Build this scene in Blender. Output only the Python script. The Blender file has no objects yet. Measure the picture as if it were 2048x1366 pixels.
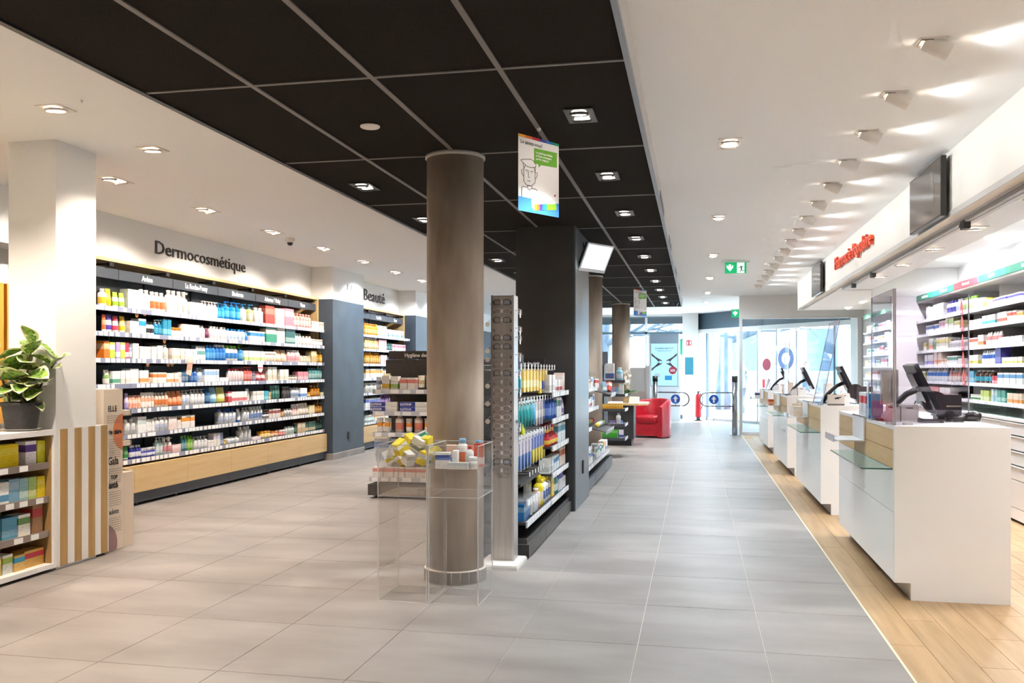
import bpy, bmesh, math, random
from mathutils import Vector, Matrix, Euler
random.seed(7)
SC = bpy.context.scene
COL = SC.collection
PI = math.pi
R = math.radians

# ------------------------------------------------------------------ camera
cam_d = bpy.data.cameras.new('camera')
cam = bpy.data.objects.new('camera', cam_d)
COL.objects.link(cam)
cam_d.sensor_width = 36.0
cam_d.lens = 36.0 * 1790.0 / 2048.0
cam_d.shift_y = 58.0 / 2048.0
cam_d.clip_start = 0.05
cam_d.clip_end = 300
cam.location = (0, 0, 1.333)
cam.rotation_euler = (R(90), 0, math.atan2(368.0, 1790.0))
SC.camera = cam

# ------------------------------------------------------------------ world, sun, exposure
wd = bpy.data.worlds.new('world')
SC.world = wd
wd.use_nodes = True
bg = wd.node_tree.nodes['Background']
bg.inputs[0].default_value = (0.60, 0.80, 1.0, 1)
bg.inputs[1].default_value = 5.0
sun_d = bpy.data.lights.new('sun', 'SUN')
sun_d.energy = 9.0
sun_d.angle = R(1.0)
sun_d.color = (1.0, 0.97, 0.92)
sun = bpy.data.objects.new('sun', sun_d)
COL.objects.link(sun)
sun.rotation_euler = Vector((-0.55, -0.5, -0.75)).to_track_quat('-Z', 'Y').to_euler()
sun.location = (6, 34, 12)
SC.view_settings.view_transform = 'Standard'
SC.view_settings.look = 'None'
SC.view_settings.gamma = 1.0
SC.view_settings.use_curve_mapping = False
SC.view_settings.exposure = 1.57
SC.cycles.use_denoising = True
SC.cycles.use_adaptive_sampling = True
SC.cycles.adaptive_threshold = 0.15
SC.cycles.adaptive_min_samples = 16
SC.cycles.max_bounces = 7
SC.cycles.diffuse_bounces = 3
SC.cycles.glossy_bounces = 3
SC.cycles.transmission_bounces = 6
SC.cycles.transparent_max_bounces = 16
SC.cycles.sample_clamp_indirect = 6.0
SC.cycles.caustics_reflective = False
SC.cycles.caustics_refractive = False
WARM = (1.0, 0.86, 0.72)
NEUT = (0.86, 0.94, 1.0)
COOL = (0.70, 0.87, 1.0)
P_BLACK, P_LEFT, P_RIGHT, P_WASH = 48.0, 80.0, 44.0, 3.2

# ------------------------------------------------------------------ materials
MATS = {}
def lin(c):
    if isinstance(c, str):
        c = tuple(int(c[i:i + 2], 16) / 255 for i in (0, 2, 4))
    return tuple((v / 12.92 if v <= 0.04045 else ((v + 0.055) / 1.055) ** 2.4) for v in c) + (1.0,)
def newmat(name):
    m = bpy.data.materials.new(name)
    m.use_nodes = True
    return m, m.node_tree.nodes, m.node_tree.links, m.node_tree.nodes['Principled BSDF']
def mat(hexc, rough=0.5, metal=0.0, spec=0.5, emit=0.0, coat=0.0):
    k = ('p', hexc, rough, metal, spec, emit, coat)
    if k in MATS: return MATS[k]
    m, n, l, b = newmat('paint_' + hexc)
    c = lin(hexc)
    b.inputs['Base Color'].default_value = c
    b.inputs['Roughness'].default_value = rough
    b.inputs['Metallic'].default_value = metal
    b.inputs['Specular IOR Level'].default_value = spec
    if coat: b.inputs['Coat Weight'].default_value = coat
    if emit:
        b.inputs['Emission Color'].default_value = c
        b.inputs['Emission Strength'].default_value = emit
    MATS[k] = m
    return m
def noisy(key, c1, c2, scale=(4, 4, 4), rough=0.5, bump=0.0, detail=4.0, spec=0.5, rmin=None, coord='Object', lo=0.35, hi=0.65):
    k = ('n', key)
    if k in MATS: return MATS[k]
    m, n, l, b = newmat(key)
    tc = n.new('ShaderNodeTexCoord'); mp = n.new('ShaderNodeMapping')
    mp.inputs['Scale'].default_value = scale
    nz = n.new('ShaderNodeTexNoise'); nz.inputs['Scale'].default_value = 1.0; nz.inputs['Detail'].default_value = detail
    rp = n.new('ShaderNodeValToRGB')
    rp.color_ramp.elements[0].position = lo; rp.color_ramp.elements[1].position = hi
    rp.color_ramp.elements[0].color = lin(c1); rp.color_ramp.elements[1].color = lin(c2)
    if coord == 'World':
        g = n.new('ShaderNodeNewGeometry'); l.new(g.outputs['Position'], mp.inputs[0])
    else:
        l.new(tc.outputs[coord], mp.inputs[0])
    l.new(mp.outputs[0], nz.inputs['Vector']); l.new(nz.outputs['Fac'], rp.inputs[0])
    l.new(rp.outputs[0], b.inputs['Base Color'])
    b.inputs['Roughness'].default_value = rough
    b.inputs['Specular IOR Level'].default_value = spec
    if rmin is not None:
        mr = n.new('ShaderNodeMapRange'); mr.inputs['To Min'].default_value = rmin; mr.inputs['To Max'].default_value = rough
        l.new(nz.outputs['Fac'], mr.inputs['Value']); l.new(mr.outputs[0], b.inputs['Roughness'])
    if bump:
        bp = n.new('ShaderNodeBump'); bp.inputs['Strength'].default_value = bump; bp.inputs['Distance'].default_value = 0.01
        l.new(nz.outputs['Fac'], bp.inputs['Height']); l.new(bp.outputs[0], b.inputs['Normal'])
    MATS[k] = m
    return m
def wood(key, c1, c2, axis=1, rough=0.45, k=1.0):
    s = [26 * k, 26 * k, 26 * k]; s[axis] = 1.6 * k
    return noisy(key, c1, c2, tuple(s), rough, 0.05, 6.0, coord='World', lo=0.3, hi=0.72)
def glass(key='clear_glass', tint='FAFDFD', refl=0.06, rough=0.02, edge=0.25):
    k = ('g', key)
    if k in MATS: return MATS[k]
    m, n, l, b = newmat(key)
    tr = n.new('ShaderNodeBsdfTransparent'); tr.inputs[0].default_value = lin(tint)
    gl = n.new('ShaderNodeBsdfGlossy'); gl.inputs['Roughness'].default_value = rough
    lw = n.new('ShaderNodeLayerWeight'); lw.inputs[0].default_value = 0.5
    mr = n.new('ShaderNodeMapRange'); mr.inputs['To Min'].default_value = refl; mr.inputs['To Max'].default_value = edge
    pw = n.new('ShaderNodeMath'); pw.operation = 'POWER'; pw.inputs[1].default_value = 3.0
    l.new(lw.outputs['Facing'], pw.inputs[0]); l.new(pw.outputs[0], mr.inputs['Value'])
    mx = n.new('ShaderNodeMixShader')
    l.new(mr.outputs[0], mx.inputs[0]); l.new(tr.outputs[0], mx.inputs[1]); l.new(gl.outputs[0], mx.inputs[2])
    l.new(mx.outputs[0], n['Material Output'].inputs[0])
    MATS[k] = m
    return m
def acrylic(key, tint, milk, refl=0.06):
    """clear plastic with a little milky body"""
    k = ('a', key)
    if k in MATS: return MATS[k]
    m = glass(key + '_g', tint, refl)
    n, l = m.node_tree.nodes, m.node_tree.links
    mx0 = n['Material Output'].inputs[0].links[0].from_node
    df = n.new('ShaderNodeBsdfDiffuse'); df.inputs[0].default_value = lin('F2EEEA')
    mx = n.new('ShaderNodeMixShader'); mx.inputs[0].default_value = milk
    l.new(mx0.outputs[0], mx.inputs[1]); l.new(df.outputs[0], mx.inputs[2]); l.new(mx.outputs[0], n['Material Output'].inputs[0])
    MATS[k] = m
    return m
def printed(base, ink, z0=0.25, z1=0.6, text='555566', rough=0.35, amt=0.5, top=None):
    """flat printed pack: body colour, a printed band and small dark lines of print"""
    k = ('pr', base, ink, z0, z1, text, rough, amt, top)
    if k in MATS: return MATS[k]
    m, n, l, b = newmat('print_' + base + '_' + ink)
    tc = n.new('ShaderNodeTexCoord'); sp = n.new('ShaderNodeSeparateXYZ')
    l.new(tc.outputs['Generated'], sp.inputs[0])
    def ramp(src, pts):
        r = n.new('ShaderNodeValToRGB'); r.color_ramp.interpolation = 'CONSTANT'
        e = r.color_ramp.elements
        e[0].position = 0; e[0].color = (pts[0][1],) * 3 + (1,)
        e[1].position = pts[1][0]; e[1].color = (pts[1][1],) * 3 + (1,)
        for p, v in pts[2:]:
            q = e.new(p); q.color = (v, v, v, 1)
        l.new(src, r.inputs[0]); return r.outputs[0]
    bandm = ramp(sp.outputs[2], [(0, 0), (z0, 1), (z1, 0)])
    mx = n.new('ShaderNodeMix'); mx.data_type = 'RGBA'
    mx.inputs[6].default_value = lin(base); mx.inputs[7].default_value = lin(ink)
    l.new(bandm, mx.inputs[0])
    # print: thin rows broken by noise
    wv = n.new('ShaderNodeMath'); wv.operation = 'MULTIPLY'; wv.inputs[1].default_value = 16.0
    l.new(sp.outputs[2], wv.inputs[0])
    fr = n.new('ShaderNodeMath'); fr.operation = 'FRACT'; l.new(wv.outputs[0], fr.inputs[0])
    gt = n.new('ShaderNodeMath'); gt.operation = 'GREATER_THAN'; gt.inputs[1].default_value = 0.55; l.new(fr.outputs[0], gt.inputs[0])
    nz = n.new('ShaderNodeTexNoise'); nz.inputs['Scale'].default_value = 1.0; nz.inputs['Detail'].default_value = 2.0
    mp = n.new('ShaderNodeMapping'); mp.inputs['Scale'].default_value = (14, 14, 9)
    l.new(tc.outputs['Generated'], mp.inputs[0]); l.new(mp.outputs[0], nz.inputs['Vector'])
    g2 = n.new('ShaderNodeMath'); g2.operation = 'GREATER_THAN'; g2.inputs[1].default_value = 0.56; l.new(nz.outputs['Fac'], g2.inputs[0])
    win = ramp(sp.outputs[2], [(0, 0), (0.12, 1), (0.82, 0)])
    m1 = n.new('ShaderNodeMath'); m1.operation = 'MULTIPLY'; l.new(gt.outputs[0], m1.inputs[0]); l.new(g2.outputs[0], m1.inputs[1])
    m2 = n.new('ShaderNodeMath'); m2.operation = 'MULTIPLY'; l.new(m1.outputs[0], m2.inputs[0]); l.new(win, m2.inputs[1])
    m3 = n.new('ShaderNodeMath'); m3.operation = 'MULTIPLY'; l.new(m2.outputs[0], m3.inputs[0]); m3.inputs[1].default_value = amt
    mt = n.new('ShaderNodeMix'); mt.data_type = 'RGBA'
    l.new(m3.outputs[0], mt.inputs[0]); l.new(mx.outputs[2], mt.inputs[6]); mt.inputs[7].default_value = lin(text)
    out = mt.outputs[2]
    if top:
        tb = ramp(sp.outputs[2], [(0, 0), (0.8, 1)])
        mq = n.new('ShaderNodeMix'); mq.data_type = 'RGBA'; l.new(tb, mq.inputs[0]); l.new(out, mq.inputs[6]); mq.inputs[7].default_value = lin(top); out = mq.outputs[2]
    l.new(out, b.inputs['Base Color'])
    b.inputs['Roughness'].default_value = rough
    MATS[k] = m
    return m

M_WHITE = mat('F4F4F3', 0.75, spec=0.2)
M_CEIL = mat('F9F9F8', 0.85, spec=0.1)
M_PANEL = mat('ECEBEA', 0.35)
M_ANTH = noisy('anthracite_paint', '34363B', '3C3E43', (30, 30, 30), 0.5)
M_ANTHB = noisy('blue_grey_paint', '3D4650', '454F5A', (3, 3, 3), 0.45)
M_BLACK = mat('17171A', 0.4)
M_BLACKM = mat('26231F', 0.7, spec=0.2)
M_STEEL = mat('B9BABC', 0.28, 1.0)
M_CHROME = mat('A6A8AE', 0.22, 1.0)
M_ALU = mat('C9CACC', 0.35, 0.6)
M_OAK = wood('light_oak_fronts', 'D2AE78', 'DDBD8A', 1, 0.45)
M_OAKV = wood('light_oak_upright', 'CDA870', 'D9B985', 2, 0.45)
M_GLASS = glass()
M_SHELFGLASS = glass('shelf_glass', 'EDF7F3', 0.05, 0.02, 0.14)
M_PLEXI = acrylic('plexi', 'FFFFFF', 0.008, 0.035)
M_PLEXIE = acrylic('plexi_edge', 'FFFFFF', 0.35)
M_RAIL = mat('A9ACB8', 0.35, 0.2)
M_TAG = mat('F4F3F2', 0.5)
M_TAGDARK = mat('565B78', 0.5)

# ------------------------------------------------------------------ mesh helpers
class MB:
    def __init__(s): s.v = []; s.f = []; s.sm = []
    def add(s, vs, fs, smooth=False):
        b = len(s.v); s.v += [tuple(p) for p in vs]
        for f in fs:
            s.f.append(tuple(i + b for i in f)); s.sm.append(smooth)
        return s
    def box(s, x0, x1, y0, y1, z0, z1):
        v = [(x, y, z) for z in (z0, z1) for y in (y0, y1) for x in (x0, x1)]
        return s.add(v, [(0, 2, 3, 1), (4, 5, 7, 6), (0, 1, 5, 4), (2, 6, 7, 3), (0, 4, 6, 2), (1, 3, 7, 5)])
    def cbox(s, c, sx, sy, sz): return s.box(c[0] - sx / 2, c[0] + sx / 2, c[1] - sy / 2, c[1] + sy / 2, c[2], c[2] + sz)
    def quad(s, a, b, c, d): return s.add([a, b, c, d], [(0, 1, 2, 3)])
    def lathe(s, prof, n=16, sx=1, sy=1, c=(0, 0, 0), p=2.0, smooth=True, caps=True):
        vs = []; fs = []
        for (r, z) in prof:
            for i in range(n):
                a = 2 * PI * i / n
                ca, sa = math.cos(a), math.sin(a)
                if p != 2.0:
                    ca = math.copysign(abs(ca) ** (2 / p), ca); sa = math.copysign(abs(sa) ** (2 / p), sa)
                vs.append((c[0] + r * sx * ca, c[1] + r * sy * sa, c[2] + z))
        m = len(prof)
        for j in range(m - 1):
            for i in range(n):
                k = (i + 1) % n
                fs.append((j * n + i, j * n + k, (j + 1) * n + k, (j + 1) * n + i))
        s.add(vs, fs, smooth)
        if caps:
            b = len(s.v) - m * n
            s.f.append(tuple(b + i for i in range(n - 1, -1, -1))); s.sm.append(False)
            s.f.append(tuple(b + (m - 1) * n + i for i in range(n))); s.sm.append(False)
        return s
    def cyl(s, c, r, h, n=20, smooth=True): return s.lathe([(r, 0), (r, h)], n, c=c, smooth=smooth)
    def rod(s, a, b, r, n=8, r2=None):
        a = Vector(a); b = Vector(b); d = b - a; L = d.length
        q = d.to_track_quat('Z', 'Y'); r2 = r if r2 is None else r2
        vs = []
        for (rr, z) in ((r, 0), (r2, L)):
            for i in range(n):
                t = 2 * PI * i / n
                vs.append(a + q @ Vector((rr * math.cos(t), rr * math.sin(t), z)))
        fs = [(i, (i + 1) % n, n + (i + 1) % n, n + i) for i in range(n)]
        s.add(vs, fs, True)
        bb = len(s.v) - 2 * n
        s.f.append(tuple(bb + i for i in range(n - 1, -1, -1))); s.sm.append(False)
        s.f.append(tuple(bb + n + i for i in range(n))); s.sm.append(False)
        return s
    def tube(s, pts, r, n=8, closed=False, cap=True):
        pts = [Vector(p) for p in pts]; m = len(pts); vs = []
        rr = r if isinstance(r, (list, tuple)) else [r] * m
        up = None
        for i, p in enumerate(pts):
            if closed: t = pts[(i + 1) % m] - pts[i - 1]
            else: t = pts[min(i + 1, m - 1)] - pts[max(i - 1, 0)]
            t.normalize()
            if up is None:
                up = Vector((0, 0, 1)) if abs(t.z) < 0.9 else Vector((1, 0, 0))
            side = t.cross(up)
            if side.length < 1e-5: side = t.orthogonal()
            side.normalize(); up = side.cross(t).normalized()
            for k in range(n):
                a = 2 * PI * k / n
                vs.append(p + side * (rr[i] * math.cos(a)) + up * (rr[i] * math.sin(a)))
        fs = []
        for i in range(m if closed else m - 1):
            j = (i + 1) % m
            for k in range(n):
                q = (k + 1) % n
                fs.append((i * n + k, i * n + q, j * n + q, j * n + k))
        s.add(vs, fs, True)
        if not closed and cap:
            b = len(s.v) - m * n
            s.f.append(tuple(b + i for i in range(n - 1, -1, -1))); s.sm.append(False)
            s.f.append(tuple(b + (m - 1) * n + i for i in range(n))); s.sm.append(False)
        return s
    def prism(s, poly, z0, z1, tf=None):
        """extrude a polygon given as (x, y) from z0 to z1; tf maps a point to its place"""
        tf = tf or (lambda p: p)
        n = len(poly)
        vs = [tf((x, y, z)) for z in (z0, z1) for (x, y) in poly]
        fs = [tuple(range(n - 1, -1, -1)), tuple(range(n, 2 * n))]
        fs += [(i, (i + 1) % n, n + (i + 1) % n, n + i) for i in range(n)]
        return s.add(vs, fs)
    def xf(s, mtx):
        s.v = [tuple(mtx @ Vector(p)) for p in s.v]; return s
    def mesh(s, name, off=(0, 0, 0)):
        me = bpy.data.meshes.new(name)
        me.from_pydata([(a - off[0], b - off[1], c - off[2]) for a, b, c in s.v], [], s.f)
        me.polygons.foreach_set('use_smooth', s.sm)
        me.update()
        return me
def link(name, data, m=None, parent=None):
    o = bpy.data.objects.new(name, data); COL.objects.link(o)
    if m is not None and data is not None and not data.materials: data.materials.append(m)
    if parent is not None: o.parent = parent
    return o
def root_loc(o):
    while o.parent: o = o.parent
    return o.get('_b', None) or tuple(o.location)
def tag(o, label, cat, group=None, kind=None):
    if label: o['label'] = label
    if cat: o['category'] = cat
    if group: o['group'] = group
    if kind: o['kind'] = kind
    return o
def E(name, loc, label, cat, group=None, rz=0):
    o = link(name, None); o.location = loc; o.rotation_euler = (0, 0, rz)
    o.empty_display_size = 0.1
    return tag(o, label, cat, group)
def P(name, mb, m, parent=None, local=False, label=None, kind=None):
    """a part; mesh given in world coordinates unless local"""
    off = (0, 0, 0)
    if parent is not None and not local:
        r = parent
        while r.parent: r = r.parent
        off = tuple(r.location)
    o = link(name, mb.mesh(name, off), m, parent)
    if label: o['label'] = label
    if kind: o['kind'] = kind
    return o
def S(name, mb, m, parent=None):
    o = link(name, mb.mesh(name), m, parent)
    if parent is None: o['kind'] = 'structure'
    return o
def B(x0, x1, y0, y1, z0, z1): return MB().box(x0, x1, y0, y1, z0, z1)
def thing1(name, mb, m, base, label, cat, group=None):
    """a thing that is one mesh, origin at its base"""
    o = link(name, mb.mesh(name, base), m); o.location = base
    return tag(o, label, cat, group)
def clone(root, loc=None, rz=None, label=None, group=None):
    r = root.copy(); COL.objects.link(r)
    if loc is not None: r.location = loc
    if rz is not None: r.rotation_euler = (0, 0, rz)
    if label: r['label'] = label
    if group: r['group'] = group
    for ch in list(root.children):
        c = ch.copy(); COL.objects.link(c); c.parent = r
        for g in list(ch.children):
            d = g.copy(); COL.objects.link(d); d.parent = c
    return r
TXT = {}
def text_mesh(s, size=0.1, ext=0.002, sx=1.0, align='LEFT', bold=0.0, lines=1.0):
    k = (s, size, ext, sx, align, bold)
    if k in TXT: return TXT[k]
    cu = bpy.data.curves.new('lettering', 'FONT'); cu.body = s; cu.size = size; cu.extrude = ext
    cu.align_x = align; cu.resolution_u = 2; cu.space_line = lines
    if bold: cu.offset = bold
    o = bpy.data.objects.new('lettering', cu); COL.objects.link(o)
    dg = bpy.context.evaluated_depsgraph_get()
    me = bpy.data.meshes.new_from_object(o.evaluated_get(dg))
    bpy.data.objects.remove(o); bpy.data.curves.remove(cu)
    if sx != 1.0: me.transform(Matrix.Diagonal((sx, 1, 1, 1)))
    me.materials.clear()
    TXT[k] = me
    return me
def T(s, size, m, parent, pos, face, ext=0.002, sx=1.0, align='LEFT', bold=0.0, name='lettering', tilt=0.0):
    """lettering standing upright; face = direction the reader stands in, as an angle about z (0 = reader at -y)"""
    me = text_mesh(s, size, ext, sx, align, bold).copy()
    mt = Matrix.Translation(Vector(pos) - (Vector(root_world(parent)) if parent else Vector())) @ Matrix.Rotation(face, 4, 'Z') @ Matrix.Rotation(R(90) + tilt, 4, 'X')
    me.transform(mt)
    return link(name, me, m, parent)
def root_world(o):
    while o.parent: o = o.parent
    return tuple(o.location)
FACE_PX, FACE_NX, FACE_NY = R(90), R(-90), 0.0    # reader stands at +x, -x, -y

# ================================================================== STRUCTURE
ZC = 2.88      # white ceilings
ZB = 2.70      # black ceiling
def rand_tint(m, amt):
    """per-piece brightness difference"""
    n, l = m.node_tree.nodes, m.node_tree.links
    b = n['Principled BSDF']; src = b.inputs['Base Color'].links[0].from_socket
    oi = n.new('ShaderNodeObjectInfo'); mr = n.new('ShaderNodeMapRange')
    mr.inputs['To Min'].default_value = 1 - amt; mr.inputs['To Max'].default_value = 1 + amt
    l.new(oi.outputs['Random'], mr.inputs['Value'])
    mx = n.new('ShaderNodeVectorMath'); mx.operation = 'SCALE'
    l.new(src, mx.inputs[0]); l.new(mr.outputs[0], mx.inputs['Scale']); l.new(mx.outputs[0], b.inputs['Base Color'])
    return m
M_TILE = rand_tint(noisy('grey_stone_tile', '837C77', '98918C', (1.3, 3.2, 1.3), 0.46, 0.012, 7.0, coord='World', rmin=0.33, spec=0.42), 0.035)
M_GROUT = mat('D9CEC2', 0.8, spec=0.2)
M_PLANK = rand_tint(wood('oak_plank', '9C7C55', 'B7966F', 1, 0.42, 0.8), 0.07)

floor = S('floor', B(-6.1, 4.2, -3.2, 26, -0.12, -0.004), M_GROUT)
tw, th, g = 0.600, 0.752, 0.004
me_tile = MB().box(0, tw - g, 0, th - g, -0.010, 0.0).mesh('floor_tile'); me_tile.materials.append(M_TILE)
X0, Y0 = 0.922 - 11 * tw, 4.383 - 2 * th
far = MB()
for r in range(-8, 30):
    y = Y0 + r * th
    for c in range(11 + 6):
        x = X0 + c * tw
        if c >= 11 and y < 19.0: continue
        if 0 <= r <= 22 and c < 11:
            t = link('floor_tile', me_tile, None, floor); t.location = (x + g / 2, y + g / 2, 0)
        else:
            far.box(x + g / 2, x + tw - g / 2, y + g / 2, y + th - g / 2, -0.010, 0.0)
fo = P('far_floor_tiles', far, M_TILE, floor, local=True, kind='stuff')
wf = S('floor_wood', B(0.922, 4.2, -3.2, 18.9, -0.1, -0.0035), mat('B8945F', 0.6))
pw, pl = 0.163, 1.22
me_pl = MB().box(0, pw - 0.0025, 0, pl - 0.003, -0.010, 0.0).mesh('plank'); me_pl.materials.append(M_PLANK)
for c in range(14):
    off = (c * 0.47) % pl
    for r in range(14):
        y = 2.2 + off + r * pl
        if y + pl > 19.0: continue
        t = link('plank', me_pl, None, wf); t.location = (0.925 + c * pw, y, 0)
P('near_planks', B(0.925, 0.925 + 14 * pw, -3.2, 2.2, -0.01, 0), M_PLANK, wf, local=True, kind='stuff')
S('trim_1', B(0.914, 0.925, -3.2, 18.9, -0.01, 0.0015), mat('E3D6BE', 0.4))

# ---- black ceiling: tiles in a grid
M_CTILE = noisy('black_mineral_tile', '231F1C', '2E2A26', (260, 260, 260), 0.95, 0.25, 2.0, spec=0.05)
M_GRID = mat('77716C', 0.5)
cx = [-2.668, -2.094, -1.486, -0.875, -0.306]
cy = [-3.0, -2.2, -0.66, 0.88, 2.43, 3.97, 5.50, 7.05, 8.60, 10.15, 11.70, 13.25, 14.80, 16.35, 17.9, 19.40]
cb = S('ceiling_centre', B(cx[0], cx[-1], cy[0], cy[-1], ZB + 0.03, 2.99), M_BLACKM)
for i in range(4):
    for j in range(len(cy) - 1):
        P('ceiling_tile', B(cx[i] + 0.008, cx[i + 1] - 0.008, cy[j] + 0.006, cy[j + 1] - 0.006, ZB + 0.006, ZB + 0.03), M_CTILE, cb, local=True)
for x in cx[1:-1]:
    P('grid_bar', B(x - 0.013, x + 0.013, cy[0], cy[-1], ZB, ZB + 0.012), M_GRID, cb, local=True)
for y in cy[1:-1]:
    P('grid_bar', B(cx[0], cx[-1], y - 0.010, y + 0.010, ZB + 0.001, ZB + 0.012), M_GRID, cb, local=True)
P('edge_profile', B(cx[0] - 0.02, cx[0] + 0.012, cy[0], cy[-1], ZB - 0.004, ZB + 0.04), M_BLACK, cb, local=True)
P('side_panel', B(cx[0] - 0.012, cx[0], cy[0], cy[-1], ZB + 0.03, ZC + 0.02), M_BLACKM, cb, local=True)
P('edge_profile', B(cx[-1] - 0.004, cx[-1] + 0.022, cy[0], cy[-1], ZB - 0.006, ZB + 0.02), mat('8F969E', 0.4, 0.3), cb, local=True)
P('side_panel', B(cx[-1], cx[-1] + 0.016, cy[0], cy[-1], ZB + 0.02, ZC + 0.02), mat('C9C7C5', 0.6), cb, local=True)
P('edge_profile', B(cx[0], cx[-1] + 0.02, cy[-1], cy[-1] + 0.02, ZB - 0.006, ZC + 0.02), mat('4B5158', 0.5), cb, local=True)
for y0, y1 in ((7.45, 8.35), (9.9, 10.8), (13.0, 13.9), (15.6, 16.5)):
    P('vent_slot', B(cx[-1] + 0.012, cx[-1] + 0.019, y0, y1, ZB + 0.045, ZB + 0.115), M_BLACK, cb, local=True)

S('ceiling_left', B(-6.1, cx[0], -3.2, 19.4, ZC, ZC + 0.1), M_CEIL)
S('ceiling_right', B(cx[-1], 1.76, -3.2, 19.4, ZC, ZC + 0.1), M_CEIL)
S('ceiling_front', B(-6.1, 4.2, 19.42, 25.4, ZC, ZC + 0.1), M_CEIL)
S('ceiling_counter', B(2.26, 3.30, -3.2, 12.5, 2.66, 2.7), M_CEIL)
S('ceiling_counter_far', B(1.76, 4.2, -3.2, 19.4, ZC, ZC + 0.1), M_CEIL)
S('wall_counter_end', B(2.262, 3.298, 12.44, 12.497, 2.302, 2.658), M_WHITE)
S('ceiling_sky_block', B(-6.3, 4.5, -3.4, 25.5, 3.0, 3.12), M_WHITE)  # unseen slab added to keep sky light from leaking in between the ceilings

# ---- walls
S('wall_left', B(-6.1, -5.95, -3.2, 25.2, 0, 3.0), M_WHITE)
S('wall_back', B(-6.1, 4.2, -3.35, -3.2, 0, 3.0), M_WHITE)
S('wall_right', B(3.30, 3.45, -3.2, 19.3, 0, 3.0), M_WHITE)
S('wall_left_fascia', B(-5.95, -5.65, 5.7, 12.52, 2.40, ZC), M_WHITE)
S('wall_left_fascia_far', B(-5.95, -5.65, 13.78, 25.0, 2.36, ZC), M_WHITE)
S('wall_left_near', B(-5.95, -5.62, -3.2, 5.7, 0, ZC), mat('EADFCB', 0.7))
for k, (y0, y1) in enumerate(((12.52, 13.78), (16.55, 17.8))):
    w = S('wall_pier_' + 'ab'[k], B(-5.95, -5.30, y0, y1, 2.397, ZC), M_WHITE)
    P('painted_base', B(-5.95, -5.297, y0 - 0.003, y1 + 0.003, 0.0, 2.397), M_ANTHB, w, local=True)
    sk = P('skirting', B(-5.95, -5.285, y0 - 0.014, y1 + 0.014, 0, 0.088), noisy('skirting_tile', '8C8581', '9A938E', (3, 3, 3), 0.5), w, local=True)
    P('skirting_joint', B(-5.95, -5.284, y0 - 0.015, y1 + 0.015, 0.088, 0.093), M_GROUT, w, local=True)
    P('skirting_joint', B(-5.30, -5.284, y0 + 0.62, y0 + 0.625, 0, 0.092), M_GROUT, w, local=True)
# dark lower wall beyond the second pier
S('wall_left_far', B(-5.95, -5.40, 17.8, 24.9, 0, 2.36), M_ANTHB)
# gold slats on the near left wall
gs = thing1('slat_panel', B(-5.618, -5.60, 4.9, 6.9, 0.9, 2.05), mat('8A5A14', 0.6), (-5.61, 5.9, 0.9), 'golden vertical slat panel on the wall at the left edge', 'wall panel')
for i in range(24):
    y = 4.95 + i * 0.08
    P('slat', B(-5.60, -5.565, y, y + 0.045, 0.9, 2.05), wood('gold_slat', 'C98F2C', 'E0A63E', 2, 0.5), gs)

# ---- white pillar in the left foreground
S('wall_pillar', B(-4.56, -4.195, 5.25, 5.66, 0.0, ZC), M_WHITE)
# ---- black pillar between the shelves
pb = S('wall_pier_centre', B(-1.69, -1.13, 8.40, 9.50, 0, ZB + 0.01), noisy('black_pier_paint', '2B2826', '312E2B', (4, 4, 4), 0.6))
P('side_cladding', B(-1.131, -1.118, 8.42, 9.50, 0.0, ZB), mat('4A535D', 0.32), pb, local=True)
P('socket', B(-1.12, -1.105, 8.93, 9.0, 0.30, 0.43), M_BLACK, pb, local=True)
P('socket', B(-5.299, -5.285, 13.1, 13.18, 0.27, 0.38), M_BLACK, bpy.data.objects['wall_pier_a'], local=True)
P('switch_plate', B(-5.302, -5.288, 13.08, 13.2, 2.585, 2.67), mat('DAD7D2', 0.4), bpy.data.objects['wall_pier_a'], local=True)
P('switch_plate', B(-5.302, -5.288, 13.24, 13.36, 2.585, 2.67), mat('DAD7D2', 0.4), bpy.data.objects['wall_pier_a'], local=True)

# ---- round concrete columns with a tiled skirting
M_CONC = noisy('raw_concrete', '887768', 'C8B8A7', (4.5, 4.5, 1.1), 0.5, 0.12, 8.0, coord='World', lo=0.3, hi=0.7)
M_SKT = noisy('skirting_tile', '8C8581', '9A938E', (3, 3, 3), 0.5)
M_SKD = mat('7E7772', 0.45)
for k, cyy in enumerate((5.549, 12.96, 18.47)):
    c0 = (-1.512, cyy, 0.0)
    co = thing1('concrete_column', MB().lathe([(0.182, 0.0), (0.182, ZB)], 64, c=c0), M_CONC, c0,
                ('thick round concrete column in the foreground behind the clear bins', 'round concrete column just behind the black pier', 'round concrete column nearest the entrance windows')[k], 'column', 'round concrete columns')
    P('ceiling_ring', MB().lathe([(0.183, ZB - 0.02), (0.192, ZB - 0.015), (0.192, ZB + 0.004), (0.18, ZB + 0.004)], 64, c=c0, caps=False), mat('B5AEA6', 0.5), co)
    P('grout_ring', MB().lathe([(0.183, 0.0), (0.1975, 0.0), (0.1975, 0.078), (0.183, 0.084)], 64, c=c0, caps=False), M_GROUT, co)
    n = 22
    if k == 0:
        for i in range(n):
            a0 = 2 * PI * i / n + 0.012; a1 = 2 * PI * (i + 1) / n - 0.012
            pts = [(0.2 * math.cos(a0 + (a1 - a0) * q / 3), 0.2 * math.sin(a0 + (a1 - a0) * q / 3)) for q in range(4)]
            pts += [(0.188 * math.cos(a1 + (a0 - a1) * q / 3), 0.188 * math.sin(a1 + (a0 - a1) * q / 3)) for q in range(4)]
            P('skirting_tile', MB().prism([(c0[0] + px, c0[1] + py) for px, py in pts], 0.004, 0.078), M_SKD, co)

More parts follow.
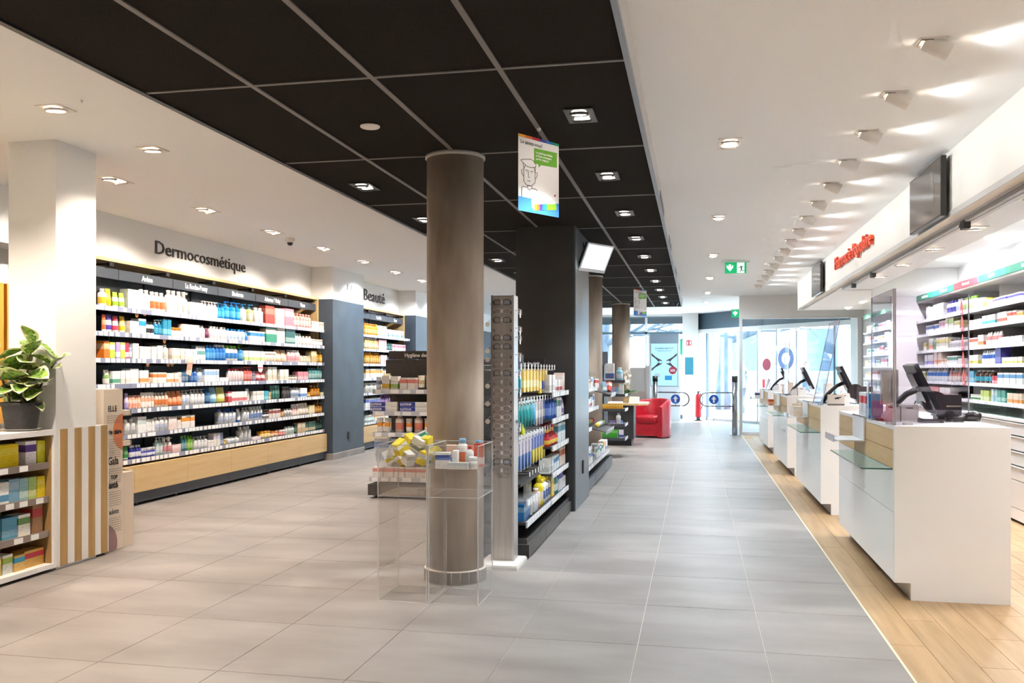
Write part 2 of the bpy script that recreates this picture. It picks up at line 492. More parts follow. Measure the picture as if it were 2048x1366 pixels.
# ---- right bulkhead over the counters
M_FASC = mat('EFE9E0', 0.7, spec=0.2)
fz0 = 2.415
S('wall_right_fascia', B(1.75, 1.83, -3.2, 16.3, fz0, ZC), M_FASC)
S('wall_right_soffit', B(1.832, 2.26, -3.2, 12.497, 2.40, 2.47), mat('DAD8D8', 0.45))
S('wall_right_soffit_back', B(2.18, 2.255, -3.2, 12.43, 2.472, ZC - 0.002), M_WHITE)
S('wall_right_soffit_far', B(1.832, 3.298, 12.502, 16.298, 2.39, 2.47), M_WHITE)
S('wall_soffit_end', B(1.75, 3.30, 16.3, 16.42, 2.39, ZC), M_WHITE)
S('trim_2', B(1.742, 1.752, -3.2, 12.5, fz0 - 0.004, fz0 + 0.035), mat('CFCBC7', 0.4))
# shutter rails under the bulkhead
rails = E('shutter_track', (1.87, 8, fz0 - 0.03), 'grey metal double shutter track under the bulkhead edge', 'track')
P('rail', B(1.835, 1.87, 2.0, 12.1, 2.372, 2.398), mat('9C9896', 0.45), rails)
P('rail', B(1.885, 1.92, 2.0, 12.1, 2.376, 2.398), mat('BDBAB8', 0.45), rails)
for y in (6.75, 10.1, 11.3):
    P('roller_block', B(1.83, 1.875, y, y + 0.09, 2.325, 2.385), mat('2C2A29', 0.5), rails)
    P('end_stop', B(1.84, 1.86, y + 0.09, y + 0.16, 2.35, 2.375), mat('77716E', 0.4, 0.6), rails)

# ---- white end wall and glass partition by the entrance
S('wall_entrance', B(0.88, 3.30, 19.10, 19.22, 2.44, ZC), M_WHITE)
w2 = S('window_2', B(0.88, 3.30, 19.12, 19.20, 2.40, 2.45), M_PANEL)
P('frame_bar', B(0.88, 0.94, 19.12, 19.20, 0.0, 2.40), M_PANEL, w2, local=True)
P('frame_bar', B(3.2, 3.28, 19.12, 19.20, 0.0, 2.40), M_PANEL, w2, local=True)
P('frame_bar', B(0.94, 3.2, 19.12, 19.20, 0.0, 0.06), M_PANEL, w2, local=True)
P('pane', B(0.94, 3.2, 19.155, 19.165, 0.06, 2.40), M_GLASS, w2, local=True)

# ---- street front, left part
M_FRB = mat('6F8796', 0.4, 0.2)
M_FRW = mat('E9EEF1', 0.4)
yF = 24.95
w1 = S('window_1', B(-5.95, -0.36, yF, yF + 0.12, 2.82, 3.0), M_WHITE)
P('transom', B(-4.2, -0.36, yF, yF + 0.10, 2.335, 2.40), M_FRB, w1, local=True)
P('transom', B(-4.2, -0.36, yF, yF + 0.10, 2.79, 2.82), M_FRB, w1, local=True)
P('sill_wall', B(-5.95, -0.36, yF, yF + 0.14, 0.0, 0.12), mat('7F8C96', 0.6), w1, local=True)
for x in (-4.2, -3.0, -2.05, -1.35):
    P('mullion', B(x - 0.03, x + 0.03, yF, yF + 0.10, 0.12, 2.82), M_FRB if x < -2 else M_FRW, w1, local=True)
xs = (-4.2, -3.0, -2.05, -1.35, -0.36)
for i in range(4):
    P('pane', B(xs[i] + 0.03, xs[i + 1] - 0.03, yF + 0.05, yF + 0.06, 0.12, 2.335), M_GLASS, w1, local=True)
    P('pane', B(xs[i] + 0.03, xs[i + 1] - 0.03, yF + 0.05, yF + 0.06, 2.40, 2.79), M_GLASS, w1, local=True)
S('wall_front', B(-5.95, -4.2, yF, yF + 0.12, 0, 2.82), M_WHITE)
S('wall_front_pillar', B(-0.36, 0.06, yF - 0.25, yF + 0.3, 0, ZC), mat('F3F3F2', 0.6))
# ---- street front, slanted entrance
A = Vector((0.05, 25.05, 0)); Bv = Vector((3.6, 20.45, 0)); U = (Bv - A); LEN = U.length; U.normalize()
ANG = math.atan2(U.y, U.x)
MS = Matrix.Translation(A) @ Matrix.Rotation(ANG, 4, 'Z')
def SB(u0, u1, w0, w1, z0, z1): return B(u0, u1, w0, w1, z0, z1).xf(MS)
d1 = S('door_1', SB(0, LEN, -0.06, 0.10, 2.34, 2.45), mat('F4F5F6', 0.4))
P('header_panel', SB(0, LEN, 0.0, 0.06, 2.45, ZC), mat('61788A', 0.25), d1, local=True)
posts = (0.02, 0.36, 0.62, 1.62, 1.72, 2.38, 3.05, 3.72, 4.9, LEN - 0.05)
for i, u in enumerate(posts):
    P('door_frame', SB(u, u + 0.055, -0.02, 0.05, 0.0, 2.34), mat('5F7687', 0.4) if i in (1, 4, 8) else mat('DDE3E8', 0.35, 0.3), d1, local=True)
for i in range(len(posts) - 1):
    P('door_pane', SB(posts[i] + 0.055, posts[i + 1], 0.01, 0.02, 0.06, 2.34), M_GLASS, d1, local=True)
    P('door_rail', SB(posts[i] + 0.055, posts[i + 1], -0.01, 0.04, 0.0, 0.06), mat('C4CBD1', 0.4, 0.3), d1, local=True)
S('wall_entrance_side', B(3.30, 3.5, 19.2, 20.6, 0, 3.0), M_WHITE)

# ================================================================== STREET
S('ground_street', B(-30, 40, 25.2, 80, -0.25, -0.06), noisy('pale_pavement', 'B9B4AD', 'C9C5BF', (0.8, 0.8, 0.8), 0.8, coord='World'))
S('ground_forecourt', MB().prism([(-6.1, 25.06), (0.0, 25.2), (3.7, 20.5), (9, 20.5), (9, 27), (-6.1, 27)], -0.2, -0.02), mat('D6D2CC', 0.8))
S('street_canopy', MB().prism([(25.12, 2.62), (27.6, 3.05), (27.6, 3.2), (25.12, 2.80)], -6.0, -0.3, lambda p: (p[2], p[0], p[1])), mat('5E6F80', 0.6))
bl = E('street_building', (6, 46, -0.06), 'pale stone building across the street seen through the entrance', 'building')
M_FACADE = noisy('pale_facade', 'D8CFC2', 'E4DCD0', (0.6, 0.6, 0.6), 0.85, coord='World')
P('facade', B(-22, 34, 46, 50, -0.06, 14), M_FACADE, bl)
P('cornice', B(-22, 34, 45.7, 46, 4.4, 4.8), mat('C9C0B4', 0.8), bl)
P('plinth_course', B(-22, 34, 45.85, 46, -0.06, 0.9), mat('B4ADA3', 0.8), bl)
for i in range(9):
    x = -20 + i * 3.6
    for z0 in (1.2, 5.4):
        wn = P('window', B(x, x + 1.5, 45.9, 46.02, z0, z0 + 2.3), mat('E8E6E2', 0.5), bl)
        P('window_pane', B(x + 0.12, x + 1.38, 45.86, 45.91, z0 + 0.12, z0 + 2.18), mat('6E8496', 0.15), wn)
b2 = E('street_building', (10, 40, -0.06), 'grey corner building with a dark balcony behind the sliding doors', 'building')
P('facade', B(6.5, 30, 40, 45, -0.06, 12), noisy('grey_facade', 'D6D6D6', 'E0E0E0', (0.6, 0.6, 0.6), 0.85, coord='World'), b2)
P('balcony_slab', B(6.2, 30, 38.9, 40, 3.1, 3.35), mat('7D868F', 0.8), b2)
P('shop_front', B(7.2, 29, 39.9, 40.02, 3.5, 5.2), mat('5C6670', 0.3), b2)
for i in range(5):
    wn = P('window', B(7.6 + i * 2.4, 9.2 + i * 2.4, 39.86, 39.95, 3.55, 5.0), mat('DDE1E4', 0.5), b2)
    P('window_pane', B(7.72 + i * 2.4, 9.08 + i * 2.4, 39.82, 39.88, 3.67, 4.88), mat('7C93A6', 0.15), wn)

def bare_tree(name, base, h, lean, label, seed, scale=1.0):
    rnd = random.Random(seed)
    t = E(name, base, label, 'tree', 'street trees')
    tr = MB(); pts = []; b = Vector(base)
    for i in range(8):
        f = i / 7
        pts.append(b + Vector((lean * f * f + 0.12 * math.sin(5 * f), 0.1 * math.sin(4 * f), h * f)))
    tr.tube(pts, [0.28 * scale * (1 - 0.55 * i / 7) for i in range(8)], 10)
    P('trunk', tr, noisy('bark', '3E4A55', '566370', (6, 6, 2), 0.9, 0.3), t)
    br = MB()
    def grow(p, d, L, r, depth):
        q = p + d * L
        mid = p + d * L * 0.5 + Vector((rnd.uniform(-1, 1), rnd.uniform(-1, 1), rnd.uniform(-.5, 1))) * L * 0.08
        br.tube([p, mid, q], [r, r * 0.8, r * 0.6], 5, cap=False)
        if depth:
            for _ in range(3):
                nd = (d + Vector((rnd.uniform(-1, 1), rnd.uniform(-1, 1), rnd.uniform(-0.5, 0.6))) * 0.8).normalized()
                grow(q, nd, L * rnd.uniform(0.6, 0.8), r * 0.58, depth - 1)
    for k in range(9):
        p = pts[3 + k % 5]
        a = k * 2.4
        grow(p, Vector((math.cos(a), math.sin(a), 0.35)).normalized(), 1.1 * scale, 0.10 * scale, 3)
    P('branches', br, noisy('bark', '3E4A55', '566370', (6, 6, 2), 0.9, 0.3), t)
bare_tree('bare_tree', (-3.3, 30.0, -0.06), 5.2, 0.8, 'leaning bare tree outside the left windows', 3)
bare_tree('bare_tree', (0.9, 33.0, -0.06), 5.6, 0.4, 'bare tree trunk outside the sliding entrance door', 8, 1.15)

# ================================================================== CEILING FITTINGS
ORD = ['first', 'second', 'third', 'fourth', 'fifth', 'sixth', 'seventh', 'eighth', 'ninth', 'tenth', 'eleventh', 'twelfth', 'thirteenth', 'fourteenth', 'fifteenth', 'sixteenth', 'seventeenth', 'eighteenth', 'nineteenth', 'twentieth', '21st', '22nd', '23rd', '24th']
M_LAMP = mat('FFF4E4', 0.4, emit=14.0)
M_LAMPW = mat('FFE9CF', 0.4, emit=12.0)
def spotlight(parent, off, aim, power, color, angle, blend=0.6, rad=0.035):
    d = bpy.data.lights.new('lamp_light', 'SPOT')
    d.energy = power; d.color = color; d.spot_size = R(angle); d.spot_blend = blend; d.shadow_soft_size = rad
    o = bpy.data.objects.new('lamp_light', d); COL.objects.link(o); o.parent = parent
    o.location = off; o.rotation_euler = Vector(aim).to_track_quat('-Z', 'Y').to_euler()
    return o
def lamp_parts(n, plate_m, ring_m, lens_m, sx, sy, tilt):
    out = []
    pl = MB().box(-sx / 2, sx / 2, -sy / 2, sy / 2, -0.006, 0.0)
    out.append(('trim_plate', pl.mesh('trim_plate'), plate_m))
    for k in range(n):
        cy_ = 0 if n == 1 else (-0.25 + 0.5 * k) * sy
        r = min(sx, sy / n) * 0.40
        rg = MB().lathe([(r, -0.006), (r, -0.016), (r * 0.86, -0.020), (r * 0.84, -0.006)], 24, caps=False)
        t = tilt[k] if isinstance(tilt, (list, tuple)) else tilt
        mt = Matrix.Translation((0, cy_, 0)) @ Matrix.Rotation(t, 4, 'X')
        out.append(('lamp_ring', rg.xf(mt).mesh('lamp_ring'), ring_m))
        ln = MB().lathe([(r * 0.84, -0.013), (r * 0.5, -0.018), (0.001, -0.019)], 24, caps=False)
        out.append(('lamp_lens', ln.xf(mt).mesh('lamp_lens'), lens_m))
    return out
def fixture(name, loc, parts, label, group):
    o = E(name, loc, label, 'ceiling light', group)
    for nm, me, m in parts: link(nm, me, m, o)
    return o
pt_black = lamp_parts(2, mat('5F5C59', 0.4, 0.4), mat('3B3836', 0.4, 0.4), M_LAMP, 0.155, 0.26, (0.12, 0.3))
pt_white1 = lamp_parts(1, mat('EFEAE4', 0.5), mat('D8D0C6', 0.4), M_LAMPW, 0.16, 0.16, 0.1)
pt_white2 = lamp_parts(2, mat('EFEAE4', 0.5), mat('C9BFB2', 0.3, 0.5), M_LAMPW, 0.155, 0.29, (0.1, 0.3))
def word(i): return ORD[i]
for col, (x, ys, side) in enumerate(((-0.605, (0.2, 1.7, 4.77, 6.29, 7.80, 9.30, 10.80, 12.3, 13.8, 15.3, 16.8, 18.3), 'right'), (-2.41, (0.2, 1.7, 6.29, 7.78, 9.30, 10.80, 12.3, 13.8, 15.3, 16.8), 'left'))):
    k = 0
    for y in ys:
        if y < -3: continue
        lab = None
        if y > 4: lab = word(k); k += 1
        else: lab = word(int(y / 1.5)) + ' out-of-view'
        o = fixture('downlight', (x, y, ZB), pt_black, f'{lab} double downlight from the camera in the black ceiling, {side} row', 'double downlights in the black ceiling')
        spotlight(o, (0, 0, -0.035), (0.0, 0, -1), P_BLACK, NEUT if col == 0 else (1.0, 0.91, 0.82), 95)
for i, (x, y) in enumerate(((-3.70, 2.6), (-3.70, 3.6), (-3.70, 4.63), (-3.72, 5.62))):
    o = fixture('downlight', (x, y, ZC), pt_white1, f'{word(max(i - 2, 0)) if i > 1 else word(i) + " hidden"} single round downlight above the left aisle', 'single downlights in the left ceiling')
    spotlight(o, (0, 0, -0.035), (-0.05, 0, -1), P_LEFT * (0.38 if y > 4 else 0.75), WARM, 120)
for i in range(11):
    y = 6.47 + 1.385 * i
    x = -4.62
    o = fixture('downlight', (x, y, ZC), pt_white2, f'{word(i)} double downlight from the pillar along the left shelf wall', 'double downlights along the left wall')
    spotlight(o, (0, 0, -0.035), (-0.35, 0, -1), P_LEFT * 0.72, (1.0, 0.90, 0.80) if i < 5 else NEUT, 126)
for i, (x, y) in enumerate(((-4.9, 0.8), (-4.9, 2.4), (-4.95, 4.2))):
    o = fixture('downlight', (x, y, ZC), pt_white1, f'{word(i)} round downlight left of the white pillar', 'downlights left of the pillar')
    spotlight(o, (0, 0, -0.035), (0, 0, -1), P_LEFT * 0.6, WARM, 130)
k = 0
for i, y in enumerate((-2.7, 0.3, 3.3, 6.27, 9.28, 12.3, 15.3, 18.2, 20.8, 23)):
    if y > 6: lab = word(k); k += 1
    else: lab = word(i) + ' out-of-view'
    o = fixture('downlight', (0.225, y, ZC), pt_white2, f'{lab} double downlight from the camera in the white aisle ceiling', 'double downlights in the right ceiling')
    spotlight(o, (0, 0, -0.035), (0.05, 0, -1), P_RIGHT * (0.70 if y < 5 else 1.1 if y < 11 else 0.72), COOL, 110 if y < 11 else 165)
# swivelling wall-washer spots
sp_plate = MB().box(-0.055, 0.075, -0.055, 0.055, -0.006, 0.0)
sp_in = MB().box(-0.045, 0.01, -0.045, 0.045, -0.010, -0.004)
mt = Matrix.Translation((-0.012, 0, 0.0)) @ Matrix.Rotation(R(-128), 4, 'Y')
sp_body = MB().lathe([(0.036, -0.01), (0.043, 0.0), (0.043, 0.115), (0.037, 0.115), (0.037, 0.085)], 24, caps=False).xf(Matrix.Translation((-0.012, 0, -0.004)) @ Matrix.Rotation(R(118), 4, 'Y'))
sp_lens = MB().lathe([(0.037, 0.088), (0.001, 0.09)], 24, caps=False).xf(Matrix.Translation((-0.012, 0, -0.004)) @ Matrix.Rotation(R(118), 4, 'Y'))
SPP = [('trim_plate', sp_plate.mesh('trim_plate'), mat('E4DED8', 0.5)), ('recess', sp_in.mesh('recess'), mat('8E8780', 0.6)),
       ('spot_head', sp_body.mesh('spot_head'), mat('EBE6E0', 0.4)), ('lamp_lens', sp_lens.mesh('lamp_lens'), M_LAMP)]
for i in range(-4, 16):
    y = 4.51 + 0.815 * i
    o = fixture('swivel_spot', (1.073, y, ZC), SPP, f'{word(i) if i >= 0 else word(-i) + " out-of-view"} white swivel spot from the camera above the counters', 'swivel spots above the counters')
    spotlight(o, (0.10, 0, -0.062), (0.90, 0, -0.50), P_WASH, NEUT, 118, 0.35, 0.02)
# added lamps, hidden behind the fascia, that brighten the back-counter shelves
for i in range(7):
    y = 0.6 + 1.8 * i
    o = fixture('downlight', (2.62, y, 2.66), pt_white2, f'{word(i)} added hidden lamp brightening the back counter shelves', 'added hidden lamps above the back shelves')
    spotlight(o, (0, 0, -0.035), (0.45, 0, -1), 62 if y > 5 else 16, (0.95, 0.97, 1.0), 165)
for i in range(3):
    o = fixture('downlight', (2.5, 13.2 + 1.3 * i, 2.39), pt_white2, f'{word(i)} double downlight under the far bulkhead soffit', 'downlights under the far soffit')
    spotlight(o, (0, 0, -0.035), (0.0, 0, -1), 40, (0.95, 0.97, 1), 150)
for i in range(7):
    y = 3.65 + 1.2 * i
    o = fixture('downlight', (2.04, y, 2.40), pt_white1, f'{word(i)} round downlight from the camera under the counter bulkhead', 'round downlights under the bulkhead')
    spotlight(o, (0, 0, -0.035), (0.45, 0, -1), 12, (1, 0.97, 0.96), 150)
# small domes
o = thing1('smoke_detector', MB().lathe([(0.055, 0.0), (0.055, -0.006), (0.0505, -0.010), (0.001, -0.0105)], 32, c=(-1.785, 4.742, ZB), caps=False), mat('E8DFD4', 0.5), (-1.785, 4.742, ZB), 'round white disc on the black ceiling tile', 'detector')
def dome(loc, label, dark):
    o = E('dome_camera', loc, label, 'camera')
    P('housing', MB().lathe([(0.055, 0.0), (0.055, -0.03), (0.048, -0.045), (0.03, -0.05)], 24, c=loc, caps=False), mat('2B2B2D', 0.4) if dark else mat('DAD2C8', 0.5), o)
    P('dome', MB().lathe([(0.036, -0.045), (0.034, -0.06), (0.026, -0.075), (0.012, -0.083), (0.001, -0.084)], 24, c=loc, caps=False), mat('151416', 0.1), o)
dome((-4.66, 9.75, ZC), 'small white dome camera on the left ceiling between downlights', False)
dome((-0.40, 18.2, ZB - 0.006), 'black dome camera at the far right corner of the black ceiling', True)

# ================================================================== PRODUCTS
PK = {}
NAMES = {'box': 'carton', 'bottle': 'bottle', 'pump': 'pump_bottle', 'tube': 'tube', 'jar': 'jar', 'spray': 'spray_bottle', 'pouch': 'refill_pouch', 'dropper': 'oil_bottle'}
CATS = {'box': 'carton', 'bottle': 'bottle', 'pump': 'bottle', 'tube': 'tube', 'jar': 'jar', 'spray': 'bottle', 'pouch': 'pouch', 'dropper': 'bottle'}
def prod_parts(kind, w, d, h, body, ink, cap):
    """list of (part name, mesh, material), front towards -y, standing on z = 0; the first is the body"""
    k = (kind, round(w, 3), round(d, 3), round(h, 3), body, ink, cap)
    if k in PK: return PK[k]
    out = []
    hw, hd = w / 2, d / 2
    if kind == 'box':
        m = printed(body, ink, 0.12, 0.42) if sum(map(ord, body + ink)) % 2 else printed(body, ink, 0.55, 0.86)
        mb = MB().box(-hw, hw, -hd, hd, 0, h)
        out.append(('carton', mb, m))
        fl_ = MB().box(-hw * 0.98, hw * 0.98, -hd * 0.98, hd * 0.98, h, h + 0.0015)
        out.append(('lid_flap', fl_, mat(body, 0.4)))
    elif kind in ('bottle', 'dropper', 'spray'):
        r = min(hw, 0.05 if kind == 'bottle' else 0.04); sy = min(1.0, hd / r)
        ch = h * (0.16 if kind == 'bottle' else 0.26 if kind == 'spray' else 0.22); bh = h - ch
        nr = r * (0.5 if kind != 'dropper' else 0.36)
        mb = MB().lathe([(r * 0.92, 0), (r, 0.004), (r, bh * 0.80), (r * 0.94, bh * 0.88), (nr * 1.05, bh * 0.97), (nr, bh)], 14, 1, sy, p=2.6)
        out.append(('bottle_body', mb, printed(body, ink, 0.2, 0.62, rough=0.25)))
        cr = nr * 1.12 if kind != 'dropper' else nr * 1.25
        cm = MB().lathe([(cr, 0), (cr, ch * 0.92), (cr * 0.9, ch)], 12, 1, max(sy, 0.8), c=(0, 0, bh - 0.001))
        if kind == 'spray': cm.box(-cr * 0.4, cr * 0.4, -cr * 2.0, 0, h - ch * 0.45, h - ch * 0.2)
        out.append(('cap', cm, mat(cap, 0.35)))
    elif kind == 'pump':
        r = min(hw, 0.045); sy = min(1.0, hd / r)
        bh = h * 0.74
        mb = MB().lathe([(r * 0.92, 0), (r, 0.004), (r, bh * 0.84), (r * 0.9, bh * 0.92), (r * 0.42, bh * 0.98), (r * 0.40, bh)], 14, 1, sy, p=2.8)
        out.append(('bottle_body', mb, printed(body, ink, 0.2, 0.66, rough=0.25)))
        pm = MB().cyl((0, 0, bh), r * 0.45, h * 0.08, 10).cyl((0, 0, bh + h * 0.08), r * 0.16, h * 0.10, 8)
        pm.lathe([(r * 0.38, 0), (r * 0.34, h * 0.06)], 10, c=(0, 0, bh + h * 0.18))
        pm.box(-r * 0.14, r * 0.14, -r * 1.05, 0, bh + h * 0.19, bh + h * 0.235)
        out.append(('pump', pm, mat(cap, 0.35)))
    elif kind == 'tube':
        r = min(hw, 0.034); ch = h * 0.16
        vs = []; n = 12; fs = []
        lev = [(1.0, 0.92, ch), (1.0, 0.85, ch + (h - ch) * 0.35), (1.02, 0.5, ch + (h - ch) * 0.75), (1.05, 0.07, h - 0.006), (1.05, 0.07, h)]
        for (a, b, z) in lev:
            for i in range(n):
                t = 2 * PI * i / n
                vs.append((r * a * math.cos(t), min(r, hd) * b * math.sin(t), z))
        for j in range(len(lev) - 1):
            for i in range(n):
                q = (i + 1) % n
                fs.append((j * n + i, j * n + q, (j + 1) * n + q, (j + 1) * n + i))
        mb = MB().add(vs, fs, True); mb.f.append(tuple((len(lev) - 1) * n + i for i in range(n))); mb.sm.append(False)
        out.append(('tube_body', mb, printed(body, ink, 0.3, 0.62, rough=0.3)))
        out.append(('cap', MB().lathe([(r * 0.86, 0), (r * 0.92, ch)], 12, 1, min(1, hd / r) * 0.95), mat(cap, 0.35)))
    elif kind == 'jar':
        r = min(hw, 0.05); lh = h * 0.32
        out.append(('jar_body', MB().lathe([(r * 0.92, 0), (r, 0.003), (r, h - lh - 0.002), (r * 0.9, h - lh)], 16), printed(body, ink, 0.25, 0.7, rough=0.3)))
        out.append(('lid', MB().lathe([(r * 0.98, h - lh), (r * 1.0, h - 0.004), (r * 0.94, h)], 16), mat(cap, 0.35)))
    elif kind == 'pouch':
        n = 10; vs = []; fs = []
        lev = [(0.9, 0.75, 0), (1.0, 0.95, h * 0.12), (1.0, 0.8, h * 0.4), (0.97, 0.4, h * 0.75), (0.95, 0.05, h * 0.93), (0.95, 0.04, h)]
        for (a, b, z) in lev:
            for i in range(n):
                t = 2 * PI * i / n
                ca, sa = math.cos(t), math.sin(t)
                vs.append((hw * a * math.copysign(abs(ca) ** 0.6, ca), hd * b * math.copysign(abs(sa) ** 0.8, sa), z))
        for j in range(len(lev) - 1):
            for i in range(n):
                q = (i + 1) % n
                fs.append((j * n + i, j * n + q, (j + 1) * n + q, (j + 1) * n + i))
        mb = MB().add(vs, fs, True); mb.f.append(tuple((len(lev) - 1) * n + i for i in range(n))); mb.sm.append(False)
        mb.f.append(tuple(i for i in range(n - 1, -1, -1))); mb.sm.append(False)
        out.append(('pouch_body', mb, printed(body, ink, 0.3, 0.6, rough=0.3)))
    out = [(nm, mb.mesh(nm), m) for nm, mb, m in out]
    for nm, me, m in out: me.materials.append(m)
    PK[k] = out
    return out
LAB = set()
def uniq(lab, extra):
    if lab in LAB: lab = lab + extra
    q = 2; base = lab
    while lab in LAB:
        lab = base + f', {ORD[q - 1]} such'; q += 1
    if len(lab.split()) > 16: lab = lab.replace(' from left', '') if len(lab.split()) <= 18 else ' '.join(lab.split(', by')[0].split()[:16])
    LAB.add(lab); return lab
def put(kind, w, d, h, body, ink, cap, pos, rz, label, group=None, jit=0.0, tilt=None):
    ps = prod_parts(kind, w, d, h, body, ink, cap)
    r = link((KN + NAMES[kind]) if kind in ('box', 'bottle', 'tube') else NAMES[kind], ps[0][1]); r.location = pos
    r.rotation_euler = tilt if tilt else (0, 0, rz + random.uniform(-jit, jit))
    tag(r, label, CATS[kind], group)
    for nm, me, m in ps[1:]:
        link(nm, me, None, r)
    return r
KN = ''
def run(where, phrase, s0, s1, n, kind, h, body, ink, cap, desc, prev='', dep=None, left='left', rev=False, fill=0.93, jit=0.03):
    """n alike products side by side; where(s, depth) gives a place, and where.z / where.rz its shelf"""
    f, z, rz = where
    w = (s1 - s0) / n
    ww = w * fill
    d = dep or max(0.03, min(0.09, ww * (0.9 if kind != 'box' else 1.1)))
    for i in range(n):
        s = s0 + (i + 0.5) * w
        x, y = f(s, d / 2 + random.uniform(0.0, 0.012))
        nn = (n - 1 - i) if rev else i
        lab = (f'{ORD[nn]} {desc} from {left}' if n > 1 else desc) + f' on {phrase}'
        lab = uniq(lab, f', by {prev}' if prev else '')
        put(kind, ww, d, h, body, ink, cap, (x, y, z), rz, lab, f'{desc}s on {phrase}'[:70] if n > 1 else None, jit if kind != 'box' else jit * 0.6)

# ================================================================== LEFT WALL SHELVING
ZR = {1: 1.935, 2: 1.695, 3: 1.445, 4: 1.199, 5: 0.952, 6: 0.704, 7: 0.457}
M_SHELF = mat('3B3E44', 0.5)
M_RAILS = mat('8D91A8', 0.35)
def tags(mb, y0, y1, x, z0, z1, seed, pitch=0.083, fw=0.055, skip=0.12):
    rnd = random.Random(seed)
    y = y0 + 0.015
    while y + fw < y1:
        if rnd.random() > skip:
            w = fw * rnd.uniform(0.8, 1.25)
            mb.box(x, x + 0.003, y, min(y + w, y1), z0 + 0.004, z1 - 0.003)
        y += pitch * rnd.uniform(0.75, 1.1)
def wall_bay(y0, y1, title, label, seed, xb=-5.93, xf=-5.42, tsize=0.078):
    b = E('shelving_bay', ((xb + xf) / 2, (y0 + y1) / 2, 0), label, 'shelving')
    e = 0.002
    P('back_panel', B(xb, xb + 0.02, y0 + e, y1 - e, 0.12, 2.39), M_ANTH, b)
    P('upright', B(xb + 0.02, xb + 0.035, y0 + e, y0 + 0.022, 0.12, 2.36), mat('202226', 0.5), b)
    P('drawer_front', B(-5.39, -5.37, y0 + e, y1 - e, 0.135, 0.388), M_OAK, b)
    P('drawer_body', B(xb, -5.39, y0 + e, y1 - e, 0.135, 0.385), mat('4A4742', 0.6), b)
    P('oak_ledge', B(-5.55, -5.372, y0 + e, y1 - e, 0.389, 0.397), M_OAK, b)
    P('plinth', B(xb, -5.395, y0 + e, y1 - e, 0.03, 0.133), mat('45484E', 0.45), b)
    for yy in (y0 + 0.12, y1 - 0.12):
        P('foot', MB().cyl((-5.43, yy, 0), 0.012, 0.03, 8), mat('9A9A9C', 0.4, 0.5), b)
    for r, z in ZR.items():
        sh = P('shelf', B(xb + 0.02, xf, y0 + e, y1 - e, z - 0.018, z), M_SHELF, b)
        P('price_rail', B(xf, xf + 0.012, y0 + e, y1 - e, z - 0.040, z + 0.006), M_RAILS, sh)
        tm = MB(); tags(tm, y0, y1, xf + 0.012, z - 0.040, z + 0.006, seed * 31 + r)
        P('price_tags', tm, M_TAG, sh, kind='stuff')
        for yy in (y0 + 0.004, y1 - 0.034):
            if r < 7: P('bracket', B(xb + 0.03, xb + 0.3, yy, yy + 0.012, z - 0.06, z - 0.018), mat('1F2125', 0.5), sh)
    hd = P('header_sign', B(-5.575, -5.545, y0 + 0.004, y1 - 0.004, 2.222, 2.322), mat('3F434A', 0.5), b)
    if title:
        T(title, tsize, mat('F4F2EF', 0.5), hd, (-5.5435, (y0 + y1) / 2, 2.247), FACE_PX, 0.001, 0.92, 'CENTER', 0.002)
    P('lamp_arm', MB().box(-5.70, -5.52, (y0 + y1) / 2 - 0.012 + 0.3, (y0 + y1) / 2 + 0.012 + 0.3, 2.35, 2.365).box(-5.54, -5.50, (y0 + y1) / 2 + 0.27, (y0 + y1) / 2 + 0.33, 2.335, 2.37), M_BLACK, b)
    return b
seams = [6.89, 7.82, 8.75, 9.68, 10.61, 11.54, 12.47]
tt = [None, 'Avène', 'La Roche-Posay', 'Bioderma', 'Aderma / Vichy', 'Nuxe']
dl = ['dark shelving bay half hidden behind the white pillar', 'dark shelving bay just right of the white pillar, green tubes on top', 'dark shelving bay left of the blue bottles under the Dermocosmétique lettering', 'middle dark shelving bay with the bright blue pump bottles on top', 'dark shelving bay with the red, cream and pink gift boxes', 'last dark shelving bay beside the blue-grey pier']
for i in range(6): wall_bay(seams[i], seams[i + 1], tt[i], dl[i], i + 1)
def surround(y0, y1, label):
    f = E('shelf_surround', (-5.7, (y0 + y1) / 2, 0), label, 'shelf frame')
    P('top_board', B(-5.95, -5.52, y0, y1, 2.385, 2.415), M_OAK, f)
    P('end_board', B(-5.95, -5.52, y1 - 0.03, y1, 0.40, 2.385), M_OAKV, f)
surround(6.89, 12.505, 'light oak frame round the top of the dermocosmetics shelving')
surround(13.80, 16.54, 'light oak frame round the top of the beauty shelving')
def fit(mesh_obj): pass
def wall_word(s, y0, y1, zb, cap_h, x, label):
    me = text_mesh(s, 1.0, 0.0, 1.0, 'LEFT', 0.0)
    xs = [v.co.x for v in me.vertices]; wn = max(xs) - min(xs)
    size = cap_h / 0.70
    sx = (y1 - y0) / (wn * size)
    me2 = text_mesh(s, size, 0.006, sx, 'LEFT', 0.0).copy()
    me2.transform(Matrix.Rotation(FACE_PX, 4, 'Z') @ Matrix.Rotation(R(90), 4, 'X'))
    o = link('wall_lettering', me2, mat('3A3431', 0.5)); o.location = (x + 0.007, y0, zb)
    tag(o, label, 'lettering')
wall_word('Dermocosmétique', 8.56, 10.50, 2.583, 0.140, -5.65, 'large dark Dermocosmétique lettering on the white wall')
wall_word('Beauté', 14.66, 15.72, 2.56, 0.20, -5.65, 'large dark Beauté lettering on the white wall past the pier')

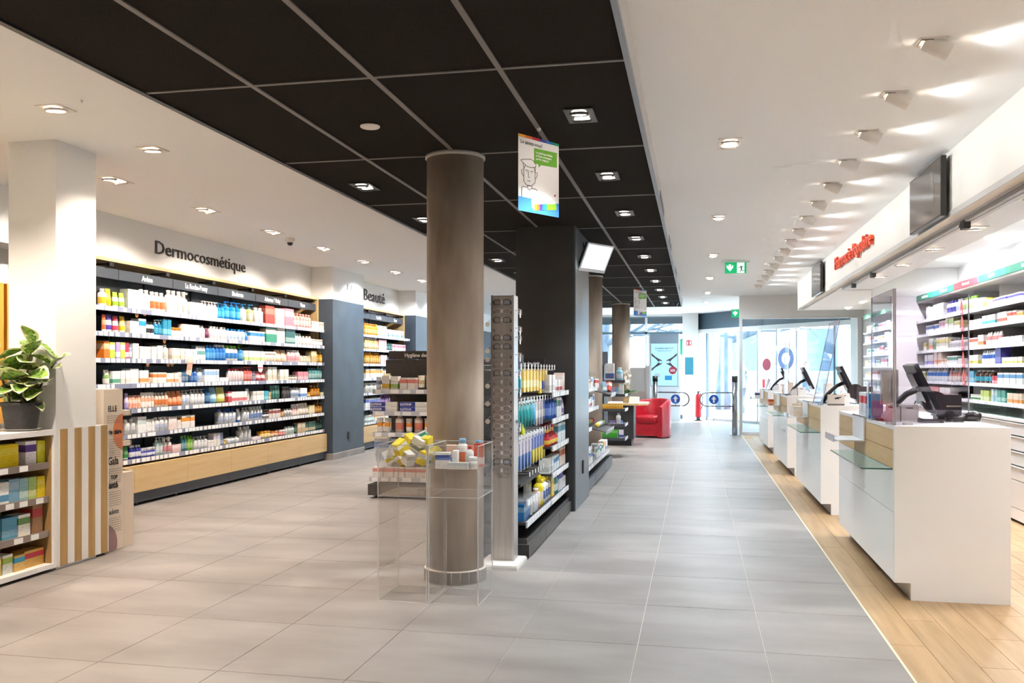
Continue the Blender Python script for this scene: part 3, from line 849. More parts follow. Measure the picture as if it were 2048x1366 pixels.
SH = {1: 'top', 2: 'second', 3: 'third', 4: 'fourth', 5: 'fifth', 6: 'sixth', 7: 'lowest'}
DERM = [
  (1, 7.426, 7.511, 1, 'bottle', 0.169, 'FBF6EC', 'F2C230', 'F7F3EA', 'white bottle with a yellow label'),
  (1, 7.515, 7.616, 1, 'tube', 0.176, 'F2B400', 'F7D25A', 'E9A400', 'amber yellow tube'),
  (1, 7.619, 7.795, 2, 'tube', 0.151, '9BCB3C', 'F3F6E4', 'F1F2EA', 'lime green tube'),
  (1, 7.804, 8.02, 1, 'box', 0.195, 'E9EEDD', 'F6F6EE', '-', 'large pale green carton'),
  (1, 8.026, 8.201, 2, 'bottle', 0.215, 'F6F0E6', 'EFE6DA', 'EFEAE0', 'tall white lotion bottle'),
  (1, 8.207, 8.468, 3, 'bottle', 0.208, 'F5EEE4', 'EE7A45', 'EFEAE0', 'white bottle with an orange promotion band'),
  (1, 8.517, 8.781, 3, 'bottle', 0.25, 'F3EDE4', 'EADFD2', 'F1ECE4', 'large white bottle with grey print'),
  (1, 8.781, 8.912, 1, 'spray', 0.255, 'F3EDE4', 'D9D2CB', 'E3E1DF', 'white spray bottle'),
  (1, 8.912, 9.164, 6, 'box', 0.151, 'F7F2EA', 'DDE7F2', '-', 'slim white carton with blue corner'),
  (1, 9.168, 9.516, 5, 'pump', 0.19, 'F7F2EC', 'E9EEF6', 'F7F4F0', 'small white pump bottle'),
  (1, 9.522, 9.659, 2, 'pump', 0.188, '1F8FD0', '4FB0E2', '1C86C8', 'small bright blue pump bottle'),
  (1, 9.659, 10.076, 3, 'pump', 0.222, '1385CF', '55B4E8', '0F78C0', 'large bright blue pump bottle'),
  (1, 10.076, 10.231, 1, 'pump', 0.222, 'E9E6D2', 'F2F0E2', '2F86C6', 'cream pump bottle with blue head'),
  (1, 10.231, 10.412, 1, 'pump', 0.227, 'D6D98A', 'EDEBC4', '3B8CC0', 'yellow-green pump bottle'),
  (1, 10.412, 10.656, 2, 'bottle', 0.198, 'F6F2EC', 'EEE8E0', 'F0ECE6', 'short white bottle'),
  (1, 10.662, 10.934, 1, 'box', 0.236, 'B8453A', 'D9806F', '-', 'copper red gift box'),
  (1, 10.941, 11.215, 1, 'box', 0.22, 'F3E6D2', 'E8D4B8', '-', 'cream gift box'),
  (1, 11.222, 11.52, 1, 'box', 0.239, 'E07C8C', 'EFA9B1', '-', 'rose pink gift box'),
  (1, 11.528, 12.077, 6, 'bottle', 0.197, 'E5A094', 'F2CFC6', 'D98D82', 'slim salmon pink bottle'),
  (1, 12.085, 12.525, 6, 'box', 0.113, 'F0DDD2', 'C9B6AA', '-', 'tiny pale cosmetics carton'),
  (2, 7.46, 7.511, 1, 'tube', 0.168, 'EE6A3A', 'F4A27C', 'F3EDE6', 'orange tube'),
  (2, 7.515, 7.617, 1, 'tube', 0.173, '5A3FA5', 'F2EEF5', 'F1ECE8', 'violet tube'),
  (2, 7.619, 7.724, 1, 'tube', 0.166, 'E64867', 'F3EDEC', 'F1ECE8', 'raspberry pink tube'),
  (2, 7.728, 7.837, 1, 'tube', 0.169, 'F2BC1C', 'F6E3A0', 'F1ECE8', 'sunny yellow tube'),
  (2, 7.841, 7.991, 2, 'box', 0.125, 'F6F1E8', 'E9E0D2', '-', 'white carton under an orange badge'),
  (2, 7.997, 8.123, 1, 'box', 0.156, 'F5F3F0', '2C9FD0', '-', 'tall white carton with a blue corner'),
  (2, 8.129, 8.267, 2, 'bottle', 0.128, 'F4F1EC', '3A3A3C', '2B2B2D', 'white bottle with black cap'),
  (2, 8.271, 8.401, 2, 'pump', 0.166, '1F7FA8', '4FA7C6', 'BFD6DE', 'teal pump bottle'),
  (2, 8.405, 8.55, 2, 'box', 0.174, '2C90B4', '7FC6DA', '-', 'teal blue carton'),
  (2, 8.554, 8.754, 3, 'jar', 0.096, 'F6F2EA', 'EDE5D8', 'F08A2C', 'white jar with orange lid'),
  (2, 8.763, 9.067, 5, 'box', 0.14, 'F7F3EC', 'DDE6F0', '-', 'plain white carton'),
  (2, 9.077, 9.25, 2, 'bottle', 0.146, 'F3EEE8', 'E7DED8', 'EFE8E2', 'off-white bottle'),
  (2, 9.257, 9.329, 1, 'tube', 0.119, '5B2340', '8A4A68', '4A1C34', 'dark plum tube'),
  (2, 9.334, 9.721, 5, 'bottle', 0.148, 'F5F0EC', 'E8DDE0', 'F3EEEA', 'pale skin-care bottle'),
  (2, 9.726, 10.152, 5, 'bottle', 0.138, 'F3F5F8', 'BCD2EA', '1F86D2', 'white bottle with bright blue cap'),
  (2, 10.157, 10.255, 1, 'tube', 0.14, '2E78CC', '6EA6DE', '2A6CB8', 'mid blue tube'),
  (2, 10.264, 10.659, 4, 'box', 0.131, 'F6F4F1', '3A8AD0', '-', 'white carton with blue square'),
  (2, 10.672, 10.991, 1, 'box', 0.228, '2E8C6C', 'E8DCC0', '-', 'emerald gift box with window'),
  (2, 10.998, 11.229, 1, 'box', 0.203, 'F2E9DA', 'E2D2BA', '-', 'ivory gift box'),
  (2, 11.239, 11.539, 1, 'box', 0.208, '2A5E5A', '8FA8A2', '-', 'dark teal gift box with window'),
  (2, 11.546, 11.814, 3, 'tube', 0.161, 'BFD8D2', 'E6EEEA', 'D8E2DE', 'pale mint tube'),
  (2, 11.826, 12.118, 3, 'bottle', 0.129, 'EFD9D2', 'F6ECE6', 'E8CFC6', 'blush pink bottle'),
  (2, 12.126, 12.483, 4, 'jar', 0.095, 'EBD7CC', 'F5ECE4', 'D8C4B8', 'little beige jar'),
  (3, 7.46, 7.541, 1, 'box', 0.165, 'F07F22', 'F9C79A', '-', 'orange carton'),
  (3, 7.544, 7.624, 1, 'box', 0.156, 'BFD24A', 'F5F5E4', '-', 'lime carton'),
  (3, 7.628, 7.695, 1, 'box', 0.159, 'B49ACB', 'EFE8F4', '-', 'lilac carton'),
  (3, 7.699, 7.771, 1, 'box', 0.159, 'C5D84E', 'F4F6DE', '-', 'yellow-green carton'),
  (3, 7.775, 7.841, 1, 'box', 0.161, 'D63A5C', 'F2C6CE', '-', 'crimson carton'),
  (3, 7.845, 7.893, 1, 'bottle', 0.142, '9DB0C6', 'D4DEE8', '8296AE', 'grey-blue bottle'),
  (3, 7.899, 7.997, 1, 'box', 0.156, 'F7F3EC', 'EDE6DC', '-', 'upright white carton'),
  (3, 8.005, 8.294, 3, 'box', 0.129, 'F6F2EA', 'E8E0D6', '-', 'wide white carton'),
  (3, 8.316, 8.412, 1, 'box', 0.144, 'F5F0E6', 'EAE2D4', '-', 'narrow ivory carton'),
  (3, 8.437, 8.517, 1, 'bottle', 0.159, 'F7F4EE', 'E9E4DC', 'F1EDE6', 'white milk bottle'),
  (3, 8.565, 8.811, 3, 'box', 0.125, 'F3E7D8', 'E2CDB6', '-', 'cream carton'),
  (3, 8.82, 9.055, 3, 'box', 0.123, 'F7F4EF', 'CFE0F0', '-', 'white carton with blue trim'),
  (3, 9.062, 9.25, 3, 'tube', 0.159, 'F3F3F0', '6FA6A0', 'EDEDEA', 'white tube with green print'),
  (3, 9.257, 9.457, 3, 'bottle', 0.181, '2E86CE', '62AEE4', '2A78BC', 'sky blue bottle'),
  (3, 9.462, 9.688, 3, 'bottle', 0.19, '1F6CC0', '4E96DC', 'E9EEF4', 'royal blue bottle'),
  (3, 9.699, 9.984, 3, 'bottle', 0.187, 'F0F4F0', '3A86CC', '6CC03A', 'white bottle with green cap'),
  (3, 9.99, 10.117, 1, 'pump', 0.204, '2A80CC', '64B0E4', '6CC03A', 'blue pump bottle with green head'),
  (3, 10.122, 10.653, 5, 'box', 0.132, 'F4F3E6', 'B9D27A', '-', 'pale carton with green edge'),
  (3, 10.662, 10.974, 4, 'jar', 0.134, 'F5E4D4', 'EBCDB4', 'F3E6DA', 'peach cream jar'),
  (3, 10.981, 11.335, 2, 'pouch', 0.163, 'EBC6A0', 'F2DCC4', '-', 'peach refill pouch'),
  (3, 11.342, 11.703, 5, 'bottle', 0.171, 'F2D9D6', 'E8A9AE', 'F3EDEA', 'white and pink bottle'),
  (3, 11.711, 12.057, 6, 'bottle', 0.097, 'C9BC98', 'E6DFC8', 'E3DCC8', 'miniature clear bottle'),
  (3, 12.065, 12.265, 1, 'box', 0.17, 'C0A468', 'DCC89C', '-', 'tan carton'),
  (3, 12.281, 12.508, 2, 'dropper', 0.17, 'D9951C', 'EDBF60', 'E2B24E', 'amber oil bottle'),
  (4, 7.486, 7.568, 1, 'tube', 0.14, 'F2F1E6', '8CB86A', 'F0EEE4', 'white tube with leaf print'),
  (4, 7.574, 7.704, 2, 'box', 0.126, 'F6F3EC', '5FA98A', '-', 'white carton with green drop'),
  (4, 7.708, 7.845, 2, 'box', 0.133, 'F5F0E8', 'E3D9CC', '-', 'plain ivory carton'),
  (4, 7.85, 7.993, 1, 'box', 0.151, 'F7F3EC', 'EEE7DC', '-', 'big white carton'),
  (4, 7.997, 8.153, 1, 'box', 0.134, 'F6F1E9', 'F0A050', '-', 'big white carton with orange badge'),
  (4, 8.159, 8.217, 1, 'jar', 0.059, 'F1BFA0', 'F6DCCB', 'F0D8C8', 'small peach jar'),
  (4, 8.225, 8.464, 3, 'box', 0.113, 'F5ECDF', 'EE8A3C', '-', 'white carton with orange badge'),
  (4, 8.468, 8.681, 3, 'box', 0.105, 'F6F1E8', 'F0A868', '-', 'low white carton with orange dot'),
  (4, 8.685, 8.756, 1, 'box', 0.115, 'F4F0EA', 'E2DCD4', '-', 'narrow white carton'),
  (4, 8.77, 8.912, 1, 'bottle', 0.138, '5F8CB8', 'A9C2DA', '4F7CAC', 'grey-blue glass bottle'),
  (4, 8.921, 9.067, 2, 'bottle', 0.147, '2F6CBE', '6E9CD6', '2760AC', 'cobalt bottle'),
  (4, 9.077, 9.193, 1, 'pump', 0.167, 'F3F4F6', 'BFD2EA', 'F3F4F6', 'white pump bottle with blue print'),
  (4, 9.203, 9.522, 5, 'box', 0.146, 'F6F4F1', '9FC0E6', '-', 'slim white carton with blue corner'),
  (4, 9.537, 9.745, 1, 'box', 0.05, 'F5F3EF', 'E6E2DC', '-', 'flat white carton'),
  (4, 9.751, 10.117, 5, 'bottle', 0.158, 'E9E3E2', 'F3DFDF', 'D93A4C', 'clear bottle with red cap'),
  (4, 10.122, 10.336, 3, 'pump', 0.182, 'E6655C', 'F0A199', 'DE4A46', 'coral red pump bottle'),
  (4, 10.345, 10.443, 1, 'bottle', 0.124, '9A8FA6', 'C8C0D0', '8A7F98', 'mauve bottle'),
  (4, 10.464, 10.711, 2, 'pouch', 0.124, 'E8606A', 'F3DADA', '-', 'red and white pouch'),
  (4, 10.733, 10.991, 2, 'box', 0.179, 'EFE4D2', 'DDCBB0', '-', 'sand coloured carton'),
  (4, 11.083, 11.342, 2, 'box', 0.148, 'F1E8DA', 'E2D4BE', '-', 'light sand carton'),
  (4, 11.35, 11.613, 3, 'jar', 0.069, 'E9DFD4', 'CFC0B0', '6A5A50', 'cream jar with dark lid'),
  (4, 11.62, 11.982, 4, 'box', 0.116, 'D5808A', 'E8B6B8', '-', 'dusty rose carton'),
  (4, 12.006, 12.491, 5, 'bottle', 0.173, '5E9C9A', 'A8CCC6', '3E7C7C', 'sea green bottle'),
  (5, 7.786, 7.841, 1, 'tube', 0.158, 'B7A0D0', 'DACDE8', 'A890C4', 'lavender tube'),
  (5, 7.845, 8.032, 4, 'tube', 0.134, 'F0A88C', 'F6CDB9', 'EFB9A2', 'coral tube'),
  (5, 8.04, 8.265, 4, 'tube', 0.159, 'F4ECE4', 'E8A888', 'F2E6DC', 'white tube with coral foot'),
  (5, 8.271, 8.507, 4, 'bottle', 0.153, 'EBD2BE', 'E88C50', 'EFE0D2', 'peach glass bottle'),
  (5, 8.517, 8.77, 3, 'pouch', 0.162, 'E8854A', 'F0B088', '-', 'orange refill pouch'),
  (5, 8.777, 8.921, 2, 'pump', 0.168, 'F3F0EE', 'C9D6E8', 'EEEBE8', 'white dispenser bottle'),
  (5, 8.93, 9.23, 4, 'pump', 0.176, 'D8D8DA', 'EEF0F2', 'E8E8EA', 'silver-white pump bottle'),
  (5, 9.237, 9.352, 1, 'bottle', 0.188, '1F5C92', '5C8CB8', '1A4E80', 'navy blue bottle'),
  (5, 9.36, 9.496, 1, 'pouch', 0.188, '7FB8DC', 'BFDCEE', '-', 'light blue pouch'),
  (5, 9.503, 9.697, 1, 'pouch', 0.185, 'D2CE5A', 'E8E6A8', '-', 'yellow-green refill pouch'),
  (5, 9.724, 9.811, 1, 'box', 0.13, 'C43A40', 'EFE4E2', '-', 'red carton'),
  (5, 9.816, 10.193, 5, 'box', 0.123, 'F6F1ED', 'D96A6C', '-', 'white carton with red edge'),
  (5, 10.204, 10.336, 1, 'tube', 0.155, 'F6F4F1', 'E6E2DC', 'F3F0EC', 'broad white tube'),
  (5, 10.348, 10.64, 4, 'box', 0.118, 'F5F2EE', 'DAD4CC', '-', 'plain white pack'),
  (5, 10.647, 10.762, 1, 'box', 0.116, '2AA6C0', '8CD0DC', '-', 'turquoise carton'),
  (5, 10.769, 10.815, 1, 'box', 0.099, 'E8A040', 'F2CC90', '-', 'amber carton'),
  (5, 10.828, 11.093, 5, 'tube', 0.184, '2E6A58', '5E9484', '28604E', 'bottle green tube'),
  (5, 11.18, 11.436, 4, 'tube', 0.163, '3A3232', '5E5450', '322A2A', 'dark brown tube'),
  (5, 11.451, 11.688, 3, 'bottle', 0.142, 'E9EEF4', 'A8BEDA', 'D8DEE6', 'white mouthwash-like bottle'),
  (5, 11.696, 11.942, 2, 'box', 0.131, 'F0F2F5', '5E8AC8', '-', 'white carton with blue foot'),
  (5, 11.95, 12.077, 1, 'jar', 0.066, 'EFA030', 'F6CE8C', 'EFA030', 'orange jar'),
  (5, 12.085, 12.406, 3, 'dropper', 0.164, 'C77A1A', 'E0A448', 'D9A860', 'amber pump bottle'),
  (5, 12.415, 12.534, 1, 'box', 0.055, 'EFE6B0', 'F3EFD0', '-', 'pale yellow carton'),
  (6, 7.786, 7.963, 2, 'bottle', 0.151, 'F3F1EE', 'E4E2E0', 'EFECE8', 'round-shouldered white bottle'),
  (6, 7.967, 8.118, 2, 'box', 0.163, 'F4F2EF', 'D9E4E0', '-', 'pale white carton'),
  (6, 8.121, 8.269, 3, 'tube', 0.134, 'F3F1EE', 'E9E6E2', 'EFECE8', 'plain white tube'),
  (6, 8.273, 8.511, 3, 'bottle', 0.145, 'F4F2F0', 'C8D0E4', 'F0EEEC', 'white cleansing bottle'),
  (6, 8.515, 8.672, 1, 'box', 0.135, 'EED9CE', 'F4E9E2', '-', 'blush carton'),
  (6, 8.676, 8.747, 1, 'box', 0.096, 'F0E2DA', 'F6EEE8', '-', 'small blush carton'),
  (6, 8.752, 9.008, 3, 'box', 0.136, 'F5F0E8', 'F09A1E', '-', 'white carton with orange foot'),
  (6, 9.522, 9.654, 1, 'bottle', 0.176, 'F1F2F4', 'C2CCE0', '2A5CB0', 'round white bottle with blue cap'),
  (6, 9.659, 9.928, 3, 'pump', 0.182, 'F2F3F4', 'CCD6E8', '2462B8', 'white pump bottle with blue head'),
  (6, 9.984, 10.093, 1, 'tube', 0.161, 'F2F3F4', 'D2DAE6', '2A66C0', 'white tube with blue foot'),
  (6, 10.099, 10.276, 2, 'pump', 0.173, 'F1F1F1', 'DCE0E8', 'F1F1F1', 'all-white pump bottle'),
  (6, 10.291, 10.615, 4, 'bottle', 0.174, 'EFF1F4', '7F9CD0', 'E9ECF0', 'white bottle with blue band'),
  (6, 10.621, 10.775, 2, 'jar', 0.091, 'E6E2DE', '8A8078', '3A3230', 'white jar with dark brown lid'),
  (6, 10.782, 11.111, 4, 'box', 0.119, 'E8DDD4', '9A4438', '-', 'cream carton with maroon print'),
  (6, 11.118, 11.215, 1, 'dropper', 0.098, 'D98A26', 'EDBE70', 'C47A20', 'small amber bottle'),
  (6, 11.222, 11.465, 3, 'bottle', 0.107, 'D6D2CE', 'B0A8A4', 'C2BCB8', 'stone grey bottle'),
  (6, 11.473, 11.688, 3, 'tube', 0.162, 'F0DAD2', 'E6B8AE', 'EED6CC', 'pale rose tube'),
  (6, 11.696, 11.998, 3, 'pouch', 0.169, 'EBD8C2', 'F3E8DA', '-', 'beige pouch'),
  (6, 12.006, 12.199, 2, 'box', 0.126, 'EEDDA8', 'F4ECCC', '-', 'straw yellow carton'),
  (6, 12.207, 12.474, 3, 'dropper', 0.151, 'B8741C', 'DDA24A', 'A86818', 'honey coloured bottle'),
  (7, 7.786, 7.85, 1, 'tube', 0.137, '3C9A48', '8CC890', 'F0F2E8', 'green tube'),
  (7, 7.858, 8.036, 4, 'bottle', 0.136, '3A3F9A', 'F0F0F6', 'F0F0F4', 'indigo and white bottle'),
  (7, 8.04, 8.278, 5, 'jar', 0.095, '4A4AA8', 'E9E9F4', 'F2F2F6', 'indigo jar with white lid'),
  (7, 8.288, 8.422, 2, 'pump', 0.188, 'BFD9D4', 'E6F0EE', 'E8EEEC', 'pale aqua pump bottle'),
  (7, 8.426, 8.571, 2, 'spray', 0.177, 'F0E4E0', 'E89AA0', 'F0EEEC', 'white and pink spray bottle'),
  (7, 8.576, 8.747, 2, 'box', 0.085, 'F0C8C4', 'F6E2DE', '-', 'light pink carton'),
  (7, 8.752, 8.861, 2, 'bottle', 0.17, '4A8C94', '8FBCBE', '5CB04E', 'teal shampoo bottle'),
  (7, 8.866, 8.977, 2, 'bottle', 0.162, '7CC030', 'B8DE7C', '6AAE28', 'lime shampoo bottle'),
  (7, 9.001, 9.279, 4, 'pump', 0.14, 'DEDCDA', 'F1F0EE', 'E9E8E6', 'clear pump bottle'),
  (7, 9.284, 9.4, 2, 'box', 0.076, 'F5F1EC', 'E4DCD2', '-', 'little white carton'),
  (7, 9.405, 9.548, 2, 'box', 0.147, 'EFE8DA', 'D8D0E0', '-', 'tall cream carton'),
  (7, 9.553, 9.627, 1, 'box', 0.147, '6C7896', 'A8B0C4', '-', 'slate blue carton'),
  (7, 9.654, 9.721, 1, 'jar', 0.066, 'EDC23A', 'F4DE90', 'F0EAD8', 'small yellow jar'),
  (7, 9.726, 10.007, 3, 'bottle', 0.078, 'F1F1F0', 'D4DAE6', 'ECECEC', 'short white pharmacy bottle'),
  (7, 10.019, 10.321, 3, 'bottle', 0.186, 'ECECEA', 'D2D4D4', 'E2E2E0', 'very tall white bottle'),
  (7, 10.327, 10.545, 2, 'box', 0.04, 'F2DEE0', 'F8F0F0', '-', 'white and pink carton'),
  (7, 10.552, 10.825, 3, 'jar', 0.094, 'F1C66A', 'F6E2B4', 'F0A83A', 'honey yellow jar'),
  (7, 10.831, 11.059, 2, 'jar', 0.077, 'EFAF7C', 'F6D6BC', 'E9925A', 'apricot jar'),
  (7, 11.066, 11.25, 2, 'jar', 0.078, 'E06A60', 'F0B0A8', 'F4EEEA', 'red jar with white lid'),
  (7, 11.257, 11.52, 4, 'bottle', 0.111, 'E4EAE6', 'C0D2CA', 'D6DEDA', 'pale grey-green bottle'),
  (7, 11.528, 11.613, 1, 'bottle', 0.149, '24503C', '4E7C66', '1E4432', 'forest green bottle'),
  (7, 11.62, 11.86, 2, 'box', 0.139, 'CDAE84', 'E2CEB0', '-', 'kraft brown carton'),
  (7, 11.868, 12.232, 3, 'box', 0.139, '3C6A54', 'D2B88E', '-', 'kraft and green carton'),
  (7, 12.24, 12.491, 3, 'bottle', 0.138, '1E3E34', '466A5C', '18332A', 'blackish green bottle'),
]
prev = ''; lastrow = 0; KN = 'cosmetics_'
for (row, y0, y1, n, kind, h, body, ink, cap, desc) in DERM:
    if row != lastrow: prev = ''; lastrow = row
    where = (lambda s, dd: (-5.435 - dd, s), ZR[row], FACE_PX)
    hm = 0.27 if row == 1 else 0.208
    run(where, f'{SH[row]} dermocosmetics shelf', y0, y1, n, kind, min(h, hm), body, ink, cap, desc, prev)
    prev = desc
# promotion cards and orange badges hanging on the shelf edges
def card(pos, w, h, mt, label, rz=FACE_PX, round_=False, tilt=0.0, name='shelf_card'):
    if round_:
        mb = MB().lathe([(w / 2, 0), (w / 2, 0.003)], 20).xf(Matrix.Translation((0, 0, h / 2)) @ Matrix.Rotation(R(90), 4, 'X'))
    else:
        mb = MB().box(-w / 2, w / 2, -0.0015, 0.0015, 0, h)
    mb.xf(Matrix.Rotation(tilt, 4, 'Y'))
    o = link(name, mb.mesh(name), mt); o.location = pos; o.rotation_euler = (0, 0, rz)
    return tag(o, label, 'card')
card((-5.385, 8.79, 1.285), 0.10, 0.19, printed('E9CDB8', 'C9987C', 0.3, 0.7), 'tilted beige promotion card hanging from the third dermocosmetics shelf', tilt=0.25)
card((-5.385, 10.42, 1.325), 0.13, 0.10, printed('F6F3EF', 'C8586A', 0.35, 0.5), 'round white promotion card on the third dermocosmetics shelf edge', round_=True)
for k, (y, z, w_) in enumerate(((7.94, 1.86, 'second'), (8.07, 1.88, 'second'), (8.41, 1.615, 'third'), (8.12, 1.37, 'fourth'), (8.48, 1.37, 'fourth'), (8.55, 1.375, 'fourth'))):
    card((-5.43, y, z), 0.055, 0.055, printed('F08A20', 'F8C890', 0.4, 0.6), f'{ORD[k]} round orange badge from the left above the dermocosmetics packs, {w_} shelf', round_=True, name='promo_badge')

# ---- beauty bays beyond the pier
bs = [13.80, 14.71, 15.62, 16.51]
for i in range(3): wall_bay(bs[i], bs[i + 1], [None, 'Caudalie', 'Nuxe'][i], ['dark beauty bay half hidden behind the blue-grey pier', 'dark beauty bay in the middle under the Beauté lettering', 'dark beauty bay at the far end by the second pier'][i], i + 11, tsize=0.078)
BEAU = {1: [('bottle', 6, 'F0A028', 'F6C878', 'E88C18', 'amber sun-care bottle', 0.2), ('bottle', 5, 'DDE3DE', 'F2F2EE', 'C8CEC8', 'pale silver bottle', 0.19), ('box', 8, 'E8C8C8', '8FB0B8', '-', 'pastel cosmetics carton', 0.14)],
        2: [('bottle', 6, 'E8C070', 'F6E2B0', 'F2EEE6', 'honey shampoo bottle', 0.2), ('box', 4, 'EFA4A4', 'F6D0CE', '-', 'salmon carton', 0.18), ('bottle', 3, '2E5E58', '5E8A84', '24504A', 'dark green beauty bottle', 0.15), ('box', 7, 'F2C8CE', 'D86A7C', '-', 'pink and white carton', 0.12)],
        3: [('bottle', 7, 'D89020', 'EEC060', 'B87818', 'golden oil bottle', 0.2), ('box', 3, 'F2C4BC', 'F8E0DA', '-', 'light rose carton', 0.16), ('bottle', 6, '3E3448', '6A5C78', '322A3C', 'dark violet bottle', 0.16)],
        4: [('box', 8, 'F6EEDC', 'F0A020', '-', 'white and orange carton', 0.16), ('bottle', 4, 'F2EFE8', 'E0C890', '6A9CC8', 'white bottle with blue cap', 0.19)],
        5: [('bottle', 8, 'F3F0EA', 'D8D2C8', 'F1EEE8', 'white milk bottle', 0.17)],
        6: [('box', 7, 'F3F1EE', '5A6CC0', '-', 'white carton with blue foot', 0.15), ('bottle', 5, '7A4A86', 'A87CB0', '6A3E76', 'purple bottle', 0.19)],
        7: [('jar', 4, 'BFE0D4', 'EEF6F2', 'F4F4F0', 'mint jar', 0.12), ('box', 7, 'F4E8D4', 'EFA030', '-', 'orange topped carton', 0.13)]}
for row, lst in BEAU.items():
    s = 14.25; tot = sum(n for _, n, *_ in lst)
    w = min(0.105, (16.40 - s) / tot)
    for kind, n, body, ink, cap, desc, h in lst:
        where = (lambda s_, dd: (-5.435 - dd, s_), ZR[row], FACE_PX)
        run(where, f'{SH[row]} beauty shelf', s, s + n * w, n, kind, h, body, ink, cap, desc)
        s += n * w

# ================================================================== LEFT FOREGROUND
M_LIN = wood('tan_lining', '9A7A4C', 'AC8A58', 2, 0.55)
ub = E('shelf_cabinet', (-4.38, 4.6, 0), 'white open cabinet with a tan lining and boxes, left foreground', 'cabinet')
CY0 = 3.9
P('top_board', B(-4.60, -4.18, CY0, 5.245, 0.905, 0.94), M_PANEL, ub)
P('stile', B(-4.60, -4.18, 5.215, 5.245, 0.02, 0.905), M_PANEL, ub)
P('lining', B(-4.58, -4.20, 5.208, 5.215, 0.05, 0.905), M_LIN, ub)
P('back_panel', B(-4.60, -4.585, CY0, 5.215, 0.02, 0.905), M_LIN, ub)
P('bottom_board', B(-4.585, -4.18, CY0, 5.215, 0.02, 0.052), M_PANEL, ub)
P('stile', B(-4.60, -4.18, CY0 - 0.03, CY0, 0.02, 0.94), M_PANEL, ub)
P('recessed_foot', B(-4.56, -4.22, CY0, 5.2, 0, 0.02), M_BLACK, ub)
tmb = MB(); tags(tmb, 4.3, 5.2, -4.1805, 0.022, 0.05, 77, 0.13, 0.06, 0.3)
P('price_tags', tmb, M_TAG, ub, kind='stuff')
LZ = {1: 0.722, 2: 0.497, 3: 0.268, 4: 0.052}
for r in (1, 2, 3):
    z = LZ[r]
    sh = P('shelf', B(-4.585, -4.225, CY0, 5.208, z - 0.016, z), M_LIN, ub)
    P('price_rail', B(-4.225, -4.213, CY0, 5.208, z - 0.040, z + 0.004), mat('9A8E88', 0.3, 0.4), sh)
    tm = MB(); tags(tm, 4.2, 5.205, -4.213, z - 0.040, z + 0.002, 90 + r, 0.15, 0.062, 0.15)
    P('price_tags', tm, M_TAG, sh, kind='stuff')
KN = 'tea_'
LEFT = [
 (1, 4.10, 4.52, 4, 0.13, 'D8A040', 'ECC880', 'ochre tea carton'), (2, 4.10, 4.58, 5, 0.125, 'C8DCE4', '3A7CA8', 'pale blue tea carton'), (3, 4.10, 4.58, 4, 0.13, '6AA8B8', 'A8CCD4', 'teal grey tea carton'), (4, 4.10, 4.52, 4, 0.11, 'DCC890', 'B84A3C', 'kraft tea carton with a red band'),
 (1, 4.56, 4.79, 2, 0.125, 'E88A4A', 'F2B488', 'orange tea carton'), (1, 4.797, 4.968, 2, 0.142, 'E8CE14', 'F2E04C', 'bright yellow tea carton'), (1, 5.03, 5.13, 1, 0.148, 'F0ECF2', '6A4A9A', 'white tea carton with a violet band'), (1, 5.134, 5.205, 1, 0.145, 'DCD81E', 'ECE85A', 'yellow-green tea carton'),
 (2, 4.62, 4.79, 2, 0.125, 'F1F0EC', '2C7CB8', 'white tea carton with a dark blue band'), (2, 4.797, 4.88, 1, 0.135, 'EFF1F0', '5E9CC4', 'white tea carton with a steel blue band'), (2, 4.884, 4.973, 1, 0.145, '7FB0CE', 'A4C8DC', 'powder blue tea carton'), (2, 4.977, 5.055, 1, 0.14, '9CC8CE', 'C4DED8', 'aqua tea carton'), (2, 5.058, 5.13, 1, 0.138, 'B4CC7C', 'D6DE9C', 'pale lime tea carton'), (2, 5.134, 5.205, 1, 0.135, 'E4D020', 'F0E25C', 'yellow tea carton'),
 (3, 4.62, 4.79, 2, 0.12, '4E9CC4', '7CB8D6', 'mid blue tea carton'), (3, 4.83, 4.962, 1, 0.135, '5AA4CA', '86BEDA', 'wide sky blue tea carton'), (3, 4.968, 5.075, 1, 0.135, 'F1F2EC', '6E9A5C', 'white tea carton with a green leaf picture'), (3, 5.085, 5.18, 1, 0.185, '9A7450', 'B03A3A', 'kraft herb pack with a red band'),
 (4, 4.56, 4.83, 2, 0.11, 'D6B868', 'E6CE8C', 'sand yellow tea carton'), (4, 4.836, 4.922, 1, 0.118, 'E9EEE2', 'A8C24E', 'white tea carton with a lime band'), (4, 4.926, 5.018, 1, 0.10, 'D8B062', '2E9CC8', 'kraft tea carton with a blue lid'), (4, 5.022, 5.20, 2, 0.108, 'D8A850', 'C82A44', 'kraft tea carton with a crimson lid'),
]
for (row, y0, y1, n, h, c1, c2, desc) in LEFT:
    where = (lambda s, dd: (-4.235 - dd, s), LZ[row], FACE_PX)
    run(where, f'{["", "top", "second", "third", "bottom"][row]} shelf of the foreground cabinet', y0, y1, n, 'box', h, c1, c2, '-', desc, dep=0.075 if row < 3 else 0.10, fill=0.97, jit=0.02)
KN = ''
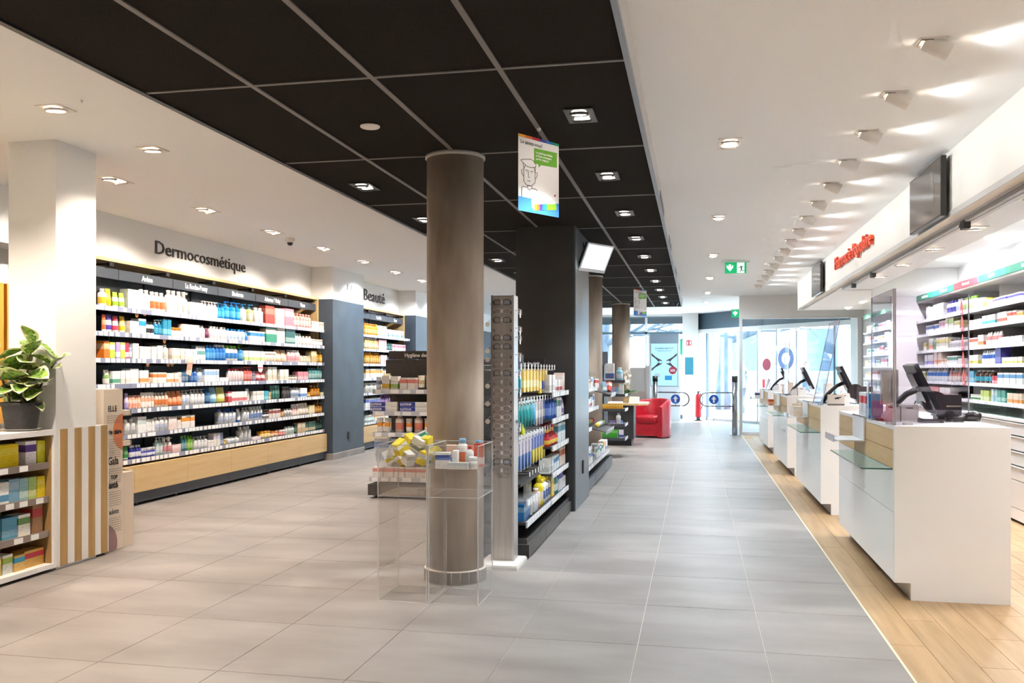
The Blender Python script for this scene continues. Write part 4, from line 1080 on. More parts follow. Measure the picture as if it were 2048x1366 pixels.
# striped cladding round the pillar foot
sc_ = E('striped_panel', (-4.3, 5.51, 0), 'white panel with four oak stripes round the pillar foot', 'panel')
P('panel', B(-4.192, -4.180, 5.25, 5.78, 0.02, 0.94), M_PANEL, sc_)
P('return_panel', B(-4.56, -4.192, 5.668, 5.78, 0.02, 0.94), M_PANEL, sc_)
P('shadow_gap', B(-4.56, -4.20, 5.27, 5.76, 0.0, 0.02), M_BLACK, sc_)
for a, b in ((5.272, 5.342), (5.415, 5.483), (5.556, 5.624), (5.692, 5.762)):
    P('stripe', B(-4.180, -4.176, a, b, 0.02, 0.939), wood('oak_stripe', 'A98654', 'BB9762', 2, 0.5), sc_)

# ---- magazine display in cardboard
M_CARD = mat('E3D3C0', 0.6)
md = E('magazine_display', (-4.42, 5.9, 0), 'beige cardboard display printed with magazine titles and an orange half circle', 'display')
xs_ = -4.235
P('body', B(-4.60, xs_, 5.80, 6.02, 0.0, 1.195), M_CARD, md)
P('bin', MB().box(-4.60, xs_ - 0.004, 6.02, 6.16, 0, 0.56).box(-4.60, -4.25, 6.15, 6.165, 0.0, 0.575), mat('DCCBB8', 0.6), md)
for z in (1.03, 0.80):
    P('tray', MB().box(-4.60, xs_ - 0.004, 6.02, 6.13, z - 0.045, z - 0.038).box(-4.60, xs_ - 0.004, 6.12, 6.135, z - 0.045, z).box(xs_ - 0.02, xs_ - 0.004, 6.02, 6.13, z - 0.045, z), mat('E6D8C8', 0.6), md)
def disc_yz(x, yc, zc, ry, rz_, y0=-9, y1=9, n=40, z0=-9):
    pts = []
    for i in range(n):
        a = 2 * PI * i / n
        pts.append((min(max(yc + ry * math.cos(a), y0), y1), max(zc + rz_ * math.sin(a), z0)))
    return MB().prism(pts, x, x + 0.0012, lambda p: (p[2], p[0], p[1]))
P('orange_circle', disc_yz(xs_, 6.03, 0.875, 0.125, 0.135, y1=6.0195), mat('DE8658', 0.6), md)
P('mauve_shape', disc_yz(xs_, 5.80, 0.05, 0.155, 0.155, y0=5.801, z0=0.002), mat('A07C7C', 0.6), md)
M_INK = mat('2A2422', 0.6)
for s, z, size, y, sx, bo in (('ELLE', 1.03, 0.055, 5.845, 0.85, 0), ('marie claire', 0.862, 0.045, 5.80, 0.85, 0.0015), ('Gala', 0.635, 0.075, 5.845, 0.8, 0.001), ('TOP', 0.526, 0.038, 5.88, 0.9, 0.0015), ('Santé', 0.462, 0.062, 5.83, 0.85, 0.0025), ('Paulette', 0.268, 0.05, 5.835, 0.75, 0)):
    T(s, size * 1.12, M_INK, md, (xs_ + 0.002, y, z), FACE_PX, 0.0006, sx, 'LEFT', bo)
sm = MB(); rnd = random.Random(5)
for zt, nl in ((0.995, 4), (0.82, 9), (0.60, 7), (0.43, 7), (0.235, 7)):
    for i in range(nl):
        z = zt - i * 0.0165
        y = 5.835
        while y < 5.995:
            w = rnd.uniform(0.012, 0.04)
            sm.box(xs_ + 0.0015, xs_ + 0.0022, y, min(y + w, 6.0), z, z + 0.0035)
            y += w + 0.006
P('small_print', sm, mat('8C7C70', 0.7), md, kind='stuff')

# ---- potted rubber plant
PC = Vector((-4.325, 5.09, 0.94))
pl_ = E('potted_rubber_plant', PC, 'potted rubber plant with cream-edged green leaves in a black pot', 'plant')
P('saucer', MB().lathe([(0.085, 0), (0.118, 0.012), (0.122, 0.014), (0.085, 0.006)], 32, c=PC), mat('E6E0D8', 0.4), pl_)
P('pot', MB().lathe([(0.092, 0.012), (0.094, 0.016), (0.114, 0.158), (0.122, 0.160), (0.125, 0.187), (0.117, 0.187), (0.112, 0.165)], 40, c=PC), noisy('dark_pot', '2A2A2A', '343332', (40, 40, 40), 0.6), pl_)
P('soil', MB().lathe([(0.112, 0.165), (0.06, 0.175), (0.001, 0.176)], 24, c=PC, caps=False), mat('2B2018', 0.95), pl_)
stems = MB(); nodes = []
for (dx, dy, hgt, bend) in ((0.02, 0.0, 0.40, 0.03), (-0.04, -0.05, 0.33, -0.07), (0.05, 0.05, 0.31, 0.09), (-0.02, 0.05, 0.27, -0.03)):
    pts = [PC + Vector((dx + bend * (t / 6) ** 1.4, dy + bend * 1.3 * (t / 6) ** 1.3, 0.165 + (hgt) * t / 6)) for t in range(7)]
    stems.tube(pts, [0.009 - 0.0007 * t for t in range(7)], 7)
    nodes.append(pts)
P('stem', stems, noisy('plant_stem', '5E4A30', '7A6242', (20, 20, 6), 0.8), pl_)
def leaf_mesh():
    nx, ny = 10, 8; vs = []; fs = []; mi = []
    for i in range(nx + 1):
        t = i / nx
        wd_ = 0.34 * (math.sin(PI * t ** 0.85)) ** 0.75 if 0 < t < 1 else 0.0
        for j in range(ny + 1):
            s = -1 + 2 * j / ny
            y = s * wd_
            z = 0.16 * abs(s) * wd_ * 2 - 0.22 * t * t + 0.02 * math.sin(9 * t + 3 * s)
            vs.append((t, y, z))
    for i in range(nx):
        for j in range(ny):
            a = i * (ny + 1) + j
            fs.append((a, a + ny + 1, a + ny + 2, a + 1))
            mi.append(1 if (j in (0, ny - 1) or i == nx - 1 or (i * 3 + j * 5) % 7 == 0 and j in (1, ny - 2)) else 0)
    me = bpy.data.meshes.new('leaf'); me.from_pydata(vs, [], fs)
    me.materials.append(noisy('leaf_green', '3C6A2C', '8FAE50', (7, 12, 6), 0.3, 0.0, 3.0, lo=0.42, hi=0.58))
    me.materials.append(noisy('leaf_cream', 'DDDDA6', 'EFEAC8', (9, 9, 9), 0.35))
    me.polygons.foreach_set('material_index', mi); me.polygons.foreach_set('use_smooth', [True] * len(fs)); me.update()
    return me
LM = leaf_mesh()
rnd = random.Random(11); ga = 0.4
for si, pts in enumerate(nodes):
    nl = (12, 10, 10, 8)[si]
    for k in range(nl):
        f = 0.30 + 0.70 * k / (nl - 1)
        p = pts[0].lerp(pts[-1], f) if False else pts[min(6, int(f * 6))]
        ga += 2.4
        el = R(-8 + 62 * (f ** 2.2)) + rnd.uniform(-0.15, 0.15)
        L = rnd.uniform(0.17, 0.235) * (1.0 if f < 0.9 else 0.85)
        for _ in range(6):
            if (p.y + L * math.cos(el) * math.sin(ga)) < 5.23: break
            ga += 0.9
        lf = link('leaf', LM, None, pl_); lf.location = p - PC
        lf.rotation_euler = Euler((rnd.uniform(-0.5, 0.5), -el, ga), 'XYZ')
        lf.scale = (L, L, L)
# ---- small things beside the pot
cu = thing1('white_mug', MB().lathe([(0.036, 0), (0.04, 0.004), (0.042, 0.09), (0.038, 0.09), (0.036, 0.01)], 24, c=(-4.37, 4.86, 0.94)), mat('E9E5DF', 0.3), (-4.37, 4.86, 0.94), 'small white cup at the left end of the foreground cabinet top', 'cup')
P('handle', MB().tube([(-4.37 + 0.0, 4.86 - 0.041, 0.96), (-4.37, 4.86 - 0.066, 0.97), (-4.37, 4.86 - 0.066, 1.0), (-4.37, 4.86 - 0.042, 1.012)], 0.005, 6), mat('E9E5DF', 0.3), cu)
cj = thing1('glass_jar', MB().lathe([(0.03, 0), (0.034, 0.003), (0.034, 0.10), (0.028, 0.112), (0.028, 0.12), (0.026, 0.12), (0.026, 0.10), (0.031, 0.095), (0.031, 0.006)], 20, c=(-4.50, 5.17, 0.94)), M_PLEXI, (-4.50, 5.17, 0.94), 'clear jar beside the black plant pot', 'jar')

# ================================================================== MIDDLE OF THE SHOP
M_GON = noisy('gondola_metal', '3F3B38', '474340', (20, 20, 20), 0.5)
M_RAILC = mat('C3C6D0', 0.3, 0.2)
def fx(y): return lambda s, dd: (s, y + dd)          # front towards the camera
# ---- dental care gondola behind the column
hg = E('dental_gondola', (-2.85, 9.2, 0), 'brown-black gondola end headed Hygiène dentaire behind the column', 'shelving')
hx0, hx1 = -3.36, -2.30
P('plinth', B(hx0, hx1, 8.86, 9.46, 0.03, 0.145), M_GON, hg)
for x in (hx0 + 0.08, hx1 - 0.08): P('foot', MB().cyl((x, 8.93, 0), 0.018, 0.03, 10), M_BLACK, hg)
P('back_panel', B(hx0 + 0.06, hx1, 9.42, 9.46, 0.145, 1.30), M_GON, hg)
P('top_panel', B(hx0 + 0.02, hx1, 9.36, 9.40, 1.30, 1.45), M_GON, hg)
hs = P('header_sign', B(-3.285, hx1, 9.30, 9.34, 1.455, 1.545), mat('35302D', 0.5), hg)
T('Hygiène dentaire', 0.056, mat('F3F0EC', 0.5), hs, (-3.105, 9.298, 1.48), FACE_NY, 0.001, 0.95, 'LEFT', 0.0015)
P('sign_foot', B(-2.96, hx1, 9.345, 9.36, 1.40, 1.46), mat('4A443F', 0.5), hg)
HZ = {1: 1.13, 2: 0.90, 3: 0.675, 4: 0.215}
for r, z in HZ.items():
    y0 = 9.0 if r < 4 else 8.90
    sh = P('shelf', B(hx0 + (0.06 if r < 4 else 0.0), hx1, y0 + 0.012, 9.42, z - 0.018, z), M_GON, hg)
    P('price_rail', B(hx0, hx1, y0, y0 + 0.012, z - 0.045, z + 0.004), M_RAILC, sh)
    tm = MB(); rnd = random.Random(r)
    x = hx0 + 0.03
    while x < hx1 - 0.1:
        w = rnd.uniform(0.06, 0.1); tm.box(x, x + w, y0 - 0.003, y0, z - 0.04, z); x += w + rnd.uniform(0.02, 0.12)
    P('price_tags', tm, M_TAG, sh, kind='stuff')
ph = 'dental shelf'
W1 = (fx(9.02), HZ[1], FACE_NY); W2 = (fx(9.02), HZ[2], FACE_NY); W3 = (fx(9.02), HZ[3], FACE_NY); W4 = (fx(8.93), HZ[4], FACE_NY)
run(W1, 'top ' + ph, -3.34, -3.28, 1, 'tube', 0.135, 'D6DCE4', '8EA6C8', 'C8D0DA', 'grey-blue tube')
run(W1, 'top ' + ph, -3.27, -3.18, 1, 'box', 0.145, 'F2EDE6', 'F0C03A', '-', 'white carton with yellow foot')
run(W1, 'top ' + ph, -3.17, -3.08, 1, 'box', 0.14, 'F2EDE6', '9AC060', '-', 'white carton with lime foot')
run(W1, 'top ' + ph, -3.07, -2.89, 2, 'box', 0.125, 'F3EBE4', 'E8867A', '-', 'white carton with coral foot')
run(W1, 'top ' + ph, -2.88, -2.62, 3, 'tube', 0.15, 'F2E8D6', 'C8B48C', '2C2620', 'cream tube with dark cap')
run(W1, 'top ' + ph, -2.61, -2.38, 2, 'box', 0.155, 'A8CC3A', 'DCE8A0', '-', 'lime green carton')
for k, x in enumerate((-3.245, -2.915)):
    for j in range(2):
        o = thing1('toothpaste_carton', B(-0.15 + x, 0.15 + x - 0.0, 9.02, 9.07, HZ[2] + j * 0.052, HZ[2] + j * 0.052 + 0.048), printed('F1EEEA', 'E6E2DC', 0.2, 0.5), (x, 9.045, HZ[2] + j * 0.052), f'{"upper" if j else "lower"} blue and white toothpaste carton in the {"right" if k else "left"} stack', 'carton', 'stacked toothpaste cartons')
        pp = P('blue_panel', B(x - 0.151, x + 0.02, 9.018, 9.02, HZ[2] + j * 0.052 + 0.001, HZ[2] + j * 0.052 + 0.047), mat('2A3A9C', 0.35), o)
        T('ELGYDIUM', 0.034, mat('F4F4F6', 0.4), pp, (x - 0.145, 9.0175, HZ[2] + j * 0.052 + 0.012), FACE_NY, 0.0004, 0.75, 'LEFT', 0.001)
run(W2, 'middle ' + ph, -2.63, -2.53, 1, 'bottle', 0.21, '2E9AC0', '7CC8DC', 'D8E6EA', 'turquoise mouthwash bottle')
run(W3, 'third ' + ph, -3.34, -3.17, 2, 'tube', 0.155, 'F3EDE8', 'F0982A', 'F2ECE6', 'white tube with orange print')
run(W3, 'third ' + ph, -3.13, -3.03, 1, 'bottle', 0.20, 'EBD8CC', 'E89078', 'E6E2DE', 'pale bottle with grey cap')
run(W3, 'third ' + ph, -3.02, -2.93, 1, 'tube', 0.15, 'F5F2EE', 'E88A3A', 'F2ECE6', 'slim white and orange tube')
run(W3, 'third ' + ph, -2.92, -2.82, 1, 'bottle', 0.20, 'EAD6CA', 'E2846A', 'E6E2DE', 'rose bottle with grey cap')
run(W3, 'third ' + ph, -2.81, -2.56, 3, 'tube', 0.155, 'F4EEE6', 'F09A20', 'F2ECE6', 'white tube with amber print')
run(W3, 'third ' + ph, -2.55, -2.40, 2, 'box', 0.17, 'F2ECE8', 'E0605A', '-', 'white carton with red edge')
for k in range(4):
    x = -3.28 + k * 0.19
    o = thing1('brush_pack', MB().box(x - 0.08, x + 0.08, 9.05, 9.062, 0.36, 0.61), printed('DCE2EC', '7C94C8', 0.62, 0.85, '4A5A90'), (x, 9.056, 0.36), f'{ORD[k]} hanging blue-white brush pack from left under the dental shelves', 'pack', 'hanging brush packs on the dental gondola')
    P('blister', MB().box(x - 0.06, x + 0.06, 9.035, 9.05, 0.38, 0.52), M_PLEXI, o)
run(W4, 'bottom ' + ph, -3.34, -2.5, 7, 'box', 0.10, 'EFE9E4', 'D98A80', '-', 'small white carton')

# ---- two clear bins in front of the column
def clear_bin(x0, x1, label):
    y0, y1, h, t = 4.915, 5.285, 0.905, 0.006
    b = E('clear_bin', ((x0 + x1) / 2, (y0 + y1) / 2, 0), label, 'display bin', 'clear acrylic bins')
    P('front_pane', B(x0, x1, y0, y0 + t, 0, h), M_PLEXI, b)
    P('back_pane', B(x0, x1, y1 - t, y1, 0, h), M_PLEXI, b)
    P('side_pane', B(x0, x0 + t, y0 + t, y1 - t, 0, h), M_PLEXI, b)
    P('side_pane', B(x1 - t, x1, y0 + t, y1 - t, 0, h), M_PLEXI, b)
    P('tray_floor', B(x0 + t, x1 - t, y0 + t, y1 - t, 0.608, 0.614), acrylic('tray', 'FCF8F4', 0.06), b)
    P('riser', B(x0 + 0.012, x1 - 0.012, y0 + 0.012, y1 - 0.012, 0.7635, 0.7695), acrylic('tray', 'FCF8F4', 0.06), b)
    P('riser_front', B(x0 + 0.012, x1 - 0.012, y0 + 0.008, y0 + 0.012, 0.614, 0.7695), acrylic('tray2', 'FCF8F4', 0.06), b)
    ed = MB()
    for x in (x0, x1 - 0.004):
        for y in (y0, y1 - 0.004): ed.box(x - 0.0006, x + 0.0046, y - 0.0006, y + 0.0046, 0, h)
    for z in (0.606, h - 0.003, 0.001):
        ed.box(x0, x1, y0 - 0.0007, y0 + 0.003, z, z + 0.004)
        ed.box(x0 - 0.0007, x0 + 0.003, y0, y1, z, z + 0.004); ed.box(x1 - 0.003, x1 + 0.0007, y0, y1, z, z + 0.004)
        ed.box(x0, x1, y1 - 0.003, y1 + 0.0007, z, z + 0.004)
    P('polished_edges', ed, M_PLEXIE, b)
clear_bin(-1.805, -1.508, 'clear acrylic bin on the left, heaped with yellow and white boxes')
clear_bin(-1.500, -1.205, 'clear acrylic bin on the right, holding bottles and cartons')
rnd = random.Random(21)
heap = [(-1.75, 5.0, 0.80, 'F0EBE2', 'E2C814'), (-1.66, 5.02, 0.795, 'F1ECE4', 'C8BEB0'), (-1.57, 5.0, 0.80, 'F0D21E', 'F1ECE0'), (-1.70, 5.12, 0.80, 'E8CC16', 'F3EEE6'), (-1.60, 5.14, 0.80, 'F2EEE6', '3A8A6C'),
        (-1.73, 5.2, 0.80, 'D8C02A', 'F1ECE4'), (-1.57, 5.22, 0.81, 'E6CE1A', 'F2EDE4'), (-1.69, 5.02, 0.865, 'EED21C', 'F3EEE6'), (-1.62, 5.06, 0.875, 'F3EFE8', '8A8E7C'), (-1.68, 5.14, 0.885, 'E9CF18', 'F2EEE6'), (-1.585, 5.16, 0.90, 'F2EEE8', '2E8C70'), (-1.565, 5.10, 0.875, 'E2CA14', 'EEE8D8')]
for k, (x, y, z, c1, c2) in enumerate(heap):
    ps = prod_parts('box', 0.074, 0.05, 0.074, c1, c2, '-')
    e_ = (rnd.uniform(-0.7, 0.7), rnd.uniform(-0.6, 0.6), rnd.uniform(0, 3))
    o = link('carton', ps[0][1]); o.location = (x, y, z - 0.01); o.rotation_euler = e_
    yel = c1[0] in 'ED' and c1[4] in '123' or c1 == 'F0D21E'
    tag(o, f'{ORD[k]} {"yellow" if yel else "white"} box from the bottom of the heap in the left clear bin', 'carton', 'heap of boxes in the left clear bin')
    link(ps[1][0], ps[1][1], None, o)
zb = 0.7695
put('box', 0.082, 0.05, 0.092, 'F2EEEA', '2A4A9C', '-', (-1.425, 4.965, zb), 0.06, 'white carton with a dark blue top band in the right bin')
put('box', 0.028, 0.07, 0.10, 'F5F2EE', 'E9E4DE', '-', (-1.36, 5.0, zb), 0.1, 'narrow white carton beside the tall bottle in the right bin')
put('bottle', 0.072, 0.05, 0.165, 'F6F1EA', 'E8702C', '7FB4DC', (-1.345, 5.10, zb + 0.0), 0.1, 'tall white bottle with orange label and blue cap')
put('box', 0.12, 0.03, 0.038, 'F3F1EE', 'DDE4E8', '-', (-1.33, 4.945, zb), 0.02, 'low white carton at the front of the right bin')
put('box', 0.06, 0.05, 0.12, 'F0C8B0', '6FA0C4', '-', (-1.42, 5.13, zb), 0.2, 'pale carton with blue and orange print behind the white carton')
put('bottle', 0.048, 0.04, 0.13, 'F3F0EC', 'E8E2DC', 'DC3A2C', (-1.285, 5.03, zb), 0.0, 'white bottle with red cap in the right bin')
put('box', 0.055, 0.04, 0.135, 'C8503A', 'F2DAD0', '-', (-1.245, 5.10, zb), 0.1, 'brick red carton in the right bin')
put('jar', 0.05, 0.05, 0.07, 'F2EEEA', 'D8D2CA', 'F4F1EE', (-1.25, 4.97, zb), 0.0, 'small white jar at the right of the clear bin')
put('bottle', 0.055, 0.045, 0.15, 'EFEBE6', 'DCE6F0', '6FAEDC', (-1.27, 5.18, zb), 0.0, 'white bottle with sky blue cap at the back of the right bin')
put('box', 0.05, 0.04, 0.11, 'E06A4A', 'F4E6DE', '-', (-1.335, 5.22, zb), -0.2, 'orange-red carton at the back of the right bin')
put('box', 0.06, 0.04, 0.10, 'E8E2DC', 'C8C0B8', '-', (-1.42, 5.22, zb), -0.1, 'grey-white carton at the back left of the right bin')

# ---- reading-glasses stand
gx0, gx1, gy = -1.378, -1.222, 6.00
st = E('glasses_stand', (-1.30, 6.06, 0), 'tall grey metal stand for reading glasses beside the column', 'display stand')
P('base_plate', MB().box(-1.44, -1.165, 5.83, 6.19, 0.0, 0.022).box(-1.435, -1.17, 5.835, 6.185, 0.022, 0.030), mat('E4E0DB', 0.35), st)
P('post', B(gx0, gx1, gy + 0.012, 6.14, 0.03, 1.848), mat('8E8882', 0.35, 0.5), st)
P('front_plate', B(gx0 + 0.012, gx1 - 0.012, gy, gy + 0.012, 0.03, 1.84), noisy('brushed_grey', 'A39C96', 'B0A9A3', (60, 60, 2), 0.35), st)
P('edge_profile', B(gx1 - 0.012, gx1 + 0.002, gy - 0.004, 6.14, 0.03, 1.85), mat('C3C0BD', 0.3, 0.4), st)
P('edge_profile', B(gx0 - 0.002, gx0 + 0.012, gy - 0.004, 6.14, 0.03, 1.85), mat('9A948E', 0.3, 0.4), st)
P('bolt_knob', MB().lathe([(0.001, 0), (0.010, 0.003), (0.012, 0.010), (0.008, 0.018), (0.001, 0.02)], 16, caps=False).xf(Matrix.Translation((gx1 + 0.002, 6.05, 0.98)) @ Matrix.Rotation(R(90), 4, 'Y')), M_CHROME, st)
sl = MB()
for k in range(19):
    z = 1.795 - k * 0.0615
    sl.box(gx0 + 0.016, gx0 + 0.022, gy - 0.002, gy, z - 0.012, z + 0.006); sl.box(gx1 - 0.022, gx1 - 0.016, gy - 0.002, gy, z - 0.012, z + 0.006)
P('temple_slots', sl, M_BLACK, st)
def glasses_parts(fr):
    rim = MB(); ln = MB()
    for s in (-1, 1):
        pts = []
        for i in range(18):
            a = 2 * PI * i / 18
            ca, sa = math.cos(a), math.sin(a)
            pts.append((s * 0.034 + 0.026 * math.copysign(abs(ca) ** 0.8, ca), 0, 0.0185 * math.copysign(abs(sa) ** 0.8, sa) - 0.002 * abs(ca)))
        rim.tube(pts, 0.0019, 5, closed=True)
        ln.add([(p[0], 0.0, p[2]) for p in pts], [tuple(range(18))])
    rim.tube([(-0.009, 0, 0.006), (0, -0.003, 0.009), (0.009, 0, 0.006)], 0.0018, 5)
    tm = MB()
    for s in (-1, 1):
        tm.tube([(s * 0.060, 0, 0.006), (s * 0.064, 0.004, 0.006), (s * 0.060, 0.012, 0.005), (s * 0.056, 0.022, 0.003)], 0.0019, 5)
    tg = MB().box(-0.007, 0.007, -0.004, -0.002, -0.012, 0.012)
    m = mat(fr, 0.25)
    o = [('rim', rim, m), ('lens', ln, glass('lens_glass', 'F8F8FA', 0.05, 0.02, 0.2)), ('temples', tm, m), ('nose_tag', tg, mat('E6E0DA', 0.3))]
    o = [(a, b.mesh(a), c) for a, b, c in o]
    for a, b, c in o: b.materials.append(c)
    return o
GP = {c: glasses_parts(c) for c in ('1E1A1A', '3A2C28', 'B8A8A4', 'C9B4B4', '8E8684')}
cols = ['1E1A1A', 'C9B4B4', '1E1A1A', None, '1E1A1A', '1E1A1A', '8E8684', '8E8684', '1E1A1A', '8E8684', 'C9B4B4', 'B8A8A4', 'C9B4B4', 'C9B4B4', 'B8A8A4', 'B8A8A4', '8E8684', 'B8A8A4', '1E1A1A', '8E8684']
k = 0
cn = {'1E1A1A': 'black-rimmed', '3A2C28': 'brown-rimmed', 'B8A8A4': 'pale-rimmed', 'C9B4B4': 'pinkish clear', '8E8684': 'grey-rimmed'}
for i, c in enumerate(cols):
    if not c: continue
    z = 1.80 - i * 0.0605
    o = E('reading_glasses', (-1.30, gy - 0.024, z), f'{cn[c]} reading glasses, {ORD[i]} row from the top of the stand', 'glasses', 'reading glasses on the stand')
    for a, b, m in GP[c]: link(a, b, None, o)
    if c == '1E1A1A' and i != 2:
        link('price_sticker', TXT.setdefault('stk', MB().box(0.022, 0.046, -0.001, 0.0, -0.006, 0.004).mesh('price_sticker')), mat('8FA8DC', 0.4), o)
disc = MB().lathe([(0.017, 0), (0.017, 0.002)], 18).xf(Matrix.Rotation(R(90), 4, 'X')).mesh('paper_tag'); disc.materials.append(mat('EDE6DF', 0.5))
for k, i in enumerate((2, 5, 6, 9, 11, 13)):
    o = link('paper_tag', disc); o.location = (gx0 - 0.022, gy - 0.02, 1.77 - i * 0.0605)
    tag(o, f'{ORD[k]} round paper tag from the top on the left of the glasses stand', 'tag', 'paper tags on the glasses stand')
    P('string', MB().tube([(0.0, 0, 0.016), (0.012, 0.002, 0.03), (0.024, 0.004, 0.036)], 0.0007, 4), mat('E6E0DA', 0.6), o, local=True)
for k, i in enumerate((1, 3, 4, 6, 8, 10, 14)):
    c = ['B8A8A4', 'C9B4B4', '8E8684'][k % 3]
    o = E('reading_glasses', (gx1 + 0.030, 6.075, 1.80 - i * 0.0605), f'{cn[c]} reading glasses, {ORD[k]} from the top on the stand\'s right side', 'glasses', 'reading glasses on the side of the stand', rz=R(90))
    for a, b, m in GP[c]: link(a, b, None, o)
    o2 = link('paper_tag', disc, None, o); o2.location = (-0.03, -0.006, -0.028)

# ---- foot care gondola along the aisle
M_GONB = noisy('gondola_dark', '2F2D2C', '363433', (20, 20, 20), 0.5)
xw, xr, xp = -1.62, -1.185, -1.155
fg = E('footcare_gondola', (-1.4, 7.3, 0), 'dark gondola of foot care products between glasses stand and black pier', 'shelving')
P('plinth', B(xw, xp, 6.22, 8.39, 0.012, 0.10), mat('4B4747', 0.4), fg)
for yy in (6.95, 7.67): P('plinth_joint', B(xp - 0.001, xp + 0.0012, yy, yy + 0.004, 0.012, 0.10), M_BLACK, fg)
P('plinth_end', B(xw, xp, 6.214, 6.22, 0.012, 0.10), mat('2A2827', 0.5), fg)
P('deck', B(xw, xp - 0.02, 6.24, 8.38, 0.10, 0.135), mat('3C3938', 0.5), fg)
gr = MB()
for i in range(52): gr.box(xp - 0.09, xp - 0.025, 6.26 + i * 0.041, 6.28 + i * 0.041, 0.135, 0.139)
P('deck_grille', gr, M_BLACK, fg)
P('back_panel', B(xw, xw + 0.03, 6.24, 8.39, 0.135, 1.42), M_GONB, fg)
P('upright', B(xw, xw + 0.06, 6.215, 6.245, 0.1, 1.44), M_GON, fg)
sg = P('header_sign', B(-1.60, -1.33, 7.9, 7.92, 1.36, 1.44), mat('211F1F', 0.5), fg)
T('Soins des pieds', 0.034, mat('EFEDEA', 0.5), sg, (-1.465, 7.898, 1.388), FACE_NY, 0.0006, 0.9, 'CENTER', 0.0012)
P('divider_panel', B(-1.60, -1.36, 7.06, 7.07, 1.33, 1.46), mat('7C8A99', 0.4), fg)
FZ = {1: 1.145, 2: 0.920, 3: 0.690, 4: 0.462}
def rail(parent, x, y0, y1, z, seed, tagsp=0.11):
    P('price_rail', B(x, x + 0.010, y0, y1, z - 0.038, z + 0.006), M_RAILC, parent)
    tm = MB(); tags(tm, y0, y1, x + 0.010, z - 0.038, z + 0.005, seed, tagsp, 0.07, 0.1)
    P('price_tags', tm, M_TAG, parent, kind='stuff')
for r, z in FZ.items():
    sh = P('shelf', B(xw + 0.03, xr, 7.42, 8.38, z - 0.018, z), M_GONB, fg); rail(sh, xr, 7.42, 8.38, z, r)
sh = P('shelf', B(xw + 0.03, xr, 6.25, 8.38, 0.232, 0.25), M_GONB, fg); rail(sh, xr, 6.25, 7.33, 0.25, 9); rail(sh, xr, 7.35, 8.38, 0.25, 10)
sh = P('shelf', B(xw + 0.03, xr - 0.04, 6.26, 7.05, 0.50, 0.52), M_GONB, fg)
sh = P('shelf', B(xw + 0.03, xr, 6.26, 6.78, 0.385, 0.40), acrylic('clear_shelf', 'D8DCE0', 0.12), fg); rail(sh, xr, 6.26, 6.78, 0.40, 12)
def hook_row(ys, z, x_tip=-1.24, tagw=0.034):
    for y in ys:
        h = P('hook', MB().rod((xw + 0.03, y, z), (x_tip, y, z), 0.003, 6).rod((xw + 0.03, y, z + 0.035), (x_tip + 0.01, y, z + 0.035), 0.002, 6).rod((x_tip, y, z), (x_tip + 0.006, y, z + 0.012), 0.003, 6), M_STEEL, fg)
        P('hook_tag', MB().box(x_tip + 0.010, x_tip + 0.013, y - tagw / 2, y + tagw / 2, z + 0.005, z + 0.048), mat('E4E4E6', 0.4), h)
    P('hook_bar', B(xw + 0.03, xw + 0.045, ys[0] - 0.08, ys[-1] + 0.08, z - 0.02, z + 0.045), M_GON, fg)
def frange(a, b, n): return [a + (b - a) * i / (n - 1) for i in range(n)]
hook_row(frange(6.30, 7.85, 12), 1.335)
hook_row(frange(6.30, 7.75, 12), 1.085)
hook_row(frange(6.30, 7.60, 11), 0.825)
hook_row(frange(6.75, 7.50, 7), 0.505, -1.26)
def hang(name, mb, m, pos, label, cat, group, extra=None):
    o = link(name, mb.mesh(name), m); o.location = pos; tag(o, label, cat, group)
    if extra: link(extra[0], extra[1].mesh(extra[0]), extra[2], o)
    return o
def pack_mb(w, h, t=0.014): return MB().prism([(-w / 2, 0), (w / 2, 0), (w / 2, -h * 0.86), (w / 2 - 0.006, -h), (-w / 2 + 0.006, -h), (-w / 2, -h * 0.86)], -t / 2, t / 2, lambda p: (p[2], p[0], p[1]))
for k, y in enumerate((6.30, 6.30 + .141)):
    hang('brush_pack', pack_mb(0.06, 0.19), printed('2A9CA0', 'C84A3C', 0.7, 0.85), (-1.262, y, 1.345), f'{ORD[k]} teal hanging pack from the left on the top hooks', 'pack', 'teal packs on the top hooks')
for k in range(6):
    y = 6.30 + 0.141 * (2 + k)
    hang('plaster_pack', pack_mb(0.09, 0.175 if k < 5 else 0.20), printed('EFC63A', 'F6E49C', 0.2, 0.5, 'A87C1C'), (-1.262, y, 1.345), f'{ORD[k]} yellow hanging pack from the left on the top hooks', 'pack', 'yellow packs on the top hooks')
for k in range(2):
    hang('plaster_pack', pack_mb(0.10, 0.18), printed('E9C22E', '2E4AA8', 0.05, 0.45), (-1.262, 6.30 + 0.141 * (8 + k), 1.345), f'{ORD[k]} yellow and blue hanging pack right of the yellow packs', 'pack', 'yellow and blue packs on the top hooks')
for k in range(6):
    y = 6.30 + 0.132 * k
    mb = MB().tube([(0, 0, -0.02), (0, 0, -0.09), (0.004, 0, -0.13), (0.004, 0, -0.19)], [0.012, 0.022, 0.020, 0.010], 8)
    hang('foot_file', mb, mat('1F8C8E' if k < 5 else '5A9CC4', 0.35), (-1.262, y, 1.095), f'{ORD[k]} {"teal" if k < 5 else "blue"} foot file from the left on the second hooks', 'foot file', 'foot files on the second hooks', ('hang_card', MB().box(-0.004, -0.002, -0.03, 0.03, -0.06, 0.01), mat('BFE0DE', 0.4)))
hang('foot_file', MB().tube([(0, 0, 0), (0, 0, -0.08), (0, 0, -0.14)], [0.008, 0.02, 0.012], 8), mat('DCE03A', 0.35), (-1.27, 6.56, 0.955), 'lime yellow foot file hanging below the teal ones', 'foot file', None)
